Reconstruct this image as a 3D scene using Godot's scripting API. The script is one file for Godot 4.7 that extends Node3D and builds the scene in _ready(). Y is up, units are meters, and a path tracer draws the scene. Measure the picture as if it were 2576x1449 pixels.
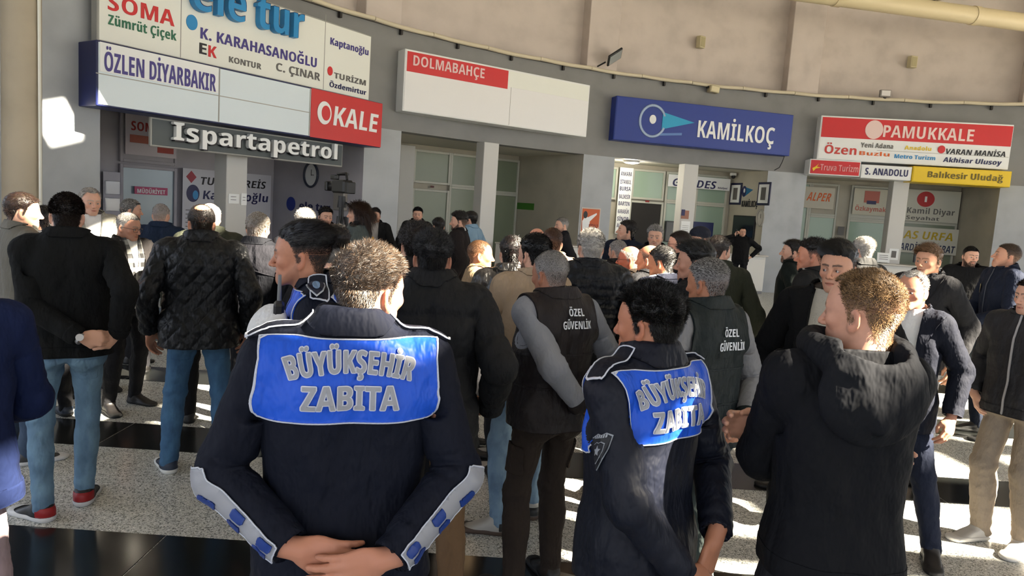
extends Node3D
# A bus-terminal hall: a curved row of ticket offices, and a crowd of men standing in front of them.

const CAM_HEIGHT := 1.86
const FOCAL := 1800.0            # pixels, for a 2576 x 1449 frame
const HALL := Vector3(8.3, 0.0, -4.0)   # centre of the round hall
const RADIUS := 15.5
const ROOF_Y := 10.4
const SUN_UP := 38.0             # degrees above the horizon
const SUN_FLAT := Vector2(0.906, 0.423)  # towards the sun, on the ground

var rng := RandomNumberGenerator.new()
var mat_store := {}
var taken := {}
var tex := {}
var fold_noise := FastNoiseLite.new()
var fine_noise := FastNoiseLite.new()


func _ready() -> void:
	rng.seed = 7
	fold_noise.seed = 3
	fold_noise.frequency = 1.0
	fold_noise.fractal_octaves = 2
	fine_noise.seed = 11
	fine_noise.frequency = 1.0
	fine_noise.fractal_octaves = 3
	camera_and_light()
	make_textures()
	build_hall()
	build_offices()
	build_signs()
	build_templates()
	build_people()
	build_props()


func camera_and_light() -> void:
	var cam := Camera3D.new()
	cam.name = "camera"
	cam.fov = rad_to_deg(2.0 * atan(724.5 / FOCAL))
	cam.near = 0.05
	cam.far = 200.0
	var b := Basis(Vector3.RIGHT, -atan2(204.5, FOCAL)) * Basis(Vector3.BACK, deg_to_rad(3.83))
	cam.transform = Transform3D(b, Vector3(0, CAM_HEIGHT, 0))
	add_child(cam)
	cam.current = true
	var sun := DirectionalLight3D.new()
	sun.name = "sun"
	sun.light_energy = 7.5
	sun.light_color = Color(1.0, 0.95, 0.86)
	sun.light_angular_distance = 0.5
	sun.shadow_enabled = true
	var e := deg_to_rad(SUN_UP)
	var to := Vector3(SUN_FLAT.x * cos(e), sin(e), SUN_FLAT.y * cos(e))
	sun.basis = Basis.looking_at(-to, Vector3.UP)
	add_child(sun)
	var we := WorldEnvironment.new()
	we.name = "sky"
	var env := Environment.new()
	env.background_mode = Environment.BG_SKY
	var sky := Sky.new()
	var sm := ProceduralSkyMaterial.new()
	sm.sky_top_color = Color(0.66, 0.72, 0.82)
	sm.sky_horizon_color = Color(0.90, 0.91, 0.92)
	sm.ground_bottom_color = Color(0.55, 0.53, 0.50)
	sm.ground_horizon_color = Color(0.70, 0.69, 0.66)
	sm.sky_energy_multiplier = 1.0
	sm.ground_energy_multiplier = 1.0
	sm.sun_angle_max = 1.0
	sky.sky_material = sm
	env.sky = sky
	env.background_energy_multiplier = 1.6
	env.tonemap_mode = Environment.TONE_MAPPER_LINEAR
	env.tonemap_exposure = 2.6
	env.sdfgi_enabled = true
	env.ssao_enabled = true
	env.ssil_enabled = true
	we.environment = env
	add_child(we)


# ---------------------------------------------------------------- names, nodes, materials

func numbered(s: String) -> String:
	var k: int = taken.get(s, -1) + 1
	taken[s] = k
	return s if k == 0 else "%s_%03d" % [s, k]


func thing(called: String, label: String, category: String, at := Vector3.ZERO, turn := 0.0, group := "") -> Node3D:
	var o := Node3D.new()
	o.name = numbered(called)
	o.position = at
	o.rotation.y = turn
	add_child(o)
	tag(o, label, category, group)
	return o


func tag(o: Node3D, label: String, category: String, group := "") -> Node3D:
	o.set_meta("label", label)
	o.set_meta("category", category)
	if group:
		o.set_meta("group", group)
	return o


func part(called: String, mesh: Mesh, m: Material, parent: Node3D, at := Transform3D()) -> MeshInstance3D:
	var o := MeshInstance3D.new()
	o.name = called if parent != self else numbered(called)
	o.mesh = mesh
	o.material_override = m
	o.transform = at
	parent.add_child(o, true)
	return o


func struct(called: String, mesh: Mesh, m: Material, parent: Node3D = self, at := Transform3D()) -> MeshInstance3D:
	var o := part(called, mesh, m, parent, at)
	if parent == self:
		o.set_meta("kind", "structure")
	return o


func paint(c: Color, rough := 0.6, key := "", extra := {}) -> StandardMaterial3D:
	var id := "%s|%.3f|%s|%s" % [c.to_html(), rough, key, str(extra)]
	if mat_store.has(id):
		return mat_store[id]
	var m := StandardMaterial3D.new()
	m.albedo_color = c
	m.roughness = rough
	m.resource_name = "paint"
	for k in extra:
		m.set(k, extra[k])
	if key == "cloth" or key == "denim" or key == "knit" or key == "leather":
		m.uv1_triplanar = true
		m.heightmap_enabled = true
		m.heightmap_texture = tex.fold
		m.uv1_scale = Vector3(2.2, 1.1, 2.2)
		m.heightmap_scale = 1.5
		m.metallic_specular = 0.35
		if key == "knit":
			m.heightmap_texture = tex.knit
			m.uv1_scale = Vector3(6, 6, 6)
			m.heightmap_scale = 0.25
		elif key == "leather":
			m.heightmap_scale = 1.6
			m.metallic_specular = 0.5
		elif key == "denim":
			m.albedo_texture = tex.denim
			m.uv1_scale = Vector3(1.6, 0.9, 1.6)
		elif rough > 0.7:
			m.metallic_specular = 0.28
	elif key == "wall":
		m.uv1_triplanar = true
		m.uv1_world_triplanar = true
		m.uv1_scale = Vector3(0.35, 0.35, 0.35)
		m.albedo_texture = tex.plaster
	elif key == "vertex":
		m.vertex_color_use_as_albedo = true
	mat_store[id] = m
	return m


func glow(c: Color, energy: float) -> StandardMaterial3D:
	var m := StandardMaterial3D.new()
	m.albedo_color = c
	m.emission_enabled = true
	m.emission = c
	m.emission_energy_multiplier = energy
	return m


func noise_tex(size: int, freq: float, octaves: int, sd: int, ramp: Gradient = null, kind := FastNoiseLite.TYPE_SIMPLEX_SMOOTH) -> NoiseTexture2D:
	var n := FastNoiseLite.new()
	n.seed = sd
	n.frequency = freq
	n.noise_type = kind
	n.fractal_octaves = octaves
	var t := NoiseTexture2D.new()
	t.width = size
	t.height = size
	t.seamless = true
	t.noise = n
	if ramp:
		t.color_ramp = ramp
	return t


func ramp(stops: Array) -> Gradient:
	var g := Gradient.new()
	var offs := PackedFloat32Array()
	var cols := PackedColorArray()
	for s in stops:
		offs.append(s[0])
		cols.append(s[1])
	g.offsets = offs
	g.colors = cols
	return g


func make_textures() -> void:
	tex.fold = noise_tex(512, 0.011, 4, 5)
	tex.knit = noise_tex(256, 0.06, 2, 6)
	tex.plaster = noise_tex(512, 0.006, 5, 8, ramp([[0.0, Color(0.90, 0.90, 0.90)], [0.5, Color(0.97, 0.97, 0.97)], [1.0, Color(1, 1, 1)]]))
	tex.denim = noise_tex(512, 0.012, 5, 9, ramp([[0.0, Color(0.72, 0.74, 0.78)], [0.5, Color(0.9, 0.91, 0.93)], [1.0, Color(1.12, 1.12, 1.1)]]))
	# terrazzo: irregular stone chips in pale cement
	var img := Image.create(1024, 1024, false, Image.FORMAT_RGB8)
	img.fill(Color(0.74, 0.74, 0.72))
	var r := RandomNumberGenerator.new()
	r.seed = 21
	var tones := [Color(0.36, 0.37, 0.35), Color(0.50, 0.50, 0.48), Color(0.84, 0.84, 0.81), Color(0.78, 0.78, 0.75), Color(0.60, 0.60, 0.56), Color(0.90, 0.90, 0.88), Color(0.44, 0.45, 0.43)]
	for k in 26000:
		var cx := r.randi_range(0, 1023)
		var cy := r.randi_range(0, 1023)
		var s := r.randi_range(2, 5)
		var c: Color = tones[r.randi() % tones.size()]
		for q in 3:
			var w := r.randi_range(2, s + 1)
			var h := r.randi_range(2, s + 1)
			img.fill_rect(Rect2i(cx + r.randi_range(-s / 2, s / 2), cy + r.randi_range(-s / 2, s / 2), w, h), c)
	tex.terrazzo = ImageTexture.create_from_image(img)


# ---------------------------------------------------------------- small mesh builder

class Shape:
	var v := PackedVector3Array()
	var n := PackedVector3Array()
	var c := PackedColorArray()
	var i := PackedInt32Array()
	var tint := Color.WHITE

	func tri(a: Vector3, b: Vector3, d: Vector3) -> void:      # seen clockwise from its front
		var nn := (d - a).cross(b - a).normalized()
		var k := v.size()
		v.append_array(PackedVector3Array([a, b, d]))
		n.append_array(PackedVector3Array([nn, nn, nn]))
		c.append_array(PackedColorArray([tint, tint, tint]))
		i.append_array(PackedInt32Array([k, k + 1, k + 2]))

	func quad(a: Vector3, b: Vector3, d: Vector3, e: Vector3) -> void:
		tri(a, b, d)
		tri(a, d, e)

	func box(at: Vector3, size: Vector3, basis := Basis(), bevel := 0.0) -> Shape:
		var h := size * 0.5
		bevel = minf(bevel, minf(h.x, minf(h.y, h.z)) * 0.6)
		var faces := [[Vector3.RIGHT, Vector3.UP, Vector3.BACK], [Vector3.UP, Vector3.BACK, Vector3.RIGHT], [Vector3.BACK, Vector3.RIGHT, Vector3.UP]]
		for f in faces:
			for s in [1.0, -1.0]:
				var nn: Vector3 = f[0] * s
				var u: Vector3 = f[1]
				var w: Vector3 = f[2] * s
				var hu: float = (h * u).length() - bevel
				var hw: float = (h * w).length() - bevel
				var hn: float = (h * nn).length()
				var p: Array = []
				for q in [[-1, -1], [1, -1], [1, 1], [-1, 1]]:
					p.append(at + basis * (nn * hn + u * hu * q[0] + w * hw * q[1]))
				quad(p[0], p[3], p[2], p[1])
		if bevel > 0.0:
			for ax in 3:
				var u2: Vector3 = faces[ax][0]
				var a2: Vector3 = faces[ax][1]
				var b2: Vector3 = faces[ax][2]
				var hu2: float = (h * u2).length() - bevel
				var ha: float = (h * a2).length()
				var hb: float = (h * b2).length()
				for sa in [1.0, -1.0]:
					for sb in [1.0, -1.0]:
						var e1: Vector3 = a2 * sa * ha + b2 * sb * (hb - bevel)
						var e2: Vector3 = a2 * sa * (ha - bevel) + b2 * sb * hb
						var q0 := at + basis * (e1 - u2 * hu2)
						var q1 := at + basis * (e1 + u2 * hu2)
						var q2 := at + basis * (e2 + u2 * hu2)
						var q3 := at + basis * (e2 - u2 * hu2)
						if sa * sb > 0.0:
							quad(q0, q1, q2, q3)
						else:
							quad(q3, q2, q1, q0)
			for sx in [1.0, -1.0]:
				for sy in [1.0, -1.0]:
					for sz in [1.0, -1.0]:
						var t := Vector3(sx, sy, sz)
						var p0 := at + basis * (t * Vector3(h.x, h.y - bevel, h.z - bevel))
						var p1 := at + basis * (t * Vector3(h.x - bevel, h.y, h.z - bevel))
						var p2 := at + basis * (t * Vector3(h.x - bevel, h.y - bevel, h.z))
						if sx * sy * sz > 0.0:
							tri(p0, p2, p1)
						else:
							tri(p0, p1, p2)
		return self

	func tube(path: Array, radii: Array, sides := 10, flat := 1.0, caps := true) -> Shape:
		var start := v.size()
		var m := path.size()
		var side := Vector3.RIGHT
		for k in m:
			var d: Vector3 = (path[mini(k + 1, m - 1)] - path[maxi(k - 1, 0)]).normalized()
			side = (side - d * side.dot(d))
			if side.length() < 0.05:
				side = d.cross(Vector3.UP if absf(d.y) < 0.9 else Vector3.RIGHT)
			side = side.normalized()
			var up := d.cross(side)
			var r: float = radii[mini(k, radii.size() - 1)]
			for s in sides:
				var a := TAU * s / sides
				var o := side * cos(a) + up * sin(a) * flat
				v.append(path[k] + o * r)
				n.append((side * cos(a) + up * sin(a) / flat).normalized())
				c.append(tint)
		for k in m - 1:
			for s in sides:
				var a0 := start + k * sides + s
				var a1 := start + k * sides + (s + 1) % sides
				i.append_array(PackedInt32Array([a0, a0 + sides, a1, a1, a0 + sides, a1 + sides]))
		if caps:
			for e in [0, m - 1]:
				var dd: Vector3 = (path[1] - path[0]).normalized() * -1.0 if e == 0 else (path[m - 1] - path[m - 2]).normalized()
				var k0 := v.size()
				v.append(path[e])
				n.append(dd)
				c.append(tint)
				for s in sides:
					v.append(v[start + e * sides + s])
					n.append(dd)
					c.append(tint)
				for s in sides:
					if e == 0:
						i.append_array(PackedInt32Array([k0, k0 + 1 + s, k0 + 1 + (s + 1) % sides]))
					else:
						i.append_array(PackedInt32Array([k0, k0 + 1 + (s + 1) % sides, k0 + 1 + s]))
		return self

	func ball(at: Vector3, r: Vector3, rows := 8, cols := 12, basis := Basis()) -> Shape:
		var start := v.size()
		for a in rows + 1:
			var t := PI * a / rows
			for b in cols:
				var p := TAU * b / cols
				var d := Vector3(sin(t) * cos(p), cos(t), sin(t) * sin(p))
				v.append(at + basis * (d * r))
				n.append((basis * (d / r)).normalized())
				c.append(tint)
		for a in rows:
			for b in cols:
				var q := start + a * cols + b
				var w := start + a * cols + (b + 1) % cols
				i.append_array(PackedInt32Array([q, q + cols, w, w, q + cols, w + cols]))
		return self

	func mesh() -> ArrayMesh:
		var arr := []
		arr.resize(Mesh.ARRAY_MAX)
		arr[Mesh.ARRAY_VERTEX] = v
		arr[Mesh.ARRAY_NORMAL] = n
		arr[Mesh.ARRAY_COLOR] = c
		arr[Mesh.ARRAY_INDEX] = i
		var am := ArrayMesh.new()
		if v.size():
			am.add_surface_from_arrays(Mesh.PRIMITIVE_TRIANGLES, arr)
		return am


func boxm(size: Vector3, bevel := 0.004, at := Vector3.ZERO) -> ArrayMesh:
	return Shape.new().box(at, size, Basis(), bevel).mesh()


# a flat picture-like shape: a 2D outline (seen from +Z) given a thickness
func plate(outline: PackedVector2Array, thick: float) -> ArrayMesh:
	var s := Shape.new()
	var area := 0.0
	for k in outline.size():
		area += outline[k].cross(outline[(k + 1) % outline.size()])
	if area < 0.0:
		outline.reverse()
	var idx := Geometry2D.triangulate_polygon(outline)
	for k in range(0, idx.size(), 3):
		var a := outline[idx[k]]
		var b := outline[idx[k + 1]]
		var d := outline[idx[k + 2]]
		if (b - a).cross(d - a) > 0.0:
			var t := b
			b = d
			d = t
		s.tri(Vector3(a.x, a.y, thick), Vector3(b.x, b.y, thick), Vector3(d.x, d.y, thick))
	for k in outline.size():
		var p := outline[k]
		var q := outline[(k + 1) % outline.size()]
		s.quad(Vector3(p.x, p.y, 0), Vector3(p.x, p.y, thick), Vector3(q.x, q.y, thick), Vector3(q.x, q.y, 0))
	return s.mesh()


func ellipse(rx: float, ry: float, n := 28, at := Vector2.ZERO) -> PackedVector2Array:
	var o := PackedVector2Array()
	for k in n:
		o.append(at + Vector2(cos(TAU * k / n) * rx, sin(TAU * k / n) * ry))
	return o


func letters(text: String, height: float, bold := true, depth := 0.01, serif := false) -> TextMesh:
	var t := TextMesh.new()
	var f := SystemFont.new()
	f.font_names = PackedStringArray(["Droid Serif" if serif else "Droid Sans"])
	f.font_weight = 700 if bold else 400
	t.font = f
	t.text = text
	t.font_size = 64
	t.pixel_size = height / 46.0      # capital height
	t.depth = depth
	t.curve_step = 3.0
	return t


# lettering whose width is set too: squeezed or stretched to fit
func word(parent: Node3D, text: String, at: Vector3, width: float, height: float, m: Material, slant := 0.0, bold := true, depth := 0.008, serif := false) -> MeshInstance3D:
	var t := letters(text, height, bold, depth, serif)
	var arr := t.get_mesh_arrays()
	var vs: PackedVector3Array = arr[Mesh.ARRAY_VERTEX]
	var lo := vs[0]
	var hi := vs[0]
	for p in vs:
		lo = lo.min(p)
		hi = hi.max(p)
	var k := width / maxf(hi.x - lo.x, 0.001)
	for q in vs.size():
		var p := vs[q]
		vs[q] = Vector3((p.x - (lo.x + hi.x) * 0.5) * k + p.y * slant, p.y - (lo.y + hi.y) * 0.5, p.z + depth * 0.5)
	arr[Mesh.ARRAY_VERTEX] = vs
	arr[Mesh.ARRAY_TANGENT] = null
	var am := ArrayMesh.new()
	am.add_surface_from_arrays(Mesh.PRIMITIVE_TRIANGLES, arr)
	return part("lettering", am, m, parent, Transform3D(Basis(), at))


# ---------------------------------------------------------------- the hall

func around(deg: float, r: float, y := 0.0) -> Vector3:
	var t := deg_to_rad(deg)
	return Vector3(HALL.x + r * sin(t), y, HALL.z - r * cos(t))


# a frame on the round wall: x along the wall to the right, z towards the middle of the hall
func wall_frame(deg: float, r: float, y := 0.0) -> Transform3D:
	var t := deg_to_rad(deg)
	return Transform3D(Basis(Vector3(cos(t), 0, sin(t)), Vector3.UP, Vector3(-sin(t), 0, cos(t))), around(deg, r, y))


func arc_block(d0: float, d1: float, r0: float, r1: float, y0: float, y1: float, step := 1.5) -> ArrayMesh:
	var s := Shape.new()
	var n := maxi(1, int(ceil((d1 - d0) / step)))
	for k in n:
		var a := lerpf(d0, d1, float(k) / n)
		var b := lerpf(d0, d1, float(k + 1) / n)
		s.quad(around(a, r0, y0), around(a, r0, y1), around(b, r0, y1), around(b, r0, y0))
		s.quad(around(b, r1, y0), around(b, r1, y1), around(a, r1, y1), around(a, r1, y0))
		s.quad(around(a, r0, y1), around(a, r1, y1), around(b, r1, y1), around(b, r0, y1))
		s.quad(around(a, r1, y0), around(a, r0, y0), around(b, r0, y0), around(b, r1, y0))
	s.quad(around(d0, r1, y0), around(d0, r1, y1), around(d0, r0, y1), around(d0, r0, y0))
	s.quad(around(d1, r0, y0), around(d1, r0, y1), around(d1, r1, y1), around(d1, r1, y0))
	return s.mesh()


const OFFICES := [[-66.5, -47.5, 2.7], [-44.2, -25.8, 2.75], [-22.5, -6.2, 1.75], [-2.2, 15.8, 2.0]]
const SOFFIT := 3.26
const LEDGE := 5.3

var grey := Color(0.53, 0.53, 0.53)
var beige := Color(0.83, 0.785, 0.755)


func build_hall() -> void:
	var terrazzo := StandardMaterial3D.new()
	terrazzo.albedo_texture = tex.terrazzo
	terrazzo.uv1_triplanar = true
	terrazzo.uv1_world_triplanar = true
	terrazzo.uv1_scale = Vector3(0.75, 0.75, 0.75)
	terrazzo.roughness = 0.26
	var granite := paint(Color(0.10, 0.105, 0.10), 0.16)
	var granite_b := paint(Color(0.115, 0.118, 0.115), 0.18)
	# floor and its dark granite bands, each slab a piece of its own
	var floor_o := struct("floor", boxm(Vector3(90, 0.3, 90), 0.0, Vector3(8, -0.15, -4)), terrazzo)
	for row in 6:
		var z := -3.36 - 1.745 * row
		var depth := 0.53
		var x0 := -3.9 - 0.75 * row
		var n := 7 + row * 2
		for k in n:
			var slab := boxm(Vector3(1.196, 0.02, depth), 0.002)
			struct("granite_slab", slab, granite if (k + row) % 3 else granite_b, floor_o, Transform3D(Basis(), Vector3(x0 + 1.2 * k + (0.35 if row == 0 else 0.0), -0.0075, z)))
	var wall_grey := paint(grey, 0.55, "wall")
	var wall_beige := paint(beige, 0.8, "wall")
	var wall_pale := paint(Color(0.70, 0.72, 0.74), 0.6, "wall")
	# the round wall: a grey band over the offices, piers between them, beige bays above
	for k in 4:
		struct("wall_far", arc_block(OFFICES[k][0], OFFICES[k][1], RADIUS, RADIUS + 0.4, SOFFIT, LEDGE), wall_grey)
	for pr in [[-47.5, -44.2], [-25.8, -22.5], [-6.2, -2.2], [15.8, 26.0]]:
		struct("wall_pier", arc_block(pr[0], pr[1], RADIUS, RADIUS + 0.4, 0.0, SOFFIT), wall_pale)
		struct("wall_far", arc_block(pr[0], pr[1], RADIUS, RADIUS + 0.4, SOFFIT, LEDGE), wall_grey)
	struct("wall_left", arc_block(-80.0, -66.5, RADIUS, RADIUS + 0.4, 0.0, LEDGE), wall_pale)
	for k in 5:
		var d0: float = [-80.0, -66.5, -45.9, -24.2, -4.2][k]
		struct("wall_upper", arc_block(d0, [-66.5, -45.9, -24.2, -4.2, 26.0][k], RADIUS + 0.36, RADIUS + 0.7, LEDGE, ROOF_Y, 1.0), wall_beige)
	for pd in [-68.0, -46.2, -24.6, -3.6, 18.2]:
		struct("column_pilaster", boxm(Vector3(0.86, ROOF_Y - LEDGE, 0.5), 0.012, Vector3(0, (ROOF_Y + LEDGE) / 2, -0.24)), wall_beige, self, wall_frame(pd, RADIUS + 0.02))
	# far side of the hall: tall glazed openings between posts, out of the frame
	var post_m := paint(Color(0.72, 0.71, 0.69), 0.7, "wall")
	var back := struct("wall_back", arc_block(26.0, 280.0, RADIUS, RADIUS + 0.4, 6.4, ROOF_Y, 3.0), post_m)
	struct("sill", arc_block(26.0, 280.0, RADIUS, RADIUS + 0.4, 0.0, 0.35, 3.0), post_m, back)
	for k in 22:
		struct("post", arc_block(26.0 + k * 12.0, 27.8 + k * 12.0, RADIUS, RADIUS + 0.4, 0.35, 6.4), post_m, back)
	# roof with skylights: strips of slab round the openings
	var roof_m := paint(Color(0.80, 0.77, 0.72), 0.85)
	var roof := struct("ceiling", roof_mesh(), roof_m)
	for k in 5:
		struct("glazing_bar", boxm(Vector3(0.16, 0.2, 1.9), 0.0), roof_m, roof, Transform3D(Basis(Vector3.UP, 0.25), Vector3(7.55 + k * 0.78, ROOF_Y + 0.1, -0.42)))
	for k in 5:
		struct("glazing_bar", boxm(Vector3(9.0, 0.22, 0.30 + 0.1 * (k % 2)), 0.0), roof_m, roof, Transform3D(Basis(Vector3.UP, -0.05), Vector3(16.0, ROOF_Y + 0.1, -3.0 + k * 1.22)))
	for k in 3:
		struct("glazing_bar", boxm(Vector3(0.3, 0.22, 6.6), 0.0), roof_m, roof, Transform3D(Basis(Vector3.UP, 0.15), Vector3(13.8 + k * 2.3, ROOF_Y + 0.1, -0.7)))
	# the cream cable strip that runs along the ledge, in short sagging lengths on small brackets
	var cream := paint(Color(0.84, 0.80, 0.70), 0.6)
	var dark := paint(Color(0.16, 0.15, 0.14), 0.6)
	var strip := struct("trim_1", arc_block(-80.0, 26.0, RADIUS - 0.05, RADIUS + 0.36, LEDGE - 0.03, LEDGE, 1.0), paint(Color(0.45, 0.43, 0.40), 0.8))
	var dd := -58.0
	var q := 0
	while dd < 24.0:
		var s := Shape.new()
		var path := []
		for j in 7:
			var t := j / 6.0
			path.append(around(dd + 5.3 * t, RADIUS - 0.09, LEDGE + 0.015 - 0.018 * sin(PI * t) + 0.006 * (q % 2)))
		s.tube(path, [0.045], 8)
		struct("cable_strip", s.mesh(), cream, strip)
		struct("bracket", boxm(Vector3(0.05, 0.12, 0.08), 0.004), dark, strip, wall_frame(dd + 2.5, RADIUS - 0.05, LEDGE - 0.08))
		dd += 5.35
		q += 1
	# round duct under the roof at the right, with a steel bracket
	var duct_m := paint(Color(0.83, 0.77, 0.62), 0.5)
	var duct := thing("air_duct", "round cream air duct running under the roof at upper right", "duct")
	var ds := Shape.new()
	var dp := []
	var d_a := Vector3(3.4, 6.72, -15.2)
	var d_b := Vector3(14.5, 6.72, -17.4)
	for j in 13:
		dp.append(d_a.lerp(d_b, j / 12.0))
	ds.tube(dp, [0.19], 18)
	part("pipe", ds.mesh(), duct_m, duct)
	for j in 3:
		part("joint_ring", Shape.new().tube([d_a.lerp(d_b, 0.27 + j * 0.3), d_a.lerp(d_b, 0.283 + j * 0.3)], [0.205], 18).mesh(), duct_m, duct)
	var steel := paint(Color(0.34, 0.31, 0.27), 0.6)
	var beam := thing("roof_beam", "dark steel roof beam crossing above the cream air duct", "beam")
	for off in [-0.09, 0.09]:
		var f := wall_frame(6.5, 13.6, 7.62)
		part("flange", boxm(Vector3(0.05, 0.06, 6.0), 0.004), duct_m, beam, f.translated_local(Vector3(off, 0, 1.2)))
	part("web", boxm(Vector3(0.13, 0.04, 6.0), 0.002), steel, beam, wall_frame(6.5, 13.6, 7.66).translated_local(Vector3(0, 0, 1.2)))
	part("hanger", Shape.new().tube([Vector3(9.4, 7.66, -16.6), Vector3(9.4, ROOF_Y, -16.6)], [0.03], 8).mesh(), steel, beam)
	# beige column at the far left
	var col := struct("column_left", Shape.new().tube([Vector3(-5.56, 0, -8.05), Vector3(-5.5, ROOF_Y, -8.05)], [0.19], 28).mesh(), paint(Color(0.70, 0.655, 0.575), 0.75, "wall"))
	struct("trim_strip", boxm(Vector3(0.02, 6.0, 0.03), 0.002), paint(Color(0.9, 0.9, 0.86), 0.5), col, Transform3D(Basis(), Vector3(-5.325, 3.0, -8.02)))


# the roof slab as strips that leave the skylights open
func roof_mesh() -> ArrayMesh:
	var holes := [Rect2(6.85, -1.37, 5.0, 1.76), Rect2(12.47, -3.4, 7.5, 6.0), Rect2(9.40, 2.76, 1.05, 0.42), Rect2(11.05, 2.74, 0.58, 0.62), Rect2(2.62, -5.62, 0.98, 0.66)]
	var xs := [-16.0, 32.0]
	var zs := [-28.0, 20.0]
	for h in holes:
		xs.append_array([h.position.x, h.end.x])
		zs.append_array([h.position.y, h.end.y])
	xs.sort()
	zs.sort()
	var s := Shape.new()
	for a in xs.size() - 1:
		for b in zs.size() - 1:
			var c := Vector2((xs[a] + xs[a + 1]) / 2, (zs[b] + zs[b + 1]) / 2)
			var open := false
			for h in holes:
				open = open or h.has_point(c)
			if not open and xs[a + 1] - xs[a] > 0.001 and zs[b + 1] - zs[b] > 0.001:
				s.box(Vector3(c.x, ROOF_Y + 0.15, c.y), Vector3(xs[a + 1] - xs[a], 0.3, zs[b + 1] - zs[b]))
	return s.mesh()


# ---------------------------------------------------------------- ticket offices

# frame of an office: origin at the middle of its front chord, z towards the hall
func office_frame(k: int) -> Transform3D:
	var a: float = OFFICES[k][0]
	var b: float = OFFICES[k][1]
	return wall_frame((a + b) / 2, RADIUS * cos(deg_to_rad((b - a) / 2)))


func office_half(k: int) -> float:
	return RADIUS * sin(deg_to_rad((OFFICES[k][1] - OFFICES[k][0]) / 2))


func at3(x: float, y: float, z: float, b := Basis()) -> Transform3D:
	return Transform3D(b, Vector3(x, y, z))


# glazed partition panel: frame bars round a pane
func partition(room: Transform3D, x0: float, x1: float, y0: float, y1: float, z: float, pane: Material, bar: Material, called := "window") -> void:
	var w := x1 - x0
	var h := y1 - y0
	var s := Shape.new()
	for e in [[x0 + 0.03, (y0 + y1) / 2, 0.06, h], [x1 - 0.03, (y0 + y1) / 2, 0.06, h], [(x0 + x1) / 2, y0 + 0.03, w - 0.12, 0.06], [(x0 + x1) / 2, y1 - 0.03, w - 0.12, 0.06]]:
		s.box(Vector3(e[0], e[1], z), Vector3(e[2], e[3], 0.06), Basis(), 0.006)
	var f := struct(called, s.mesh(), bar, self, room)
	struct("pane", boxm(Vector3(w - 0.12, h - 0.12, 0.012), 0.001), pane, f, at3((x0 + x1) / 2, (y0 + y1) / 2, z - 0.01))


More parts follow.
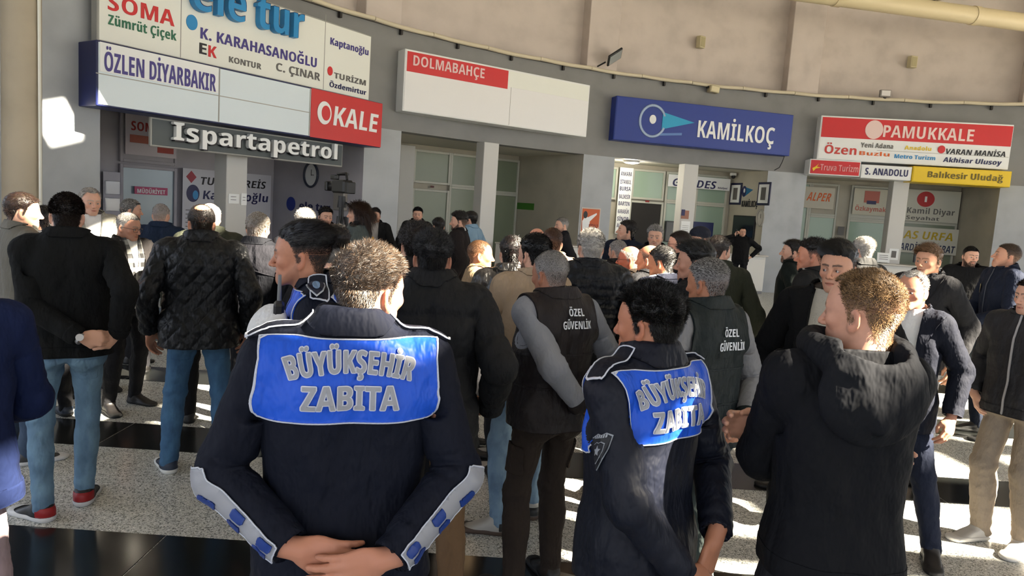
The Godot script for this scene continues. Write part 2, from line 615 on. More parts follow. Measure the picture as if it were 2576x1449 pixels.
func build_offices() -> void:
	var white := paint(Color(0.80, 0.80, 0.79), 0.5)
	var warm := paint(Color(0.74, 0.72, 0.66), 0.7, "wall")
	var lilac := paint(Color(0.74, 0.73, 0.76), 0.7, "wall")
	var soff := paint(Color(0.80, 0.785, 0.74), 0.7)
	var bar := paint(Color(0.74, 0.745, 0.70), 0.4)
	var frosted := paint(Color(0.60, 0.69, 0.62), 0.22)
	var olive := paint(Color(0.50, 0.54, 0.46), 0.3)
	var blueglass := paint(Color(0.58, 0.66, 0.70), 0.12)
	var dark := paint(Color(0.10, 0.085, 0.075), 0.6)
	var walls := [lilac, warm, warm, warm]
	var rooms := []
	for k in 4:
		var f := office_frame(k)
		rooms.append(f)
		var hw := office_half(k)
		var d: float = OFFICES[k][2]
		struct("wall_inner", boxm(Vector3(hw * 2 + 0.3, SOFFIT, 0.2), 0.0, Vector3(0, SOFFIT / 2, -d - 0.14)), walls[k], self, f)
		for s in [-1, 1]:
			struct("wall_side", boxm(Vector3(0.16, SOFFIT, d + 0.1), 0.0, Vector3(s * (hw + 0.08), SOFFIT / 2, -d / 2 - 0.05)), walls[k], self, f)
		struct("ceiling_office", boxm(Vector3(hw * 2 + 0.1, 0.2, d + 0.1), 0.0, Vector3(0, SOFFIT + 0.1, -d / 2 - 0.25)), soff, self, f)
		struct("column", boxm(Vector3(0.40, SOFFIT, 0.34), 0.01, Vector3([-0.32, -0.22, -0.04, 0.0][k], SOFFIT / 2, -0.19)), white, self, f)
	# counters, long white desks across each opening
	var counter_m := paint(Color(0.86, 0.855, 0.83), 0.35)
	var top_m := paint(Color(0.82, 0.80, 0.76), 0.25)
	var cl := ["white counter in the leftmost office behind the crowd", "white ticket counter under the blank white sign", "white ticket counter under the blue sign, by the man on the phone", "white ticket counter under the red and yellow signs"]
	for k in 4:
		if k == 0:
			continue
		var c := thing("ticket_counter", cl[k], "counter")
		c.transform = office_frame(k)
		var hw := office_half(k) - 0.14
		var x0: float = [-2.2, 0.02, 0.25, -2.22][k]
		part("body", boxm(Vector3(hw - x0, 0.92, 0.5), 0.01, Vector3((hw + x0) / 2, 0.53, 0.27)), counter_m, c)
		part("plinth", boxm(Vector3(hw - x0, 0.07, 0.44), 0.0, Vector3((hw + x0) / 2, 0.035, 0.27)), paint(Color(0.5, 0.5, 0.5), 0.5), c)
		part("worktop", boxm(Vector3(hw - x0 + 0.04, 0.035, 0.6), 0.008, Vector3((hw + x0) / 2, 1.008, 0.31)), top_m, c)
		for j in 3:
			part("front_panel", boxm(Vector3((hw - x0) / 3 - 0.02, 0.8, 0.012), 0.003, Vector3(x0 + (hw - x0) * (j + 0.5) / 3, 0.52, 0.526)), counter_m, c)
	# office 1: glass door, banners
	var r0: Transform3D = rooms[0]
	var z0 := -2.7 + 0.02
	partition(r0, -2.5, -1.3, 0.02, 3.2, z0, blueglass, lilac)
	partition(r0, -0.86, 0.24, 0.02, 2.16, z0, blueglass, lilac, "door_1")
	partition(r0, -0.86, 0.24, 2.2, 3.2, z0, lilac, lilac)
	struct("trim_jamb", boxm(Vector3(0.05, 1.6, 0.07), 0.004), dark, self, r0 * at3(-1.25, 1.4, z0))
	# office 2
	var r1: Transform3D = rooms[1]
	var z1 := -2.75 + 0.02
	struct("wall_strip", boxm(Vector3(0.40, 3.2, 0.12), 0.006), white, self, r1 * at3(-1.02, 1.6, z1 + 0.05))
	partition(r1, -0.80, 0.27, 2.30, 3.14, z1, olive, bar)
	partition(r1, -0.80, 0.27, 0.02, 2.16, z1, olive, bar, "door_2")
	partition(r1, 0.27, 1.20, 2.28, 3.14, z1, olive, bar)
	partition(r1, 0.27, 1.20, 0.02, 2.28, z1, olive, bar)
	struct("wall_strip", boxm(Vector3(0.4, 3.2, 0.12), 0.006), white, self, r1 * at3(1.42, 1.6, z1 + 0.05))
	partition(r1, 1.62, 2.46, 2.20, 3.14, z1, olive, bar)
	partition(r1, 1.62, 2.46, 0.02, 2.20, z1, olive, bar)
	struct("trim_plate", boxm(Vector3(0.10, 0.05, 0.01), 0.002), paint(Color(0.35, 0.12, 0.1), 0.5), self, r1 * at3(-0.25, 2.23, z1 + 0.04))
	# office 3
	var r2: Transform3D = rooms[2]
	var z2 := -1.75 + 0.02
	partition(r2, -2.2, -1.38, 2.24, 3.14, z2, frosted, bar)
	struct("door_5", boxm(Vector3(0.62, 2.2, 0.03), 0.004), paint(Color(0.62, 0.72, 0.78), 0.3), self, r2 * at3(-1.85, 1.1, z2))
	partition(r2, -0.94, 0.06, 2.30, 3.14, z2, frosted, bar)
	partition(r2, -0.96, 0.08, 0.02, 2.26, z2, dark, bar, "door_3")
	partition(r2, 0.10, 1.05, 2.30, 3.14, z2, frosted, bar)
	partition(r2, 1.05, 2.05, 2.30, 3.14, z2, frosted, bar)
	partition(r2, 0.10, 1.05, 0.02, 2.30, z2, frosted, bar)
	partition(r2, 1.05, 2.05, 0.02, 2.30, z2, frosted, bar)
	struct("trim_plate", boxm(Vector3(0.12, 0.05, 0.01), 0.002), paint(Color(0.5, 0.12, 0.1), 0.5), self, r2 * at3(-0.44, 2.26, z2 + 0.04))
	# office 4
	var r3: Transform3D = rooms[3]
	var z3 := -2.0 + 0.02
	partition(r3, -2.4, -1.75, 0.02, 3.14, z3, frosted, bar)
	partition(r3, -1.75, -0.95, 2.2, 3.14, z3, warm, bar)
	partition(r3, -1.75, -0.95, 0.02, 2.2, z3, frosted, bar, "door_4")
	partition(r3, -0.62, 0.55, 2.14, 3.14, z3, bar, bar)
	partition(r3, -0.62, 0.55, 0.02, 2.14, z3, frosted, bar)
	partition(r3, 0.9, 2.40, 2.2, 3.14, z3, warm, bar)
	partition(r3, 0.9, 2.40, 0.02, 2.2, z3, olive, bar)
	# round ceiling lamp in office 3
	var lamp := thing("ceiling_lamp", "round lit ceiling lamp in the office under the blue sign", "lamp")
	lamp.transform = office_frame(2).translated_local(Vector3(-1.5, SOFFIT - 0.001, -0.55))
	part("housing", Shape.new().tube([Vector3(0, 0, 0), Vector3(0, -0.05, 0)], [0.21], 28).mesh(), white, lamp)
	part("diffuser", Shape.new().ball(Vector3(0, -0.05, 0), Vector3(0.19, 0.035, 0.19), 8, 28).mesh(), glow(Color(1, 0.98, 0.94), 3.0), lamp)
	var pl := OmniLight3D.new()
	pl.name = "lamp_light"
	pl.light_energy = 0.55
	pl.light_color = Color(1, 0.96, 0.88)
	pl.light_size = 0.15
	pl.omni_range = 40.0
	pl.omni_attenuation = 2.0
	pl.shadow_enabled = true
	pl.position = Vector3(0, -0.16, 0)
	lamp.add_child(pl)


# ---------------------------------------------------------------- signs and notices

# a shallow sign box on an office front: x0..x1, y0..y1 in the office's frame, its face z in front of the chord
func sign_box(k: int, called: String, label: String, x0: float, x1: float, y0: float, y1: float, z: float, face: Material, edge: Material, depth := 0.22) -> Node3D:
	var t := thing(called, label, "sign")
	t.transform = office_frame(k)
	part("case", boxm(Vector3(x1 - x0, y1 - y0, depth), 0.01, Vector3((x0 + x1) / 2, (y0 + y1) / 2, z - depth / 2 - 0.004)), edge, t)
	part("face", boxm(Vector3(x1 - x0 - 0.05, y1 - y0 - 0.05, 0.008), 0.002, Vector3((x0 + x1) / 2, (y0 + y1) / 2, z)), face, t)
	return t


func panel(parent: Node3D, called: String, x0: float, x1: float, y0: float, y1: float, z: float, m: Material) -> MeshInstance3D:
	return part(called, boxm(Vector3(x1 - x0, y1 - y0, 0.008), 0.001, Vector3((x0 + x1) / 2, (y0 + y1) / 2, z)), m, parent)


func build_signs() -> void:
	var white := paint(Color(0.93, 0.94, 0.94), 0.35)
	var pale := paint(Color(0.86, 0.91, 0.94), 0.35)
	var cream := paint(Color(0.93, 0.94, 0.91), 0.4)
	var red := paint(Color(0.82, 0.13, 0.15), 0.4)
	var blue := paint(Color(0.06, 0.20, 0.56), 0.4)
	var navy := paint(Color(0.07, 0.09, 0.32), 0.45)
	var ink := paint(Color(0.11, 0.10, 0.12), 0.5)
	var violet := paint(Color(0.25, 0.21, 0.52), 0.45)
	var alu := paint(Color(0.62, 0.62, 0.60), 0.4)
	var sky := paint(Color(0.12, 0.55, 0.80), 0.4)
	var green := paint(Color(0.13, 0.42, 0.30), 0.5)
	var orange := paint(Color(0.85, 0.38, 0.10), 0.5)
	var yellow := paint(Color(0.92, 0.78, 0.05), 0.4)
	var greyink := paint(Color(0.40, 0.39, 0.38), 0.5)
	# office 1: the big cream board, the long box below it, loose letters under that
	var a := sign_box(0, "sign_board", "large cream sign board with blue raised letters above the leftmost office", -2.75, 2.34, 3.69, 4.92, 0.30, cream, alu, 0.16)
	var ele := word(a, "ele tur", Vector3(-0.42, 4.72, 0.31), 2.05, 0.52, sky, 0.0, true, 0.12)
	part("letter_shadow_side", ele.mesh, navy, a, Transform3D(Basis(), ele.position + Vector3(0.012, 0.012, -0.006)))
	part("emblem", plate(ellipse(0.25, 0.25), 0.1), sky, a, at3(-1.65, 4.86, 0.31))
	word(a, "SOMA", Vector3(-2.14, 4.24, 0.306), 0.95, 0.21, red)
	word(a, "Zümrüt Çiçek", Vector3(-2.12, 3.99, 0.306), 0.98, 0.13, green)
	word(a, "K. KARAHASANOĞLU", Vector3(-0.12, 4.17, 0.306), 2.25, 0.16, violet)
	part("emblem", plate(ellipse(0.09, 0.11), 0.01), sky, a, at3(-1.39, 4.26, 0.306))
	word(a, "E", Vector3(-1.2, 3.92, 0.306), 0.12, 0.16, ink)
	word(a, "K", Vector3(-1.04, 3.91, 0.306), 0.14, 0.17, red)
	word(a, "KONTUR", Vector3(-0.45, 3.86, 0.306), 0.6, 0.09, greyink)
	word(a, "C. ÇINAR", Vector3(0.62, 3.9, 0.306), 0.95, 0.13, greyink)
	word(a, "Kaptanoğlu", Vector3(1.78, 4.58, 0.306), 0.95, 0.12, violet)
	part("emblem", plate(ellipse(0.06, 0.08), 0.01), red, a, at3(1.32, 4.07, 0.306))
	word(a, "TURİZM", Vector3(1.82, 4.03, 0.306), 0.8, 0.10, greyink)
	word(a, "Özdemirtur", Vector3(1.78, 3.85, 0.306), 0.92, 0.09, navy)
	for x in [-1.56, 1.18]:
		part("joint", boxm(Vector3(0.012, 1.3, 0.004), 0.0), alu, a, at3(x, 4.37, 0.305))
	var b := sign_box(0, "sign_box", "long pale blue sign box with a red right end over the leftmost office", -2.87, 2.48, 2.82, 3.67, 0.52, pale, paint(Color(0.06, 0.10, 0.30), 0.4), 0.5)
	panel(b, "white_panel", -2.83, -1.08, 3.27, 3.65, 0.528, white)
	word(b, "ÖZLEN DİYARBAKIR", Vector3(-1.95, 3.45, 0.533), 1.65, 0.25, violet)
	panel(b, "red_panel", 0.72, 2.47, 2.83, 3.66, 0.528, paint(Color(0.80, 0.16, 0.15), 0.4))
	part("emblem", plate(ellipse(0.16, 0.2), 0.012), white, b, at3(1.02, 3.28, 0.533))
	part("emblem", plate(ellipse(0.10, 0.13), 0.012), red, b, at3(1.05, 3.28, 0.537))
	word(b, "KALE", Vector3(1.8, 3.27, 0.533), 1.1, 0.34, white, 0.1)
	for x in [-1.06, 0.70]:
		part("joint", boxm(Vector3(0.02, 0.8, 0.004), 0.0), alu, b, at3(x, 3.25, 0.527))
	part("joint", boxm(Vector3(3.6, 0.012, 0.004), 0.0), alu, b, at3(-1.08, 3.24, 0.527))
	var c := sign_box(0, "sign_strip", "dark grey strip with white raised letters hanging below the long sign box", -2.0, 1.72, 2.38, 2.80, 0.30, paint(Color(0.30, 0.33, 0.34), 0.5), alu, 0.06)
	var isp := word(c, "Ispartapetrol", Vector3(-0.1, 2.6, 0.31), 3.2, 0.26, white, 0.0, true, 0.08)
	part("letter_back", isp.mesh, ink, c, Transform3D(Basis(), isp.position + Vector3(0.02, -0.02, -0.004)))
	# office 2
	var d := sign_box(1, "sign_box", "blank white sign box with a red upper left strip", -2.65, 2.22, 3.63, 4.85, 0.35, paint(Color(0.93, 0.93, 0.93), 0.3), white, 0.45)
	panel(d, "red_panel", -2.60, -0.15, 4.42, 4.81, 0.358, red)
	word(d, "DOLMABAHÇE", Vector3(-1.62, 4.62, 0.364), 1.7, 0.2, paint(Color(0.92, 0.78, 0.78), 0.5))
	panel(d, "cream_panel", -0.15, 2.18, 4.47, 4.81, 0.356, cream)
	part("joint", boxm(Vector3(0.01, 1.1, 0.004), 0.0), alu, d, at3(-0.05, 4.2, 0.354))
	# office 3
	var e := sign_box(2, "sign_box", "blue sign box with a cyan pennant emblem and white lettering", -2.42, 2.55, 3.66, 4.72, 0.35, blue, blue, 0.45)
	var ring := Shape.new()
	var rp := []
	for j in 26:
		var t := TAU * (0.06 + 0.88 * j / 25.0)
		rp.append(Vector3(-1.42 + 0.34 * cos(t), 4.2 + 0.38 * sin(t), 0.36))
	ring.tube(rp, [0.035], 6, 0.4)
	part("emblem_ring", ring.mesh(), paint(Color(0.62, 0.70, 0.82), 0.4), e)
	part("emblem_dot", plate(ellipse(0.09, 0.11), 0.012), white, e, at3(-1.42, 4.24, 0.356))
	part("pennant", plate(PackedVector2Array([Vector2(-1.16, 4.44), Vector2(-0.28, 4.26), Vector2(-1.16, 4.02)]), 0.012), paint(Color(0.05, 0.62, 0.80), 0.4), e, at3(0, 0, 0.356))
	part("pennant_tail", plate(PackedVector2Array([Vector2(-1.2, 3.92), Vector2(-0.6, 3.98), Vector2(-0.6, 3.92), Vector2(-1.2, 3.86)]), 0.012), paint(Color(0.35, 0.5, 0.75), 0.4), e, at3(0, 0, 0.356))
	word(e, "KAMİLKOÇ", Vector3(0.93, 4.12, 0.36), 2.2, 0.42, white)
	# office 4: red, white and yellow boards
	var f := sign_box(3, "sign_box", "red topped sign box with small white boards below it", -2.32, 2.38, 3.63, 4.76, 0.33, white, white, 0.42)
	panel(f, "red_panel", -2.28, 2.36, 4.21, 4.72, 0.338, red)
	part("emblem", plate(ellipse(0.22, 0.24), 0.012), paint(Color(0.93, 0.82, 0.80), 0.5), f, at3(-0.98, 4.46, 0.342))
	word(f, "PAMUKKALE", Vector3(0.35, 4.44, 0.344), 2.2, 0.30, paint(Color(0.94, 0.84, 0.82), 0.5))
	word(f, "Özen", Vector3(-1.75, 3.93, 0.338), 0.8, 0.22, paint(Color(0.80, 0.25, 0.22), 0.5))
	word(f, "Yeni Adana", Vector3(-0.86, 4.06, 0.338), 0.8, 0.12, greyink)
	word(f, "Buzlu", Vector3(-0.9, 3.85, 0.338), 0.75, 0.1, orange)
	word(f, "Anadolu", Vector3(0.15, 4.05, 0.338), 0.65, 0.1, yellow)
	word(f, "Metro Turizm", Vector3(0.1, 3.82, 0.338), 1.0, 0.1, sky)
	part("emblem", plate(ellipse(0.09, 0.1), 0.012), red, f, at3(0.72, 4.05, 0.338))
	word(f, "VARAN MANİSA", Vector3(1.55, 4.03, 0.338), 1.45, 0.13, ink, 0.15)
	word(f, "Akhisar Ulusoy", Vector3(1.5, 3.78, 0.338), 1.4, 0.12, navy, 0.15)
	for y in [3.94]:
		part("joint", boxm(Vector3(3.2, 0.01, 0.004), 0.0), alu, f, at3(0.75, y, 0.334))
	var g := sign_box(3, "sign_board", "red board with a small star over the right hand office", -2.52, -1.25, 3.22, 3.615, 0.50, paint(Color(0.80, 0.10, 0.13), 0.4), white, 0.75)
	word(g, "Truva Turizm", Vector3(-1.78, 3.42, 0.508), 0.95, 0.16, paint(Color(0.90, 0.60, 0.60), 0.5))
	part("star", plate(PackedVector2Array([Vector2(-2.45, 3.38), Vector2(-2.38, 3.42), Vector2(-2.3, 3.5), Vector2(-2.34, 3.42), Vector2(-2.24, 3.40), Vector2(-2.36, 3.37), Vector2(-2.42, 3.30)]), 0.008), yellow, g, at3(0, 0, 0.506))
	var h := sign_box(3, "sign_board", "white board with dark blue lettering between red and yellow boards", -1.22, 0.02, 3.20, 3.55, 0.48, white, white, 0.73)
	word(h, "S. ANADOLU", Vector3(-0.6, 3.38, 0.488), 1.05, 0.17, navy)
	var y := sign_box(3, "sign_board", "yellow board with dark lettering at the lower right of the signs", 0.03, 2.40, 3.18, 3.58, 0.50, yellow, yellow, 0.75)
	word(y, "Balıkesir Uludağ", Vector3(1.3, 3.37, 0.508), 1.8, 0.15, paint(Color(0.42, 0.36, 0.08), 0.5))
	# small prints inside the offices
	var p1 := thing("notice", "pink notice on the glass door of the leftmost office", "notice")
	p1.transform = office_frame(0)
	panel(p1, "board", -0.61, 0.03, 1.63, 1.77, -2.63, paint(Color(0.70, 0.12, 0.36), 0.4))
	word(p1, "MÜDÜRİYET", Vector3(-0.29, 1.70, -2.625), 0.54, 0.075, white, 0, true, 0.003)
	var p2 := thing("banner", "white banner with black and blue lettering behind the front pillar", "banner")
	p2.transform = office_frame(0)
	panel(p2, "sheet", 0.33, 2.40, 0.88, 2.18, -2.62, paint(Color(0.84, 0.84, 0.87), 0.5))
	word(p2, "TURGUTREİS", Vector3(1.48, 1.98, -2.616), 1.55, 0.15, ink, 0.2, true, 0.003)
	part("emblem", plate(PackedVector2Array([Vector2(0.40, 2.02), Vector2(0.51, 2.14), Vector2(0.62, 2.02), Vector2(0.51, 1.90)]), 0.004), paint(Color(0.66, 0.22, 0.28), 0.5), p2, at3(0, 0, -2.616))
	word(p2, "Kaptanoğlu", Vector3(1.55, 1.66, -2.616), 1.55, 0.17, navy, 0.12, true, 0.003)
	part("emblem", plate(ellipse(0.14, 0.17), 0.004), navy, p2, at3(0.55, 1.70, -2.616))
	part("emblem", plate(ellipse(0.06, 0.09), 0.004), sky, p2, at3(0.60, 1.67, -2.611))
	for j in 6:
		panel(p2, "text_line", 0.4, 0.72, 1.36 - j * 0.08, 1.375 - j * 0.08, -2.615, greyink)
	var p3 := thing("poster", "pale poster with red lettering at upper left inside the leftmost office", "poster")
	p3.transform = office_frame(0)
	panel(p3, "sheet", -0.80, 0.18, 2.34, 3.10, -2.60, paint(Color(0.83, 0.80, 0.83), 0.5))
	word(p3, "SOMA", Vector3(-0.42, 2.86, -2.596), 0.55, 0.16, paint(Color(0.70, 0.2, 0.17), 0.5), 0, true, 0.003)
	panel(p3, "red_line", -0.72, -0.28, 2.56, 2.70, -2.595, paint(Color(0.78, 0.46, 0.38), 0.5))
	panel(p3, "red_line", -0.2, 0.12, 2.42, 2.54, -2.595, paint(Color(0.68, 0.25, 0.22), 0.5))
	var p4 := thing("wall_letters", "dark blue lettering on the side wall of the leftmost office", "lettering")
	p4.transform = office_frame(0).translated_local(Vector3(office_half(0) - 0.002, 0, 0)) * Transform3D(Basis(Vector3.UP, -PI / 2), Vector3.ZERO)
	word(p4, "ele tur", Vector3(-1.38, 1.58, 0.002), 0.95, 0.16, navy)
	part("emblem", plate(ellipse(0.14, 0.15), 0.01), paint(Color(0.05, 0.18, 0.55), 0.4), p4, at3(-2.13, 1.60, 0.002))
	var clock := thing("wall_clock", "round wall clock on the side wall of the leftmost office", "clock")
	clock.transform = p4.transform
	part("rim", Shape.new().tube(circle3(Vector3(-1.5, 2.24, 0.03), 0.21, 0.25), [0.025], 8, 1.0, false).mesh(), paint(Color(0.20, 0.22, 0.28), 0.4), clock)
	part("dial", plate(ellipse(0.2, 0.24), 0.01), white, clock, at3(-1.5, 2.24, 0.004))
	part("hand", boxm(Vector3(0.012, 0.13, 0.004), 0.0), ink, clock, at3(-1.5, 2.29, 0.02))
	part("hand", boxm(Vector3(0.09, 0.012, 0.004), 0.0), ink, clock, at3(-1.46, 2.24, 0.02))
	var wb := thing("wall_box", "grey wall box beside the video camera", "box")
	wb.transform = p4.transform
	part("body", boxm(Vector3(0.30, 0.62, 0.12), 0.01, Vector3(-0.55, 1.86, 0.06)), paint(Color(0.62, 0.60, 0.57), 0.5), wb)
	part("screen", boxm(Vector3(0.1, 0.14, 0.01), 0.002, Vector3(-0.62, 2.02, 0.125)), ink, wb)
	var pk := thing("leaflet_holder", "clear plastic leaflet holders on the wall left of the glass door", "holder")
	pk.transform = office_frame(0)
	panel(pk, "backing", -1.18, -0.88, 1.15, 2.0, -2.62, paint(Color(0.70, 0.69, 0.73), 0.4))
	var clear := StandardMaterial3D.new()
	clear.transparency = BaseMaterial3D.TRANSPARENCY_ALPHA
	clear.albedo_color = Color(0.9, 0.92, 0.95, 0.25)
	clear.roughness = 0.08
	for j in 2:
		part("pocket", boxm(Vector3(0.26, 0.24, 0.04), 0.01), clear, pk, at3(-1.03, 1.72 - j * 0.30, -2.59))
	var np := thing("notice", "white paper notices on the front pillar of the leftmost office", "notice")
	np.transform = office_frame(0)
	panel(np, "sheet", -0.48, -0.28, 1.60, 1.76, -0.012, white)
	panel(np, "sheet", -0.24, -0.13, 1.58, 1.78, -0.012, white)
	for j in 2:
		panel(np, "text_line", -0.44, -0.34, 1.66 + j * 0.05, 1.668 + j * 0.05, -0.006, greyink)
		panel(np, "text_line", -0.21, -0.16, 1.66 + j * 0.05, 1.668 + j * 0.05, -0.006, greyink)
	# office 2: green strip on the side wall, orange poster on the pier
	var gs := thing("green_strip", "bright green strip on the side wall of the second office", "sign")
	gs.transform = office_frame(1).translated_local(Vector3(office_half(1) - 0.002, 0, 0)) * Transform3D(Basis(Vector3.UP, -PI / 2), Vector3.ZERO)
	panel(gs, "strip", -2.72, -1.92, 1.80, 1.98, 0.006, paint(Color(0.22, 0.48, 0.10), 0.4))
	var op := thing("poster", "orange poster of a figure in white on the pier beside the blue sign's office", "poster")
	op.transform = wall_frame(-24.6, RADIUS - 0.012)
	panel(op, "sheet", -0.28, 0.28, 1.30, 1.96, 0.0, paint(Color(0.80, 0.76, 0.72), 0.5))
	panel(op, "print", -0.25, 0.25, 1.33, 1.93, 0.006, paint(Color(0.80, 0.36, 0.14), 0.5))
	part("figure", plate(PackedVector2Array([Vector2(-0.22, 1.34), Vector2(-0.24, 1.62), Vector2(-0.16, 1.74), Vector2(-0.08, 1.72), Vector2(0.16, 1.84), Vector2(0.17, 1.80), Vector2(-0.02, 1.62), Vector2(-0.04, 1.34)]), 0.003), white, op, at3(0, 0, 0.009))
	part("hair", plate(ellipse(0.06, 0.09), 0.003), ink, op, at3(-0.16, 1.78, 0.011))
	word(op, "FİTALI", Vector3(0.09, 1.52, 0.011), 0.26, 0.09, paint(Color(0.45, 0.12, 0.08), 0.5), 0, true, 0.002)
	# office 3: place-name banner, boards, frames, screens
	var pb := thing("banner", "tall white banner of stacked place names beside the dark doorway", "banner")
	pb.transform = office_frame(2)
	panel(pb, "sheet", -1.37, -0.97, 1.30, 3.14, -1.62, white)
	var names := ["ANKARA", "İSTANBUL", "BURSA", "BALIKESİR", "BARTIN", "KARABÜK", "SİNOP", "ALANYA"]
	for j in names.size():
		word(pb, names[j], Vector3(-1.17, 2.97 - j * 0.205, -1.617), 0.33, 0.11, navy, 0, true, 0.003)
	var gb := thing("sign_board", "white board with heavy slanted dark blue lettering behind the pillar", "sign")
	gb.transform = office_frame(2)
	panel(gb, "sheet", 0.1, 2.05, 2.72, 3.06, -1.60, white)
	word(gb, "GÖRDES", Vector3(0.92, 2.88, -1.596), 1.35, 0.21, navy, 0.2, true, 0.003)
	word(gb, "Belediyesi", Vector3(1.82, 2.78, -1.596), 0.3, 0.05, navy, 0.1, true, 0.003)
	var sidef := office_frame(2).translated_local(Vector3(office_half(2) - 0.002, 0, 0)) * Transform3D(Basis(Vector3.UP, -PI / 2), Vector3.ZERO)
	for j in 2:
		var fr := thing("picture_frame", ["navy framed picture with white mount left of the pennant emblem", "dark framed picture right of the pennant emblem"][j], "picture")
		fr.transform = sidef
		var x: float = [-1.46, -0.06][j]
		part("frame", boxm(Vector3(0.58, 0.62, 0.03), 0.006, Vector3(x, 2.65, 0.015)), paint(Color(0.08, 0.10, 0.26), 0.4), fr)
		part("mount", boxm(Vector3(0.46, 0.50, 0.006), 0.0, Vector3(x, 2.65, 0.033)), white, fr)
		part("picture", boxm(Vector3(0.22, 0.34, 0.006), 0.0, Vector3(x, 2.65, 0.038)), greyink, fr)
	var em := thing("wall_letters", "small pennant emblem and dark lettering on the side wall beyond the pillar", "lettering")
	em.transform = sidef
	part("pennant", plate(PackedVector2Array([Vector2(-1.12, 2.86), Vector2(-0.62, 2.76), Vector2(-1.05, 2.56)]), 0.008), paint(Color(0.06, 0.42, 0.60), 0.4), em, at3(0, 0, 0.002))
	part("emblem", plate(ellipse(0.11, 0.15), 0.01), navy, em, at3(-1.05, 2.72, 0.004))
	part("emblem_dot", plate(ellipse(0.04, 0.06), 0.01), white, em, at3(-1.03, 2.74, 0.008))
	word(em, "KAMİLKOÇ", Vector3(-0.72, 2.37, 0.004), 0.78, 0.17, ink)
	screen("television", "dark wall screen behind the man on the phone", sidef, -1.40, -0.31, 1.40, 2.04)
	screen("television", "dark wall screen left of the pillar with paper notices", office_frame(2).translated_local(Vector3(0, 0, -1.66)), 0.15, 0.62, 1.15, 1.75)
	var bl := thing("poster", "dark blue poster on the green glass right of the pillar", "poster")
	bl.transform = office_frame(2)
	panel(bl, "sheet", 1.02, 1.66, 1.25, 1.78, -1.62, paint(Color(0.05, 0.12, 0.34), 0.4))
	part("figure", plate(ellipse(0.22, 0.13), 0.003), paint(Color(0.15, 0.35, 0.6), 0.5), bl, at3(1.34, 1.5, -1.616))
	var ck := thing("wall_clock", "pale round wall clock near the man on the phone", "clock")
	ck.transform = sidef
	part("rim", Shape.new().tube(circle3(Vector3(-0.1, 2.0, 0.03), 0.17, 0.22), [0.02], 8, 1.0, false).mesh(), paint(Color(0.66, 0.65, 0.62), 0.4), ck)
	part("dial", plate(ellipse(0.16, 0.2), 0.01), paint(Color(0.78, 0.77, 0.74), 0.5), ck, at3(-0.1, 2.0, 0.004))
	part("hand", boxm(Vector3(0.012, 0.12, 0.004), 0.0), ink, ck, at3(-0.1, 2.05, 0.02))
	var pn := thing("notice", "paper notices stuck to the pillar left of the dark blue poster", "notice")
	pn.transform = office_frame(2)
	panel(pn, "photo_sheet", -0.22, 0.0, 1.84, 2.06, -0.012, paint(Color(0.62, 0.42, 0.34), 0.5))
	panel(pn, "photo_sheet", -0.22, -0.12, 1.92, 2.08, -0.006, navy)
	panel(pn, "sheet", -0.20, 0.06, 1.40, 1.78, -0.012, white)
	for j in 5:
		panel(pn, "text_line", -0.16, 0.02, 1.46 + j * 0.05, 1.466 + j * 0.05, -0.006, greyink)
	var cc := thing("security_camera", "small white dome camera in the corner beside the slanted lettering", "camera")
	cc.transform = office_frame(2)
	part("base", boxm(Vector3(0.14, 0.08, 0.14), 0.01, Vector3(2.06, 3.2, -1.5)), white, cc)
	part("dome", Shape.new().ball(Vector3(2.06, 3.13, -1.48), Vector3(0.06, 0.06, 0.06), 8, 12).mesh(), ink, cc)
	# office 4
	var l1 := thing("sign_board", "white board with slanted orange lettering at the left of the right hand office", "sign")
	l1.transform = office_frame(3)
	panel(l1, "sheet", -1.95, -1.10, 2.40, 3.02, -1.88, paint(Color(0.80, 0.78, 0.72), 0.5))
	word(l1, "ALPER", Vector3(-1.52, 2.74, -1.876), 0.66, 0.24, orange, 0.25, true, 0.003)
	var l2 := thing("sign_board", "white board with a pink square emblem over pink lettering", "sign")
	l2.transform = office_frame(3)
	panel(l2, "sheet", -0.55, 0.48, 2.30, 3.06, -1.90, paint(Color(0.78, 0.77, 0.70), 0.5))
	panel(l2, "emblem", -0.26, 0.16, 2.66, 3.0, -1.89, paint(Color(0.72, 0.40, 0.34), 0.5))
	panel(l2, "emblem_bar", -0.18, 0.08, 2.62, 2.72, -1.882, navy)
	word(l2, "Özkaymak", Vector3(-0.05, 2.48, -1.892), 0.86, 0.13, paint(Color(0.75, 0.42, 0.36), 0.5), 0, true, 0.003)
	var l3 := thing("sign_board", "white board with a round red emblem above grey lettering", "sign")
	l3.transform = office_frame(3)
	panel(l3, "sheet", 0.92, 2.36, 2.22, 3.12, -1.88, paint(Color(0.80, 0.80, 0.75), 0.5))
	part("emblem", plate(ellipse(0.24, 0.22), 0.005), paint(Color(0.72, 0.10, 0.12), 0.5), l3, at3(1.42, 2.86, -1.876))
	panel(l3, "emblem_bar", 1.39, 1.45, 2.78, 2.94, -1.868, white)
	word(l3, "Kamil Diyar", Vector3(1.6, 2.5, -1.876), 1.3, 0.16, greyink, 0, true, 0.003)
	word(l3, "Seyahat", Vector3(1.4, 2.3, -1.876), 0.9, 0.1, greyink, 0, true, 0.003)
	var l4 := thing("sign_board", "white board with slanted yellow lettering above blue lettering", "sign")
	l4.transform = office_frame(3)
	panel(l4, "sheet", 0.86, 2.42, 1.30, 2.05, -1.86, paint(Color(0.80, 0.80, 0.76), 0.5))
	word(l4, "AS URFA", Vector3(1.62, 1.82, -1.856), 1.35, 0.22, paint(Color(0.72, 0.62, 0.05), 0.5), 0.15, true, 0.003)
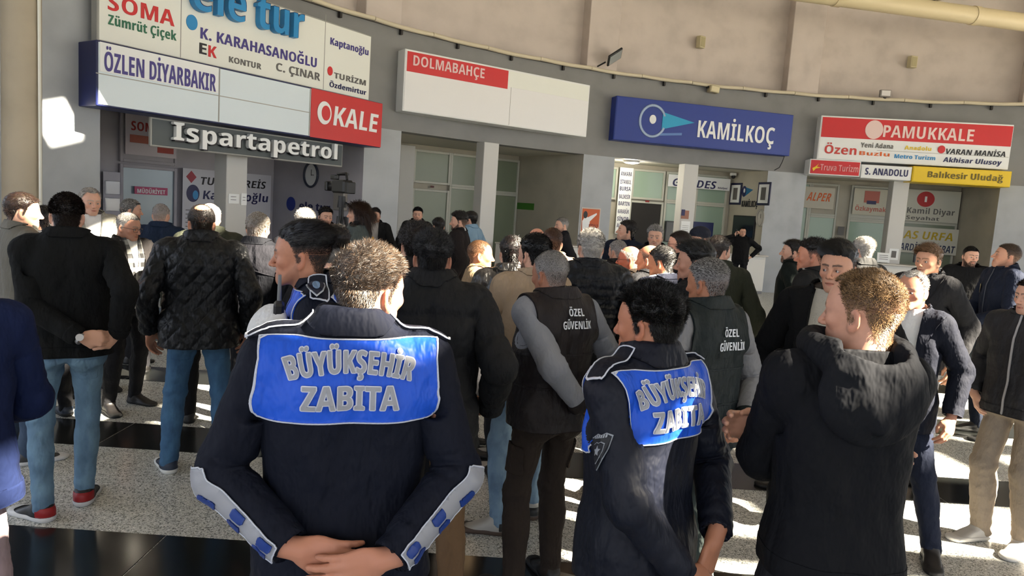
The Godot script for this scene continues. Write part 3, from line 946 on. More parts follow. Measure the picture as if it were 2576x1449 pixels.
	word(l4, "ARDİNÇ MURAT", Vector3(1.62, 1.46, -1.856), 1.5, 0.2, paint(Color(0.06, 0.14, 0.30), 0.5), 0.1, true, 0.003)
	var wr := thing("notice", "small grey notice beside the green glass of the right hand office", "notice")
	wr.transform = office_frame(3)
	panel(wr, "sheet", -0.88, -0.70, 1.66, 1.92, -1.93, greyink)
	# things on the right hand counter
	var nb := thing("sign_stand", "small white sign stand on the counter under the yellow board", "sign")
	nb.transform = office_frame(3).translated_local(Vector3(-0.32, 1.03, 0.25))
	part("board", boxm(Vector3(0.32, 0.26, 0.02), 0.004, Vector3(0, 0.14, 0)), white, nb, Transform3D(Basis(Vector3.RIGHT, -0.15), Vector3.ZERO))
	part("foot", boxm(Vector3(0.2, 0.02, 0.1), 0.004, Vector3(0, 0.01, 0)), alu, nb)
	for j in 3:
		part("text_line", boxm(Vector3(0.22, 0.012, 0.004), 0.0, Vector3(0, 0.10 + j * 0.05, 0.014)), greyink, nb, Transform3D(Basis(Vector3.RIGHT, -0.15), Vector3.ZERO))
	var hp := thing("notice", "white notice hanging on the pillar at the right hand counter", "notice")
	hp.transform = office_frame(3)
	panel(hp, "sheet", -0.10, 0.14, 1.12, 1.42, -0.012, white)
	panel(hp, "print", -0.04, 0.08, 1.18, 1.36, -0.006, greyink)
	screen("monitor", "dark monitor on the counter below the blue lettering", office_frame(3).translated_local(Vector3(0, 0, 0.15)), 0.45, 0.98, 1.10, 1.46)


func circle3(at: Vector3, rx: float, ry: float) -> Array:
	var o := []
	for k in 33:
		o.append(at + Vector3(cos(TAU * k / 32.0) * rx, sin(TAU * k / 32.0) * ry, 0))
	return o


func screen(called: String, label: String, f: Transform3D, x0: float, x1: float, y0: float, y1: float) -> void:
	var t := thing(called, label, "screen")
	t.transform = f
	var c := Vector3((x0 + x1) / 2, (y0 + y1) / 2, 0.03)
	part("case", boxm(Vector3(x1 - x0, y1 - y0, 0.05), 0.008, c), paint(Color(0.06, 0.06, 0.065), 0.4), t)
	part("glass", boxm(Vector3(x1 - x0 - 0.06, y1 - y0 - 0.06, 0.004), 0.0, c + Vector3(0, 0, 0.027)), paint(Color(0.10, 0.13, 0.13), 0.12), t)
	if called == "monitor":
		part("stand", boxm(Vector3(0.2, y0 - 1.035, 0.12), 0.004, Vector3(c.x, (y0 + 1.035) / 2, 0.02)), paint(Color(0.06, 0.06, 0.065), 0.4), t)


# ---------------------------------------------------------------- shapes grown from distance fields

func smin(a: float, b: float, k: float) -> float:
	var h := maxf(k - absf(a - b), 0.0) / k
	return minf(a, b) - h * h * k * 0.25


func smax(a: float, b: float, k: float) -> float:
	return -smin(-a, -b, k)


func ell(p: Vector3, c: Vector3, r: Vector3) -> float:
	var q := p - c
	var k0 := (q / r).length()
	var k1 := (q / (r * r)).length()
	return k0 * (k0 - 1.0) / maxf(k1, 0.0001)


func cone(p: Vector3, a: Vector3, b: Vector3, ra: float, rb: float) -> float:
	var ab := b - a
	var t := clampf((p - a).dot(ab) / ab.length_squared(), 0.0, 1.0)
	return (p - a - ab * t).length() - lerpf(ra, rb, t)


# surface nets: one vertex in each cell the surface crosses, one quad round each crossed edge
func nets(sdf: Callable, lo: Vector3, hi: Vector3, h: float) -> Dictionary:
	var B := 4
	var bx := int(ceil((hi.x - lo.x) / h / B))
	var by := int(ceil((hi.y - lo.y) / h / B))
	var bz := int(ceil((hi.z - lo.z) / h / B))
	var nx := bx * B + 1
	var ny := by * B + 1
	var nz := bz * B + 1
	var sy := nx
	var sz := nx * ny
	var val := PackedFloat32Array()
	val.resize(nx * ny * nz)
	val.fill(NAN)
	var vid := PackedInt32Array()
	vid.resize(nx * ny * nz)
	vid.fill(-1)
	var active := PackedInt32Array()
	var lim := h * B * 0.5 * 1.733 * 1.35
	for z in bz:
		for y in by:
			for x in bx:
				var c := lo + Vector3(x + 0.5, y + 0.5, z + 0.5) * (h * B)
				if absf(sdf.call(c)) < lim:
					active.append(x * B + y * B * sy + z * B * sz)
	for o in active:
		for z in B + 1:
			for y in B + 1:
				var row := o + y * sy + z * sz
				for x in B + 1:
					var k := row + x
					if is_nan(val[k]):
						val[k] = sdf.call(lo + Vector3(k % nx, (k / sy) % ny, k / sz) * h)
	var V := PackedVector3Array()
	var cells := PackedInt32Array()
	var co := [0, 1, sy, sy + 1, sz, sz + 1, sz + sy, sz + sy + 1]
	var cp := [Vector3(0, 0, 0), Vector3(1, 0, 0), Vector3(0, 1, 0), Vector3(1, 1, 0), Vector3(0, 0, 1), Vector3(1, 0, 1), Vector3(0, 1, 1), Vector3(1, 1, 1)]
	var edges := [[0, 1], [2, 3], [4, 5], [6, 7], [0, 2], [1, 3], [4, 6], [5, 7], [0, 4], [1, 5], [2, 6], [3, 7]]
	for o in active:
		for z in B:
			for y in B:
				for x in B:
					var k: int = o + x + y * sy + z * sz
					var neg := 0
					for q in 8:
						if val[k + co[q]] < 0.0:
							neg += 1
					if neg == 0 or neg == 8:
						continue
					var sum := Vector3.ZERO
					var cnt := 0
					for e in edges:
						var a: float = val[k + co[e[0]]]
						var b: float = val[k + co[e[1]]]
						if (a < 0.0) != (b < 0.0):
							var pa: Vector3 = cp[e[0]]
							sum += pa.lerp(cp[e[1]], a / (a - b))
							cnt += 1
					vid[k] = V.size()
					cells.append(k)
					V.append(lo + (Vector3(k % nx, (k / sy) % ny, k / sz) + sum / cnt) * h)
	var N := PackedVector3Array()
	N.resize(V.size())
	var ep := h * 0.5
	for j in V.size():
		var p := V[j]
		var g := Vector3(sdf.call(p + Vector3(ep, 0, 0)) - sdf.call(p - Vector3(ep, 0, 0)), sdf.call(p + Vector3(0, ep, 0)) - sdf.call(p - Vector3(0, ep, 0)), sdf.call(p + Vector3(0, 0, ep)) - sdf.call(p - Vector3(0, 0, ep)))
		N[j] = g.normalized() if g.length_squared() > 1e-16 else Vector3.UP
	var I := PackedInt32Array()
	var steps := [[1, sy, sz], [sy, sz, 1], [sz, 1, sy]]
	for k in cells:
		for ax in 3:
			var a: float = val[k]
			var b: float = val[k + steps[ax][0]]
			if is_nan(a) or is_nan(b) or (a < 0.0) == (b < 0.0):
				continue
			var u: int = steps[ax][1]
			var w: int = steps[ax][2]
			if k - u - w < 0:
				continue
			var q0 := vid[k]
			var q1 := vid[k - u]
			var q2 := vid[k - u - w]
			var q3 := vid[k - w]
			if q0 < 0 or q1 < 0 or q2 < 0 or q3 < 0:
				continue
			if a < 0.0:
				I.append_array(PackedInt32Array([q0, q2, q1, q0, q3, q2]))
			else:
				I.append_array(PackedInt32Array([q0, q1, q2, q0, q2, q3]))
	return {"v": V, "n": N, "i": I}


# keep what has f > 0; the cut edge gets a small turned-in hem, and its segments are handed back for piping
func clip(t: Dictionary, f: PackedFloat32Array, off := 0.0, hem := 0.006) -> Dictionary:
	var tv: PackedVector3Array = t.v
	var tn: PackedVector3Array = t.n
	var ti: PackedInt32Array = t.i
	var V := PackedVector3Array()
	var N := PackedVector3Array()
	var I := PackedInt32Array()
	var remap := PackedInt32Array()
	remap.resize(tv.size())
	remap.fill(-1)
	var cut := {}
	var segs := []
	for k in range(0, ti.size(), 3):
		var poly := PackedInt32Array()
		var cuts := PackedInt32Array()
		for e in 3:
			var a := ti[k + e]
			var b := ti[k + (e + 1) % 3]
			if f[a] > 0.0:
				if remap[a] < 0:
					remap[a] = V.size()
					V.append(tv[a] + tn[a] * off)
					N.append(tn[a])
				poly.append(remap[a])
			if (f[a] > 0.0) != (f[b] > 0.0):
				var key := mini(a, b) * 1000003 + maxi(a, b)
				if not cut.has(key):
					var s := f[a] / (f[a] - f[b])
					cut[key] = V.size()
					var nn := tn[a].lerp(tn[b], s).normalized()
					V.append(tv[a].lerp(tv[b], s) + nn * off)
					N.append(nn)
				poly.append(cut[key])
				cuts.append(cut[key])
		if poly.size() >= 3:
			I.append_array(PackedInt32Array([poly[0], poly[1], poly[2]]))
			if poly.size() == 4:
				I.append_array(PackedInt32Array([poly[0], poly[2], poly[3]]))
		if cuts.size() == 2:
			segs.append([cuts[0], cuts[1]])
	if hem > 0.0:
		var down := {}
		for s in segs:
			for a in s:
				if not down.has(a):
					down[a] = V.size()
					V.append(V[a] - N[a] * hem)
					N.append(N[a])
			var a0: int = s[0]
			var a1: int = s[1]
			I.append_array(PackedInt32Array([a0, a1, down[a1], a0, down[a1], down[a0]]))
	return {"v": V, "n": N, "i": I, "s": segs}


# a thin raised cord along the cut edge of a clipped piece
func piping(t: Dictionary, r: float, lift: float) -> Dictionary:
	var V := PackedVector3Array()
	var N := PackedVector3Array()
	var I := PackedInt32Array()
	for s in t.s:
		var a: Vector3 = t.v[s[0]] + t.n[s[0]] * lift
		var b: Vector3 = t.v[s[1]] + t.n[s[1]] * lift
		var d := b - a
		if d.length() < 0.0004:
			continue
		d = d.normalized()
		a -= d * r * 0.4
		b += d * r * 0.4
		var up: Vector3 = t.n[s[0]]
		var side := d.cross(up).normalized()
		var k := V.size()
		for q in 4:
			var o: Vector3 = [up, side, -up, -side][q]
			V.append(a + o * r)
			V.append(b + o * r)
			N.append(o)
			N.append(o)
		for q in 4:
			var x := k + q * 2
			var y := k + ((q + 1) % 4) * 2
			I.append_array(PackedInt32Array([x, x + 1, y, y, x + 1, y + 1]))
	return {"v": V, "n": N, "i": I}


func merge(list: Array) -> Dictionary:
	var V := PackedVector3Array()
	var N := PackedVector3Array()
	var I := PackedInt32Array()
	for t in list:
		var k := V.size()
		V.append_array(t.v)
		N.append_array(t.n)
		for j in t.i:
			I.append(j + k)
	return {"v": V, "n": N, "i": I}


func to_mesh(t: Dictionary, colors := PackedColorArray()) -> ArrayMesh:
	var arr := []
	arr.resize(Mesh.ARRAY_MAX)
	arr[Mesh.ARRAY_VERTEX] = t.v
	arr[Mesh.ARRAY_NORMAL] = t.n
	arr[Mesh.ARRAY_INDEX] = t.i
	if colors.size():
		arr[Mesh.ARRAY_COLOR] = colors
	var am := ArrayMesh.new()
	if t.v.size() and t.i.size():
		am.add_surface_from_arrays(Mesh.PRIMITIVE_TRIANGLES, arr)
	return am


# ---------------------------------------------------------------- the standing figure, 1.76 m, arms out, facing -Z

const ARM := Vector3(0.643, -0.766, 0.0)
const SHOULDER := Vector3(0.172, 1.408, 0.0)
const UPPER := 0.30
const FORE := 0.265
const HIP := Vector3(0.092, 0.92, 0.0)
const KNEE := Vector3(0.100, 0.505, -0.012)
const ANKLE := Vector3(0.105, 0.085, 0.02)

var TORSO := [[0.66, 0.200, 0.150, 0.0], [0.84, 0.198, 0.152, 0.006], [0.95, 0.195, 0.148, 0.002], [1.08, 0.178, 0.122, -0.004], [1.22, 0.188, 0.124, 0.0], [1.32, 0.194, 0.126, 0.006], [1.39, 0.172, 0.112, 0.012], [1.44, 0.128, 0.094, 0.016], [1.49, 0.092, 0.076, 0.018], [1.53, 0.072, 0.070, 0.016], [1.60, 0.07, 0.068, 0.01]]
var T := {}


func torso_at(y: float) -> Vector3:
	var k := 0
	while k < TORSO.size() - 2 and y > TORSO[k + 1][0]:
		k += 1
	var a: Array = TORSO[k]
	var b: Array = TORSO[k + 1]
	var t := clampf((y - a[0]) / (b[0] - a[0]), 0.0, 1.0)
	t = lerpf(t, t * t * (3.0 - 2.0 * t), 0.6)
	return Vector3(lerpf(a[1], b[1], t), lerpf(a[2], b[2], t), lerpf(a[3], b[3], t))


func jacket_sdf(p: Vector3) -> float:
	var q := Vector3(absf(p.x), p.y, p.z)
	var r := torso_at(p.y)
	# superellipse across, so that the back stays broad and flat
	var ux := q.x / r.x
	var uz := absf(q.z - r.z) / r.y
	var m := pow(pow(ux, 2.5) + pow(uz, 2.5), 0.4)
	var d := (m - 1.0) * lerpf(r.y, r.x, ux * ux / maxf(ux * ux + uz * uz, 0.0001))
	d = maxf(d, maxf(0.64 - p.y, p.y - 1.535))
	d = smin(d, cone(q, Vector3(0.055, 1.458, 0.012), Vector3(0.160, 1.402, 0.004), 0.048, 0.060), 0.06)
	var arm := smin(cone(q, SHOULDER, SHOULDER + ARM * UPPER, 0.069, 0.062), cone(q, SHOULDER + ARM * UPPER, SHOULDER + ARM * (UPPER + FORE), 0.062, 0.047), 0.02)
	var tp := (q - SHOULDER).dot(ARM)
	arm = maxf(arm, tp - 0.575)
	d = smin(d, arm, 0.045)
	# shoulder blades and the hollow of the back
	if p.z > 0.0 and p.y > 1.0:
		d += 0.008 * exp(-pow(q.x / 0.035, 2.0)) * smoothstep(1.0, 1.2, p.y) * smoothstep(1.45, 1.35, p.y)
		d -= 0.007 * exp(-pow((q.x - 0.09) / 0.05, 2.0) - pow((p.y - 1.31) / 0.08, 2.0))
	return d


# cloth folds, in the resting figure
func folds(p: Vector3) -> float:
	var q := Vector3(absf(p.x), p.y, p.z)
	var g := q.x - armhole(q.y)
	if g > 0.0:
		var tp := (q - SHOULDER).dot(ARM)
		var w := exp(-pow((tp - 0.29) / 0.075, 2.0)) + 0.75 * smoothstep(0.40, 0.54, tp) + 0.5 * exp(-pow((tp - 0.10) / 0.05, 2.0)) + 0.2
		return 0.0075 * w * fold_noise.get_noise_3d(p.x * 9 + tp * 13, tp * 15.0, p.z * 12.0 + tp * 4)
	var low := 0.55 + 0.8 * smoothstep(1.22, 0.95, p.y) + 0.5 * smoothstep(0.10, 0.0, absf(g)) * smoothstep(1.1, 1.25, p.y)
	return 0.0075 * low * fold_noise.get_noise_3d(p.x * 7.0 + p.y * 2.0, p.y * 3.4 + absf(p.x) * 5.0 * smoothstep(1.1, 1.4, p.y), p.z * 6.0 + 3.0) + 0.003 * smoothstep(1.1, 0.9, p.y) * fold_noise.get_noise_3d(p.x * 5.0, p.y * 17.0, p.z * 5.0)


func armhole(y: float) -> float:
	return 0.178 + maxf(0.0, 1.30 - y) * 0.45


func trouser_sdf(p: Vector3) -> float:
	var q := Vector3(absf(p.x), p.y, p.z)
	var r := torso_at(clampf(p.y, 0.84, 1.1))
	var hipr := Vector2(r.x * 0.85, r.y * 0.82)
	var uz := (p.z - 0.006) / hipr.y
	var m := sqrt(pow(q.x / hipr.x, 2.0) + uz * uz)
	var d := (m - 1.0) * hipr.y
	d = maxf(d, maxf(0.845 - p.y, p.y - 1.06))
	var th := cone(q, HIP + Vector3(-0.004, 0, 0.004), KNEE, 0.087, 0.062)
	var sh := cone(q, KNEE, Vector3(0.105, 0.06, 0.02), 0.063, 0.054)
	var calf := ell(q, Vector3(0.104, 0.36, 0.018), Vector3(0.06, 0.14, 0.062))
	var leg := smin(smin(th, sh, 0.03), calf, 0.03)
	leg = maxf(leg, 0.035 - p.y)
	leg = maxf(leg, 0.004 - q.x - 0.02 * smoothstep(0.78, 0.86, p.y))
	d = smin(d, leg, 0.05)
	d = smin(d, ell(q, Vector3(0.078, 0.885, 0.068), Vector3(0.070, 0.080, 0.055)), 0.05)
	return d


func trouser_folds(p: Vector3) -> float:
	var w := 0.45 + 1.0 * exp(-pow((p.y - 0.50) / 0.10, 2.0)) + 1.2 * smoothstep(0.24, 0.08, p.y) + 0.8 * exp(-pow((p.y - 0.82) / 0.07, 2.0))
	return 0.0052 * w * fold_noise.get_noise_3d(p.x * 7.0 + 5.0, p.y * 17.0 + absf(p.x) * 8.0, p.z * 8.0) + 0.004 * fold_noise.get_noise_3d(p.x * 5.0, p.y * 3.0, p.z * 5.0 + 9.0)


func shoe_sdf(p: Vector3) -> float:     # ankle over the origin, sole on y = 0
	var w := 0.040 + 0.010 * smoothstep(0.02, -0.12, p.z) - 0.006 * smoothstep(-0.14, -0.2, p.z)
	var z := clampf(p.z, -0.165 + 0.0, 0.045)
	var top := lerpf(0.075, 0.026, smoothstep(-0.02, -0.17, p.z))
	var q := Vector3(p.x, 0.0, p.z - z)
	var dx := sqrt(q.x * q.x + q.z * q.z) - w
	var dy := absf(p.y - top * 0.5) - top * 0.5
	var d := smax(dx, dy, 0.03)
	d = smin(d, cone(p, Vector3(0, 0.05, 0.012), Vector3(0, 0.125, 0.018), 0.046, 0.044), 0.03)
	d = maxf(d, p.y - 0.115)
	if p.y < 0.028:
		d -= 0.004
	return maxf(d, -p.y)


# a right hand: wrist at the origin, fingers down -Y, palm towards -X, thumb forward (-Z)
func finger_chains(curl: float, spread: float) -> Array:
	var out := []
	var base := [Vector3(0.002, -0.088, -0.030), Vector3(0.004, -0.093, -0.009), Vector3(0.003, -0.090, 0.012), Vector3(0.0, -0.082, 0.030)]
	var lens := [[0.040, 0.026, 0.020], [0.044, 0.029, 0.021], [0.041, 0.027, 0.020], [0.032, 0.021, 0.018]]
	for f in 4:
		var pts := [base[f] + Vector3(0, 0.05, 0.35 * -base[f].z), base[f]]
		var ang := 0.15 + curl * 0.9
		var p: Vector3 = base[f]
		for j in 3:
			var dir := Vector3(-sin(ang), -cos(ang), (base[f].z - 0.0) * spread * 6.0).normalized()
			p = p + dir * lens[f][j]
			pts.append(p)
			ang += curl * (1.15 if j == 0 else 0.7) + 0.12
		out.append(pts)
	out.append([Vector3(-0.004, -0.022, -0.020), Vector3(-0.014, -0.050, -0.043), Vector3(-0.022 - curl * 0.02, -0.078, -0.052 + curl * 0.012), Vector3(-0.026 - curl * 0.028, -0.102, -0.050 + curl * 0.025)])
	return out


func hand_sdf(p: Vector3, ch: Array) -> float:
	var d := cone(p, Vector3(0, 0.03, 0), Vector3(0, -0.012, 0), 0.027, 0.026)
	d = smin(d, ell(p, Vector3(0.0, -0.055, 0.001), Vector3(0.0155, 0.052, 0.042)), 0.02)
	d = smin(d, ell(p, Vector3(-0.008, -0.045, -0.024), Vector3(0.014, 0.032, 0.018)), 0.015)
	var rr := [[0.0105, 0.0098, 0.0088, 0.0078], [0.0108, 0.01, 0.009, 0.008], [0.0105, 0.0095, 0.0086, 0.0076], [0.0095, 0.0085, 0.0077, 0.007]]
	for f in 4:
		var c: Array = ch[f]
		if (p - c[2]).length() > 0.09:
			continue
		var df := cone(p, c[0], c[1], 0.0115, rr[f][0])
		for j in 3:
			df = smin(df, cone(p, c[j + 1], c[j + 2], rr[f][j], rr[f][j + 1]), 0.004)
		d = smin(d, df, 0.006)
	var th: Array = ch[4]
	var dt := cone(p, th[0], th[1], 0.016, 0.0135)
	dt = smin(dt, cone(p, th[1], th[2], 0.0130, 0.0108), 0.006)
	dt = smin(dt, cone(p, th[2], th[3], 0.0108, 0.0085), 0.005)
	return smin(d, dt, 0.010)


# a head on its neck: pivot at the origin, chin about -0.045, crown about 0.19
func head_sdf(p: Vector3) -> float:
	var q := Vector3(absf(p.x), p.y, p.z)
	var d := ell(q, Vector3(0, 0.098, 0.014), Vector3(0.0765, 0.091, 0.098))
	d = smin(d, ell(q, Vector3(0, 0.085, -0.030), Vector3(0.069, 0.070, 0.066)), 0.03)
	d = smin(d, ell(q, Vector3(0, 0.035, -0.030), Vector3(0.060, 0.075, 0.062)), 0.03)
	var jaw := smin(cone(q, Vector3(0.050, 0.012, 0.004), Vector3(0.018, -0.030, -0.072), 0.020, 0.017), ell(q, Vector3(0, -0.028, -0.078), Vector3(0.021, 0.018, 0.018)), 0.02)
	d = smin(d, jaw, 0.03)
	d = smin(d, ell(q, Vector3(0, 0.0, -0.074), Vector3(0.030, 0.028, 0.022)), 0.02)
	d = smin(d, ell(q, Vector3(0.045, 0.040, -0.062), Vector3(0.020, 0.016, 0.018)), 0.02)
	# brow, sockets, eyelids
	d = smin(d, cone(q, Vector3(0.012, 0.082, -0.093), Vector3(0.044, 0.083, -0.076), 0.007, 0.007), 0.012)
	d = smax(d, -ell(q, Vector3(0.031, 0.062, -0.100), Vector3(0.021, 0.013, 0.018)), 0.012)
	d = smin(d, ell(q, Vector3(0.031, 0.062, -0.0795), Vector3(0.0145, 0.0125, 0.0135)), 0.004)
	# nose
	d = smin(d, cone(q, Vector3(0, 0.074, -0.092), Vector3(0, 0.034, -0.116), 0.0075, 0.0105), 0.012)
	d = smin(d, ell(q, Vector3(0, 0.030, -0.116), Vector3(0.011, 0.0095, 0.011)), 0.006)
	d = smin(d, ell(q, Vector3(0.0125, 0.027, -0.104), Vector3(0.008, 0.0075, 0.011)), 0.006)
	# mouth
	d = smin(d, ell(q, Vector3(0, 0.0015, -0.0945), Vector3(0.021, 0.0045, 0.006)), 0.005)
	d = smin(d, ell(q, Vector3(0, -0.0085, -0.0935), Vector3(0.018, 0.0055, 0.006)), 0.005)
	d = smax(d, -cone(q, Vector3(0, -0.0032, -0.103), Vector3(0.022, -0.0045, -0.092), 0.0022, 0.0018), 0.004)
	# ear
	if q.x > 0.05:
		var e := q - Vector3(0.078, 0.048, 0.012)
		var ca := cos(0.35)
		var sa := sin(0.35)
		var r := Vector3(e.x * ca - e.z * sa, e.y, e.x * sa + e.z * ca)   # flares backwards
		r = Vector3(r.x, r.y * 0.97 + r.z * 0.22, r.z * 0.97 - r.y * 0.22)
		var ear := ell(r, Vector3.ZERO, Vector3(0.0085, 0.033, 0.020))
		ear = smin(ear, ell(r, Vector3(0.0, -0.025, -0.004), Vector3(0.006, 0.011, 0.009)), 0.01)
		ear = smax(ear, -ell(r, Vector3(0.009, 0.005, -0.003), Vector3(0.0085, 0.020, 0.0115)), 0.005)
		d = smin(d, ear, 0.007)
	# neck
	d = smin(d, cone(q, Vector3(0, 0.03, 0.022), Vector3(0, -0.13, 0.030), 0.053, 0.058), 0.028)
	d = smin(d, cone(q, Vector3(0.03, 0.03, 0.030), Vector3(0.034, -0.13, 0.030), 0.028, 0.034), 0.03)
	return maxf(d, -0.13 - p.y)


func hood_sdf(p: Vector3) -> float:
	var q := Vector3(absf(p.x), p.y, p.z)
	var ring := Vector2(Vector2(q.x / 1.12, (q.z - 0.022) / 1.06).length() - 0.098, p.y - 1.487 + (p.z - 0.02) * 0.12)
	var d := sqrt(ring.x * ring.x * 1.3 + ring.y * ring.y * 0.55) - 0.034
	if p.z < -0.05:
		d += (-0.05 - p.z) * 0.25
	d = smin(d, ell(q, Vector3(0, 1.392, 0.132), Vector3(0.150, 0.125, 0.060)), 0.04)
	d = smax(d, -ell(q, Vector3(0, 1.500, 0.118), Vector3(0.078, 0.085, 0.052)), 0.02)
	d = smax(d, -cone(q, Vector3(0, 1.40, 0.02), Vector3(0, 1.6, 0.02), 0.068, 0.078), 0.02)
	d = smin(d, cone(q, Vector3(0.07, 1.445, 0.165), Vector3(0.0, 1.325, 0.19), 0.014, 0.014), 0.03)
	return d + 0.004 * fold_noise.get_noise_3d(p.x * 9, p.y * 13, p.z * 9)


func shifted(t: Dictionary, f: Callable) -> Dictionary:
	var V: PackedVector3Array = t.v.duplicate()
	var N: PackedVector3Array = t.n.duplicate()
	var d := PackedFloat32Array()
	d.resize(V.size())
	for k in V.size():
		d[k] = f.call(V[k])
	for k in V.size():
		V[k] += N[k] * d[k]
	return relit({"v": V, "n": N, "i": t.i})


# smooth normals from the triangles
func relit(t: Dictionary) -> Dictionary:
	var V: PackedVector3Array = t.v
	var I: PackedInt32Array = t.i
	var N := PackedVector3Array()
	N.resize(V.size())
	for k in range(0, I.size(), 3):
		var a := I[k]
		var b := I[k + 1]
		var c := I[k + 2]
		var nn := (V[c] - V[a]).cross(V[b] - V[a])
		N[a] += nn
		N[b] += nn
		N[c] += nn
	for k in N.size():
		N[k] = N[k].normalized()
	return {"v": V, "n": N, "i": I}


func build_templates() -> void:
	var t0 := Time.get_ticks_msec()
	T.jacket_near = shifted(nets(jacket_sdf, Vector3(-0.60, 0.64, -0.20), Vector3(0.60, 1.56, 0.22), 0.011), folds)
	T.jacket_fine = shifted(nets(jacket_sdf, Vector3(-0.60, 0.64, -0.20), Vector3(0.60, 1.56, 0.22), 0.0078), folds)
	T.jacket = shifted(nets(jacket_sdf, Vector3(-0.60, 0.64, -0.20), Vector3(0.60, 1.56, 0.22), 0.017), folds)
	T.trousers_near = shifted(nets(trouser_sdf, Vector3(-0.24, 0.0, -0.2), Vector3(0.24, 1.1, 0.2), 0.012), trouser_folds)
	T.trousers = shifted(nets(trouser_sdf, Vector3(-0.24, 0.0, -0.2), Vector3(0.24, 1.1, 0.2), 0.018), trouser_folds)
	T.shoe = nets(shoe_sdf, Vector3(-0.07, -0.01, -0.24), Vector3(0.07, 0.13, 0.11), 0.008)
	T.head_near = nets(head_sdf, Vector3(-0.11, -0.14, -0.14), Vector3(0.11, 0.20, 0.13), 0.0042)
	T.head = nets(head_sdf, Vector3(-0.11, -0.14, -0.14), Vector3(0.11, 0.20, 0.13), 0.0068)
	for c in [["relaxed", 0.32, 0.25], ["curled", 0.95, 0.1], ["flat", 0.08, 0.5]]:
		var ch := finger_chains(c[1], c[2])
		T["hand_" + c[0]] = nets(hand_sdf.bind(ch), Vector3(-0.10, -0.22, -0.085), Vector3(0.05, 0.05, 0.07), 0.0048)
	print("templates ", Time.get_ticks_msec() - t0, " ms; jacket ", T.jacket_near.v.size(), " ", T.jacket.v.size(), " head ", T.head_near.v.size(), " ", T.head.v.size())


# ---------------------------------------------------------------- posing

class Rig:
	var scale := 1.0
	var wide := 1.0
	var deep := 1.0
	var belly := 0.0
	var slim := 1.0                  # sleeve and trouser width
	var drop := Vector3.ZERO
	var qc := Quaternion.IDENTITY    # chest
	var jw := Vector3(0, 1.04, 0)
	var sp := [Vector3.ZERO, Vector3.ZERO]
	var q_sw := [Quaternion.IDENTITY, Quaternion.IDENTITY]
	var q_tw := [Quaternion.IDENTITY, Quaternion.IDENTITY]
	var q_f := [Quaternion.IDENTITY, Quaternion.IDENTITY]
	var wrist := [Vector3.ZERO, Vector3.ZERO]
	var fore := [Vector3.DOWN, Vector3.DOWN]
	var hip := [Vector3.ZERO, Vector3.ZERO]
	var knee := [Vector3.ZERO, Vector3.ZERO]
	var ankle := [Vector3.ZERO, Vector3.ZERO]
	var q_th := [Quaternion.IDENTITY, Quaternion.IDENTITY]
	var q_sh := [Quaternion.IDENTITY, Quaternion.IDENTITY]
	var foot_turn := [0.0, 0.0]
	var pivot := Vector3(0, 1.525, 0.004)
	var q_h := Quaternion.IDENTITY
	var head_k := 1.0

	func chest(p: Vector3) -> Vector3:
		var t := smoothstep(0.98, 1.25, p.y)
		return jw + drop + Quaternion.IDENTITY.slerp(qc, t) * (p - jw)


var G: Rig
var who: Node3D
var near := false


func basis_of(x: Vector3, y: Vector3) -> Basis:
	x = x.normalized()
	y = (y - x * y.dot(x)).normalized()
	return Basis(x, y, x.cross(y))


func set_arm(side: int, target: Vector3, pole: Vector3, shrug := Vector3.ZERO) -> void:
	var sx := 1.0 if side == 0 else -1.0
	var s := SHOULDER * Vector3(sx, 1, 1)
	var a := ARM * Vector3(sx, 1, 1)
	var sm := Vector3(s.x * G.wide, s.y, s.z)
	var S := G.chest(sm) + G.qc * shrug
	G.sp[side] = S
	var W := G.drop + G.jw + G.qc * (target - G.jw)
	var d := W - S
	var L := clampf(d.length(), 0.16, UPPER + FORE - 0.004)
	var dn := d.normalized()
	W = S + dn * L
	var x := (UPPER * UPPER - FORE * FORE + L * L) / (2 * L)
	var h := sqrt(maxf(UPPER * UPPER - x * x, 0.0))
	var pw := G.qc * pole
	pw = (pw - dn * pw.dot(dn)).normalized()
	var E := S + dn * x + pw * h
	var a2 := (E - S).normalized()
	var f2 := (W - E).normalized()
	var flex := f2 - a2 * f2.dot(a2)
	flex = (flex if flex.length() > 0.12 else -pw).normalized()
	var rest := basis_of(a, Vector3(0, 0, -1))
	var posed := basis_of(a2, flex)
	var qa := G.qc * a
	G.q_sw[side] = Quaternion(qa.normalized(), a2) * G.qc if qa.dot(a2) > -0.999 else G.qc
	G.q_tw[side] = (posed * rest.inverse()).get_rotation_quaternion()
	G.q_f[side] = (Quaternion(a2, f2) * G.q_tw[side]).normalized() if a2.dot(f2) < 0.99999 else G.q_tw[side]
	G.wrist[side] = W
	G.fore[side] = f2


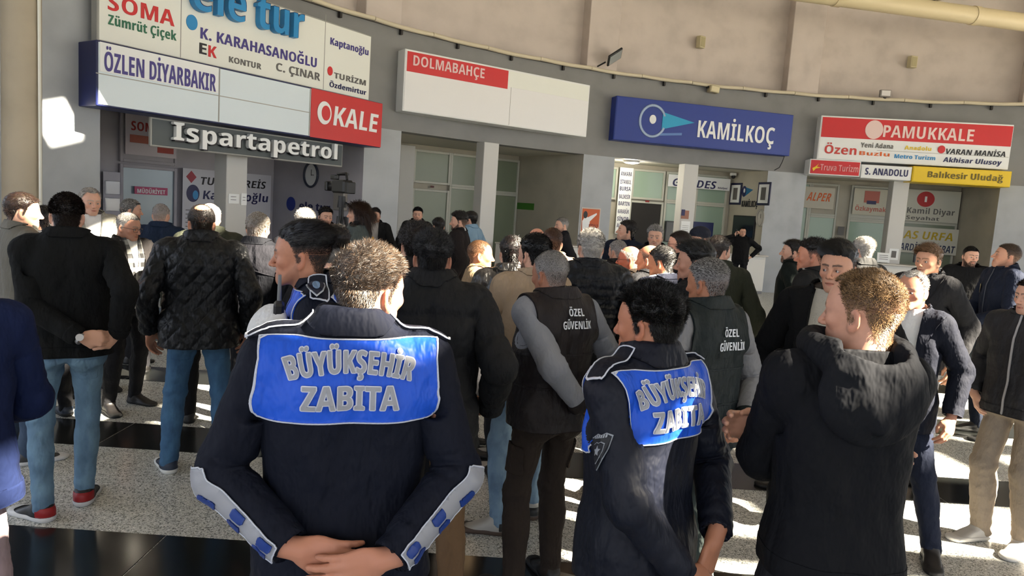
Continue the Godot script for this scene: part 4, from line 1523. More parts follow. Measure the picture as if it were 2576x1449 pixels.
func set_leg(side: int, dx: float, dz: float, turn: float) -> void:
	var sx := 1.0 if side == 0 else -1.0
	var H := HIP * Vector3(sx, 1, 1) + G.drop
	var A := ANKLE * Vector3(sx, 1, 1) + Vector3(dx, 0, dz)
	var l1 := (KNEE - HIP).length()
	var l2 := (ANKLE - KNEE).length()
	var d := A - H
	var L := minf(d.length(), l1 + l2 - 0.0005)
	var dn := d.normalized()
	var x := (l1 * l1 - l2 * l2 + L * L) / (2 * L)
	var h := sqrt(maxf(l1 * l1 - x * x, 0.0))
	var pole := Vector3(sin(-turn) * 0.6, 0, -1.0)
	pole = (pole - dn * pole.dot(dn)).normalized()
	var K := H + dn * x + pole * h
	var r1 := ((KNEE - HIP) * Vector3(sx, 1, 1)).normalized()
	var r2 := ((ANKLE - KNEE) * Vector3(sx, 1, 1)).normalized()
	G.hip[side] = H
	G.knee[side] = K
	G.ankle[side] = A
	G.q_th[side] = Quaternion(r1, (K - H).normalized())
	G.q_sh[side] = Quaternion(r2, (A - K).normalized())
	G.foot_turn[side] = turn


func pose_upper(V: PackedVector3Array) -> PackedVector3Array:
	var out := PackedVector3Array()
	out.resize(V.size())
	for k in V.size():
		var p := V[k]
		var t := smoothstep(0.98, 1.25, p.y)
		var bell := G.belly * exp(-pow((p.y - 1.06) / 0.14, 2.0))
		var pm := Vector3(p.x * (G.wide + bell * 2.0), p.y, p.z * G.deep + (-bell if p.z < 0.0 else bell * 0.25))
		if p.y > 1.42:
			pm = pm.lerp(p, smoothstep(1.42, 1.49, p.y))
		var base := G.jw + G.drop + Quaternion.IDENTITY.slerp(G.qc, t) * (pm - G.jw)
		var side := 0 if p.x >= 0.0 else 1
		var q := Vector3(absf(p.x), p.y, p.z)
		var w := lerpf(0.012, 0.052, clampf((p.y - 1.22) / 0.11, 0.0, 1.0))
		var ts := smoothstep(-w, w, q.x - armhole(p.y))
		if ts <= 0.0:
			out[k] = base
			continue
		var sx := 1.0 if side == 0 else -1.0
		var s := SHOULDER * Vector3(sx, 1, 1)
		var a := ARM * Vector3(sx, 1, 1)
		var d := p - s
		var tp := d.dot(a)
		if G.slim != 1.0:
			var ax := a * tp
			d = ax + (d - ax) * lerpf(1.0, G.slim, ts)
		var S: Vector3 = G.sp[side]
		var pos: Vector3
		var te := smoothstep(0.225, 0.375, tp)
		if te > 0.0:
			var E: Vector3 = S + G.q_tw[side] * (a * UPPER)
			pos = E + G.q_tw[side].slerp(G.q_f[side], te) * (d - a * UPPER)
		else:
			var qu: Quaternion = G.q_sw[side].slerp(G.q_tw[side], clampf(tp / 0.22, 0.0, 1.0))
			pos = S + G.qc.slerp(qu, ts) * d
		out[k] = base.lerp(pos, ts)
	return out


func pose_lower(V: PackedVector3Array) -> PackedVector3Array:
	var out := PackedVector3Array()
	out.resize(V.size())
	for k in V.size():
		var p := V[k]
		var side := 0 if p.x >= 0.0 else 1
		var sx := 1.0 if side == 0 else -1.0
		var bell := G.belly * 0.6 * exp(-pow((p.y - 1.04) / 0.14, 2.0))
		var wx := lerpf(1.0, G.wide, smoothstep(0.6, 0.95, p.y))
		var dz := lerpf(1.0, G.deep, smoothstep(0.6, 0.95, p.y))
		var base := Vector3(p.x * (wx + bell), p.y, p.z * dz - (bell if p.z < 0.0 else 0.0)) + G.drop
		var th := smoothstep(0.98, 0.80, p.y) * smoothstep(-0.01, 0.03, absf(p.x))
		if th <= 0.0:
			out[k] = base
			continue
		var kn := KNEE * Vector3(sx, 1, 1)
		var c := (HIP.lerp(KNEE, clampf((HIP.y - p.y) / (HIP.y - KNEE.y), 0.0, 1.0)) if p.y > KNEE.y else KNEE.lerp(ANKLE, (KNEE.y - p.y) / (KNEE.y - ANKLE.y))) * Vector3(sx, 1, 1)
		var k2 := lerpf(1.0, G.slim, smoothstep(0.80, 0.6, p.y))
		var pp := Vector3(c.x + (p.x - c.x) * k2, p.y, c.z + (p.z - c.z) * k2)
		var tk := smoothstep(0.57, 0.43, p.y)
		var pos: Vector3
		if tk > 0.0:
			pos = G.knee[side] + G.q_th[side].slerp(G.q_sh[side], tk) * (pp - kn)
		else:
			pos = G.hip[side] + Quaternion.IDENTITY.slerp(G.q_th[side], th) * (pp - HIP * Vector3(sx, 1, 1))
		out[k] = base.lerp(pos, th)
	return out


func pose_head(V: PackedVector3Array) -> PackedVector3Array:
	var out := PackedVector3Array()
	out.resize(V.size())
	var c := G.chest(G.pivot)
	for k in V.size():
		var p := V[k]
		var t := smoothstep(-0.11, 0.005, p.y)
		out[k] = c + G.qc.slerp(G.q_h, t) * (p * lerpf(1.0, G.head_k, t))
	return out


func scaled(V: PackedVector3Array) -> PackedVector3Array:
	for k in V.size():
		V[k] *= G.scale
	return V


# poses a piece of clothing and hangs it on the person
func wear(called: String, t: Dictionary, m: Material, lower := false, parent: Node3D = null, pair := false) -> MeshInstance3D:
	if pair:                        # one piece for each side
		var last: MeshInstance3D
		for sx in [1.0, -1.0]:
			var I := PackedInt32Array()
			for k in range(0, t.i.size(), 3):
				if (t.v[t.i[k]].x + t.v[t.i[k + 1]].x + t.v[t.i[k + 2]].x) * sx > 0.0:
					I.append_array(t.i.slice(k, k + 3))
			var remap := {}
			var V := PackedVector3Array()
			var N := PackedVector3Array()
			for k in I.size():
				if not remap.has(I[k]):
					remap[I[k]] = V.size()
					V.append(t.v[I[k]])
					N.append(t.n[I[k]])
				I[k] = remap[I[k]]
			if V.size():
				last = wear(called, {"v": V, "n": N, "i": I}, m, lower, parent)
		return last
	if t.v.size() == 0:
		return null
	var V := scaled(pose_lower(t.v) if lower else pose_upper(t.v))
	var r := relit({"v": V, "n": t.n, "i": t.i})
	return part(called, to_mesh(r), m, parent if parent else who)


func cut_by(t: Dictionary, f: Callable, off := 0.0, hem := 0.006) -> Dictionary:
	var a := PackedFloat32Array()
	a.resize(t.v.size())
	for k in a.size():
		a[k] = f.call(t.v[k])
	return clip(t, a, off, hem)


func along_arm(p: Vector3) -> float:
	return (Vector3(absf(p.x), p.y, p.z) - SHOULDER).dot(ARM)


func sleeve(p: Vector3) -> float:
	return absf(p.x) - armhole(p.y)


# angle round the sleeve: 0 behind, positive towards the outside
func round_arm(p: Vector3) -> float:
	var d := Vector3(absf(p.x), p.y, p.z) - SHOULDER
	return atan2(d.dot(Vector3(0.766, 0.643, 0)), d.z)


func quilt_diamond(p: Vector3) -> float:
	var u := p.x
	var w := p.y
	if sleeve(p) > 0.0:
		u = round_arm(p) * 0.065
		w = along_arm(p)
	var a := absf(sin((u + w * 0.75) * PI / 0.074))
	var b := absf(sin((u - w * 0.75) * PI / 0.074))
	return 0.0095 * pow(minf(a, b), 0.5) + 0.0012 * fine_noise.get_noise_3d(p.x * 22, p.y * 14, p.z * 22)


func quilt_rows(p: Vector3, pitch: float, amp: float) -> float:
	var w := along_arm(p) if sleeve(p) > 0.0 else p.y
	return amp * pow(absf(sin(w * PI / pitch)), 0.6) + amp * 0.35 * fine_noise.get_noise_3d(p.x * 26, p.y * 12, p.z * 26)


func quilted(t: Dictionary, style: String) -> Dictionary:
	if style == "diamond":
		return shifted(t, quilt_diamond)
	if style == "rows":
		return shifted(t, quilt_rows.bind(0.056, 0.011))
	if style == "wide_rows":
		return shifted(t, quilt_rows.bind(0.17, 0.013))
	return t


# lettering laid on the back: x along the back, y up, pushed out to the cloth
func back_word(text: String, y0: float, width: float, height: float, m: Material, arc := 0.0, lift := 0.010, x0 := 0.0, front := false, called := "lettering", grow := 0.0) -> void:
	var t := letters(text, height, true, 0.004)
	var arr := t.get_mesh_arrays()
	var vs: PackedVector3Array = arr[Mesh.ARRAY_VERTEX]
	var ix: PackedInt32Array = arr[Mesh.ARRAY_INDEX]
	var lo := vs[0]
	var hi := vs[0]
	for p in vs:
		lo = lo.min(p)
		hi = hi.max(p)
	var k := width / (hi.x - lo.x)
	# split long triangles so that the letters can follow the cloth
	var todo := []
	for j in range(0, ix.size(), 3):
		todo.append([vs[ix[j]], vs[ix[j + 1]], vs[ix[j + 2]]])
	var V := PackedVector3Array()
	var I := PackedInt32Array()
	var N := PackedVector3Array()
	while todo.size():
		var tr: Array = todo.pop_back()
		var l := [(tr[0] - tr[1]).length(), (tr[1] - tr[2]).length(), (tr[2] - tr[0]).length()]
		var e: int = l.find(l.max())
		if l[e] * maxf(k, 1.0) > 0.022:
			var a: Vector3 = tr[e]
			var b: Vector3 = tr[(e + 1) % 3]
			var c: Vector3 = tr[(e + 2) % 3]
			var mid := (a + b) * 0.5
			todo.append([a, mid, c])
			todo.append([mid, b, c])
			continue
		for p in tr:
			I.append(V.size())
			var tx: float = (p.x - (lo.x + hi.x) * 0.5) * k
			var ty: float = p.y - (lo.y + hi.y) * 0.5
			if arc > 0.0:
				var th := tx / arc
				tx = (arc + ty) * sin(th)
				ty = (arc + ty) * cos(th) - arc
			var zz: float = p.z
			V.append(Vector3(x0 + tx, y0 + ty, zz))
			N.append(Vector3.BACK)
	if grow > 0.0:
		var V0 := V.duplicate()
		var I0 := I.duplicate()
		V.clear()
		I.clear()
		N.clear()
		for q in 8:
			var o := Vector3(cos(TAU * q / 8.0), sin(TAU * q / 8.0), 0) * grow
			for j in I0:
				I.append(j + q * V0.size())
			for v0 in V0:
				V.append(v0 + o)
				N.append(Vector3.BACK)
	for j in V.size():
		var p := V[j]
		var sgn := -1.0 if front else 1.0
		var x := p.x * (-1.0 if front else 1.0)
		var z := 0.22
		for q in 14:
			var dd := jacket_sdf(Vector3(x, p.y, z * sgn)) - folds(Vector3(x, p.y, z * sgn))
			z -= dd
			if dd < 0.0004:
				break
		V[j] = Vector3(x, p.y, (z + lift + p.z * 0.5) * sgn)
	wear(called, {"v": V, "n": N, "i": I}, m)


# a flat badge on the upper sleeve or the chest, bent over the cloth
func badge(outline: PackedVector2Array, at: Vector3, out: Vector3, up: Vector3, m: Material, lift: float, called: String) -> void:
	var pm := plate(outline, 0.002)
	var arr := pm.surface_get_arrays(0)
	var vs: PackedVector3Array = arr[Mesh.ARRAY_VERTEX]
	var right := up.cross(out).normalized()
	for k in vs.size():
		var p: Vector3 = at + right * vs[k].x + up * vs[k].y + out * 0.05
		for q in 12:
			var dd := jacket_sdf(p) - folds(p)
			p -= out * dd
			if dd < 0.0004:
				break
		vs[k] = p + out * (lift + vs[k].z)
	wear(called, {"v": vs, "n": arr[Mesh.ARRAY_NORMAL], "i": arr[Mesh.ARRAY_INDEX]}, m)


# ---------------------------------------------------------------- heads

const LINE := [[0, 0.137], [25, 0.137], [45, 0.129], [58, 0.118], [68, 0.098], [77, 0.058], [83, 0.034], [89, 0.040], [95, 0.080], [110, 0.078], [120, 0.040], [132, 0.004], [150, -0.024], [180, -0.034]]


func hairline(p: Vector3, rec: float) -> float:
	var phi := rad_to_deg(atan2(absf(p.x), -(p.z - 0.010)))
	var k := 0
	while k < LINE.size() - 2 and phi > LINE[k + 1][0]:
		k += 1
	var y := lerpf(LINE[k][1], LINE[k + 1][1], clampf((phi - LINE[k][0]) / (LINE[k + 1][0] - LINE[k][0]), 0.0, 1.0))
	y += rec * smoothstep(75.0, 35.0, phi) * (0.6 + 0.6 * exp(-pow((phi - 40.0) / 16.0, 2.0)))
	return p.y - y + 0.0045 * fine_noise.get_noise_3d(p.x * 75.0, p.y * 20.0, p.z * 75.0)


func beard_at(p: Vector3) -> float:
	if p.z > 0.004 or p.y < -0.062:
		return 0.0
	var phi := rad_to_deg(atan2(absf(p.x), -(p.z - 0.010)))
	var top := 0.021
	if phi < 18.0:
		top = 0.021
	elif phi < 30.0:
		top = lerpf(0.019, -0.012, (phi - 18.0) / 12.0)
	else:
		top = lerpf(-0.012, 0.045, clampf((phi - 30.0) / 50.0, 0.0, 1.0))
	var lips := Vector2(p.x / 0.024, (p.y + 0.004) / 0.0105).length()
	return smoothstep(0.0, 0.012, top - p.y) * smoothstep(0.9, 1.15, lips) * smoothstep(-0.062, -0.045, p.y) * smoothstep(92.0, 82.0, phi)


func lin(c: Color) -> Color:
	return c.srgb_to_linear()


func make_head(d: Dictionary) -> void:
	var t: Dictionary = T.head_near if near else T.head
	var V: PackedVector3Array = t.v.duplicate()
	var f: Dictionary = d.get("face", {})
	var jw: float = f.get("jaw", 1.0)
	var fw: float = f.get("wide", 1.0)
	var nose: float = f.get("nose", 1.0)
	var hair: Dictionary = d.get("hair", {})
	var skin := lin(d.get("skin", Color(0.80, 0.62, 0.53)))
	var hc := lin(hair.get("c", Color(0.10, 0.08, 0.07)))
	var root_c := hc.lerp(Color(0.5, 0.5, 0.5), hair.get("grey", 0.0) * 0.8)
	var brow := lin(d.get("brow", hair.get("c", Color(0.10, 0.08, 0.07))))
	var rec: float = hair.get("rec", 0.0)
	var bald: float = hair.get("bald", 0.0)
	var bc := Vector3(0, 0.185, hair.get("bald_z", 0.02))
	var side_d: float = hair.get("fade", 0.75)
	var top_d: float = hair.get("cover", 0.95)
	var beard: float = d.get("beard", 0.25)
	var bcol := lin(d.get("beard_c", Color(0.13, 0.10, 0.09)))
	var C := PackedColorArray()
	C.resize(V.size())
	var N: PackedVector3Array = t.n
	for k in V.size():
		var p := V[k]
		var n := fine_noise.get_noise_3d(p.x * 60, p.y * 60, p.z * 60)
		var c := skin * (1.0 + 0.06 * n)
		var red := exp(-pow(Vector2(absf(p.x) - 0.045, p.y - 0.035).length() / 0.022, 2.0)) * float(p.z < -0.03) + exp(-pow((p - Vector3(0, 0.032, -0.12)).length() / 0.014, 2.0)) + 0.8 * float(absf(p.x) > 0.081)
		c = c.lerp(Color(c.r * 1.02, c.g * 0.72, c.b * 0.66), 0.45 * clampf(red, 0.0, 1.0))
		if p.z < -0.08:
			var lips := Vector2(p.x / 0.022, (p.y + 0.004) / 0.0092).length()
			c = c.lerp(Color(skin.r * 0.72, skin.g * 0.42, skin.b * 0.42), 0.75 * smoothstep(1.1, 0.85, lips))
			if absf(p.y + 0.0036) < 0.0022 and absf(p.x) < 0.023:
				c = c * 0.45
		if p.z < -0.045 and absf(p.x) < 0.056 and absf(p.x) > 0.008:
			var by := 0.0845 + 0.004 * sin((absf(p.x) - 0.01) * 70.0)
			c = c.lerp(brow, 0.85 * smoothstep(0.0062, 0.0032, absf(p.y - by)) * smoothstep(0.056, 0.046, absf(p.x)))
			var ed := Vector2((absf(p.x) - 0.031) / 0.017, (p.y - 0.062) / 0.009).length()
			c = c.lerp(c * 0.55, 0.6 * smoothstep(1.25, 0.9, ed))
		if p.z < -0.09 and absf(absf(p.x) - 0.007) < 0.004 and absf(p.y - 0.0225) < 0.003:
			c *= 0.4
		c = c.lerp(bcol.lerp(c, 0.15), beard * beard_at(p) * (0.85 + 0.3 * n))
		var s := hairline(p, rec)
		if s > -0.004 and not (absf(p.x) > 0.0795 and p.y < 0.09):
			var dens := lerpf(side_d * lerpf(0.35, 1.0, smoothstep(-0.02, 0.06, p.y)), top_d, smoothstep(hair.get("cut", 0.085) - 0.035, hair.get("cut", 0.085) + 0.012, p.y))
			if bald > 0.0:
				dens *= smoothstep(bald - 0.014, bald + 0.012, (p - bc).length())
			c = c.lerp(root_c * 0.9, dens * smoothstep(-0.004, 0.012, s + 0.006 * n))
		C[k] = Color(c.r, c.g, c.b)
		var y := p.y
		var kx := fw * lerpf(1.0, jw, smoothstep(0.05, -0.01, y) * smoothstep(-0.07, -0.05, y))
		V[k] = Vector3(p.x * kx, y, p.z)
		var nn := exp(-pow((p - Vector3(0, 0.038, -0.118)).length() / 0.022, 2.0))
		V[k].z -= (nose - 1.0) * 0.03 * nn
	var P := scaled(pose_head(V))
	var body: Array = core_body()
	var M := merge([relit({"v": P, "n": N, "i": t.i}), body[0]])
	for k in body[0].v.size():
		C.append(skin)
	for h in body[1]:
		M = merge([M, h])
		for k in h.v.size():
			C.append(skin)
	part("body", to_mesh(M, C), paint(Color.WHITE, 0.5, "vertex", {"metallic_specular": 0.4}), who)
	# eyes
	for sx in [1.0, -1.0]:
		var eye := Shape.new()
		var gaze: float = f.get("gaze", 0.0)
		eye.tint = Color(0.45, 0.41, 0.39)
		eye.ball(Vector3(sx * 0.031 * fw, 0.0610, -0.0806), Vector3(0.0126, 0.0108, 0.0126), 8, 12)
		eye.tint = Color(0.035, 0.018, 0.010)
		eye.ball(Vector3(sx * 0.031 * fw + gaze, 0.0612, -0.0893), Vector3(0.0058, 0.0058, 0.0050), 6, 10)
		var es := {"v": scaled(pose_head(eye.v)), "n": eye.n, "i": eye.i}
		part("eye", to_mesh(relit(es), eye.c), paint(Color.WHITE, 0.12, "vertex", {"metallic_specular": 0.5}), who)
	if hair.get("len", 0.02) > 0.0:
		make_hair(hair, t, hc, fw, rec, bald, bc)
	if beard > 0.7:
		make_beard(t, bcol, fw, d.get("beard_len", 0.007))
	if d.has("glasses"):
		make_glasses(fw, d.glasses)


# strands rooted all over the scalp, with a thin cap of hair under them
func make_hair(h: Dictionary, t: Dictionary, hc: Color, fw: float, rec: float, bald: float, bc: Vector3) -> void:
	var V: PackedVector3Array = t.v
	var N: PackedVector3Array = t.n
	var top_l: float = h.get("len", 0.02)
	var side_l: float = h.get("side", 0.006)
	var comb: Vector3 = h.get("comb", Vector3(0, 0.1, -0.6))
	var lift: float = h.get("lift", 0.6)
	var grey: float = h.get("grey", 0.0)
	var white := Color(0.62, 0.60, 0.57)
	var F := PackedFloat32Array()
	F.resize(V.size())
	var roots := PackedInt32Array()
	var L := PackedFloat32Array()
	L.resize(V.size())
	for k in V.size():
		var p := V[k]
		var s := hairline(p, rec)
		if absf(p.x) > 0.0785 and p.y < 0.088 and p.z < 0.04:
			s = -0.02
		if bald > 0.0:
			s = minf(s, (p - bc).length() - bald)
		F[k] = s
		L[k] = lerpf(side_l, top_l, smoothstep(h.get("cut", 0.085), h.get("cut", 0.085) + 0.045, p.y + 0.10 * maxf(0.0, p.z) * h.get("back", 0.0)))
		if s > 0.0:
			roots.append(k)
	var FC := PackedFloat32Array()
	FC.resize(V.size())
	for k in V.size():
		FC[k] = minf(F[k], (L[k] - 0.0095) * 3.0 + 0.016 * fine_noise.get_noise_3d(V[k].x * 50.0, V[k].y * 30.0, V[k].z * 50.0))
	var cap := clip(t, FC, 0.0, 0.0)
	# the cap stands off by most of the hair's length, less towards its edge
	var CV: PackedVector3Array = cap.v
	var CC := PackedColorArray()
	CC.resize(CV.size())
	for k in CV.size():
		var p := CV[k]
		var s := hairline(p, rec)
		if bald > 0.0:
			s = minf(s, (p - bc).length() - bald)
		var l := lerpf(side_l, top_l, smoothstep(h.get("cut", 0.085), h.get("cut", 0.085) + 0.045, p.y))
		var lump := 0.8 + 0.35 * fine_noise.get_noise_3d(p.x * 40, p.y * 40, p.z * 30) * smoothstep(0.004, 0.02, l)
		CV[k] = p + cap.n[k] * (minf(l, 0.045) * 0.45 * lump * smoothstep(0.0, 0.03, s) * smoothstep(0.009, 0.02, l) + 0.0004) + comb * minf(l, 0.04) * 0.22 * smoothstep(0.0, 0.03, s)
		var sh := 0.8 + 0.4 * fine_noise.get_noise_3d(p.x * 70, p.y * 90, p.z * 50)
		var c := hc.lerp(white, grey * 0.6) * sh
		CC[k] = Color(c.r, c.g, c.b)
	var SV := PackedVector3Array()
	var SI := PackedInt32Array()
	var SC := PackedColorArray()
	var count: int = int(h.get("n", 9000 if near else 1800) * (1.7 if near else 1.5))
	var wid: float = 0.00055 if near else 0.0013
	if roots.size() == 0:
		return
	for j in count:
		var k := roots[rng.randi() % roots.size()]
		var n := N[k]
		var p := V[k] + Vector3(rng.randf_range(-1, 1), rng.randf_range(-1, 1), rng.randf_range(-1, 1)) * 0.0035
		var l := L[k] * rng.randf_range(0.75, 1.15)
		if h.get("curly", false):
			l *= 0.8
		var jit: Vector3 = Vector3(rng.randf_range(-1, 1), rng.randf_range(-1, 1), rng.randf_range(-1, 1)) * h.get("mess", 0.22)
		var flow: Vector3 = comb + 0.5 * Vector3(fine_noise.get_noise_3d(p.x * 24, p.y * 24, p.z * 24), 0.0, fine_noise.get_noise_3d(p.z * 24, p.x * 24, 7)) * h.get("mess", 0.22) * 3.0
		if p.y < 0.075:
			flow = Vector3(0, -0.7, 0.25) if not h.get("long", false) else Vector3(0, -1.4, 0.15)
		var up: float = lift * lerpf(0.3, 1.0, smoothstep(0.006, 0.016, L[k])) if not h.get("long", false) else lift
		var dir: Vector3 = (n * up + flow + jit * (0.6 if L[k] < 0.01 else 1.0)).normalized()
		var dir2: Vector3 = (n * up * 0.35 + flow * 1.5 + jit * 1.4 + Vector3(0, -0.25, 0)).normalized()
		if h.get("long", false):
			dir2 = (n * 0.05 + Vector3(0, -1.3, 0.12) + jit).normalized()
		var b := p + n * 0.001
		var m: Vector3 = b + dir * l * 0.55
		var e: Vector3 = m + dir2 * l * 0.5
		var side: Vector3 = dir.cross(n + jit * 0.5).normalized() * wid
		var c: Color = hc * rng.randf_range(0.7, 1.3)
		if rng.randf() < grey:
			c = white.lerp(hc, 0.25) * rng.randf_range(0.5, 0.85)
		elif h.has("tip") and rng.randf() < 0.6:
			c = lin(h.tip) * rng.randf_range(0.6, 1.2)
		var o := SV.size()
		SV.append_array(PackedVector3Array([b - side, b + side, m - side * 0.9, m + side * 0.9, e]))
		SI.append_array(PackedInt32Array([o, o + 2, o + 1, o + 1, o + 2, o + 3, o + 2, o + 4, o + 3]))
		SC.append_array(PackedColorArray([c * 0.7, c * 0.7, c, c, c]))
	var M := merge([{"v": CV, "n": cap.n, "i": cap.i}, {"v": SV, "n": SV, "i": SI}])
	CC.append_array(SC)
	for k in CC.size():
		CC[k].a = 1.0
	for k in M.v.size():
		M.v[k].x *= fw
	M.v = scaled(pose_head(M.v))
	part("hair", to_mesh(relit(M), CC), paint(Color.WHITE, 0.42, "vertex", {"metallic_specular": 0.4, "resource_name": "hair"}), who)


func make_beard(t: Dictionary, bc: Color, fw: float, l0: float) -> void:
	var roots := PackedInt32Array()
	for k in t.v.size():
		if beard_at(t.v[k]) > 0.35:
			roots.append(k)
	var SV := PackedVector3Array()
	var SI := PackedInt32Array()
	var SC := PackedColorArray()
	for j in (3500 if near else 900):
		var k := roots[rng.randi() % roots.size()]
		var p: Vector3 = t.v[k] + Vector3(rng.randf_range(-1, 1), rng.randf_range(-1, 1), 0) * 0.003
		p.x *= fw
		var n: Vector3 = t.n[k]
		var dir := (n * 0.5 + Vector3(0, -0.8, 0) + Vector3(rng.randf_range(-1, 1), rng.randf_range(-1, 1), rng.randf_range(-1, 1)) * 0.3).normalized()
		var l := l0 * rng.randf_range(0.6, 1.2)
		var side := dir.cross(n).normalized() * (0.0007 if near else 0.0018)
		var o := SV.size()
		SV.append_array(PackedVector3Array([p - side, p + side, p + dir * l]))
		SI.append_array(PackedInt32Array([o, o + 2, o + 1]))
		var c: Color = bc * rng.randf_range(0.6, 1.5)
		c.a = 1.0
		SC.append_array(PackedColorArray([c, c, c]))
	var M := {"v": scaled(pose_head(SV)), "n": SV, "i": SI}
	part("beard", to_mesh(relit(M), SC), paint(Color.WHITE, 0.5, "vertex", {"metallic_specular": 0.4, "resource_name": "hair"}), who)


func make_glasses(fw: float, c: Color) -> void:
	var s := Shape.new()
	for sx in [1.0, -1.0]:
		var rim := []
		for j in 17:
			var a := TAU * j / 16.0
			var cx := signf(cos(a)) * pow(absf(cos(a)), 0.6)
			var cy := signf(sin(a)) * pow(absf(sin(a)), 0.6)
			rim.append(Vector3(sx * (0.0335 + 0.026 * cx) * fw, 0.058 + 0.018 * cy, -0.1055 + 0.006 * absf(0.0335 + 0.026 * cx) / 0.06))
		s.tube(rim, [0.0017], 6, 1.0, false)
		s.tube([Vector3(sx * 0.058 * fw, 0.066, -0.100), Vector3(sx * 0.076 * fw, 0.067, -0.05), Vector3(sx * 0.083 * fw, 0.066, 0.0), Vector3(sx * 0.083 * fw, 0.055, 0.02)], [0.0016], 6)
	s.tube([Vector3(-0.009, 0.064, -0.1075), Vector3(0.009, 0.064, -0.1075)], [0.0016], 6)
	var es := {"v": scaled(pose_head(s.v)), "n": s.n, "i": s.i}
	part("glasses", to_mesh(relit(es)), paint(c, 0.3), who)


# the body under the clothes, coarse, and the two hands; all in one mesh with the head
func core_body() -> Array:
	var s := Shape.new()
	var st := []
	var sr := []
	for e in [[0.95, 0.06], [1.1, 0.06], [1.25, 0.07], [1.36, 0.06], [1.44, 0.045], [1.49, 0.04]]:
		st.append(G.chest(Vector3(0, e[0], 0.015)))
		sr.append(e[1])
	s.tube(st, sr, 10)
	for side in 2:
		var sd := Vector3(1.0 if side == 0 else -1.0, 1, 1)
		var ax := PackedVector3Array([Vector3(0.04, 1.38, 0.0) * sd, Vector3(0.12, 1.40, 0.0) * sd])
		for q in 8:
			ax.append((SHOULDER + ARM * (0.01 + 0.076 * q)) * sd)
		s.tube(Array(pose_upper(ax)) + [G.wrist[side]], [0.03, 0.028, 0.028, 0.026, 0.026, 0.026, 0.026, 0.026, 0.025, 0.024], 8)
		s.tube([G.drop + Vector3(0, 0.97, 0.01), G.hip[side], G.knee[side], G.ankle[side]], [0.05, 0.05, 0.035, 0.03], 8)
	var hands := []
	var P: Dictionary = pose
	for side in 2:
		var key: String = "R" if side == 0 else "L"
		var h: Dictionary = T["hand_" + P.get(key + "hand", "relaxed")]
		var d: Vector3 = P.get(key + "dir", G.fore[side])
		if P.has(key + "dir"):
			d = G.qc * d
		var sx := 1.0 if side == 0 else -1.0
		var pn: Vector3 = G.q_f[side] * Vector3(-0.766 * sx, -0.643, 0)
		if P.has(key + "palm"):
			pn = G.qc * P[key + "palm"]
		d = d.normalized()
		pn = (pn - d * pn.dot(d)).normalized()
		var thumb := (-pn).cross(-d)            # local -Z is the thumb side of a right hand
		var B := Basis(-pn, -d, thumb)
		var hv: PackedVector3Array = h.v.duplicate()
		var hi: PackedInt32Array = h.i.duplicate()
		for k in hv.size():
			var p := hv[k]
			if side == 1:
				p.z = -p.z
			hv[k] = G.wrist[side] + d * 0.012 + B * p
		if side == 1:
			for k in range(0, hi.size(), 3):
				var x := hi[k]
				hi[k] = hi[k + 1]
				hi[k + 1] = x
		hands.append(relit({"v": scaled(hv), "n": h.n, "i": hi}))
	var core := {"v": scaled(s.v), "n": s.n, "i": s.i}
	return [relit(core), hands]


var pose := {}


# ---------------------------------------------------------------- the crowd

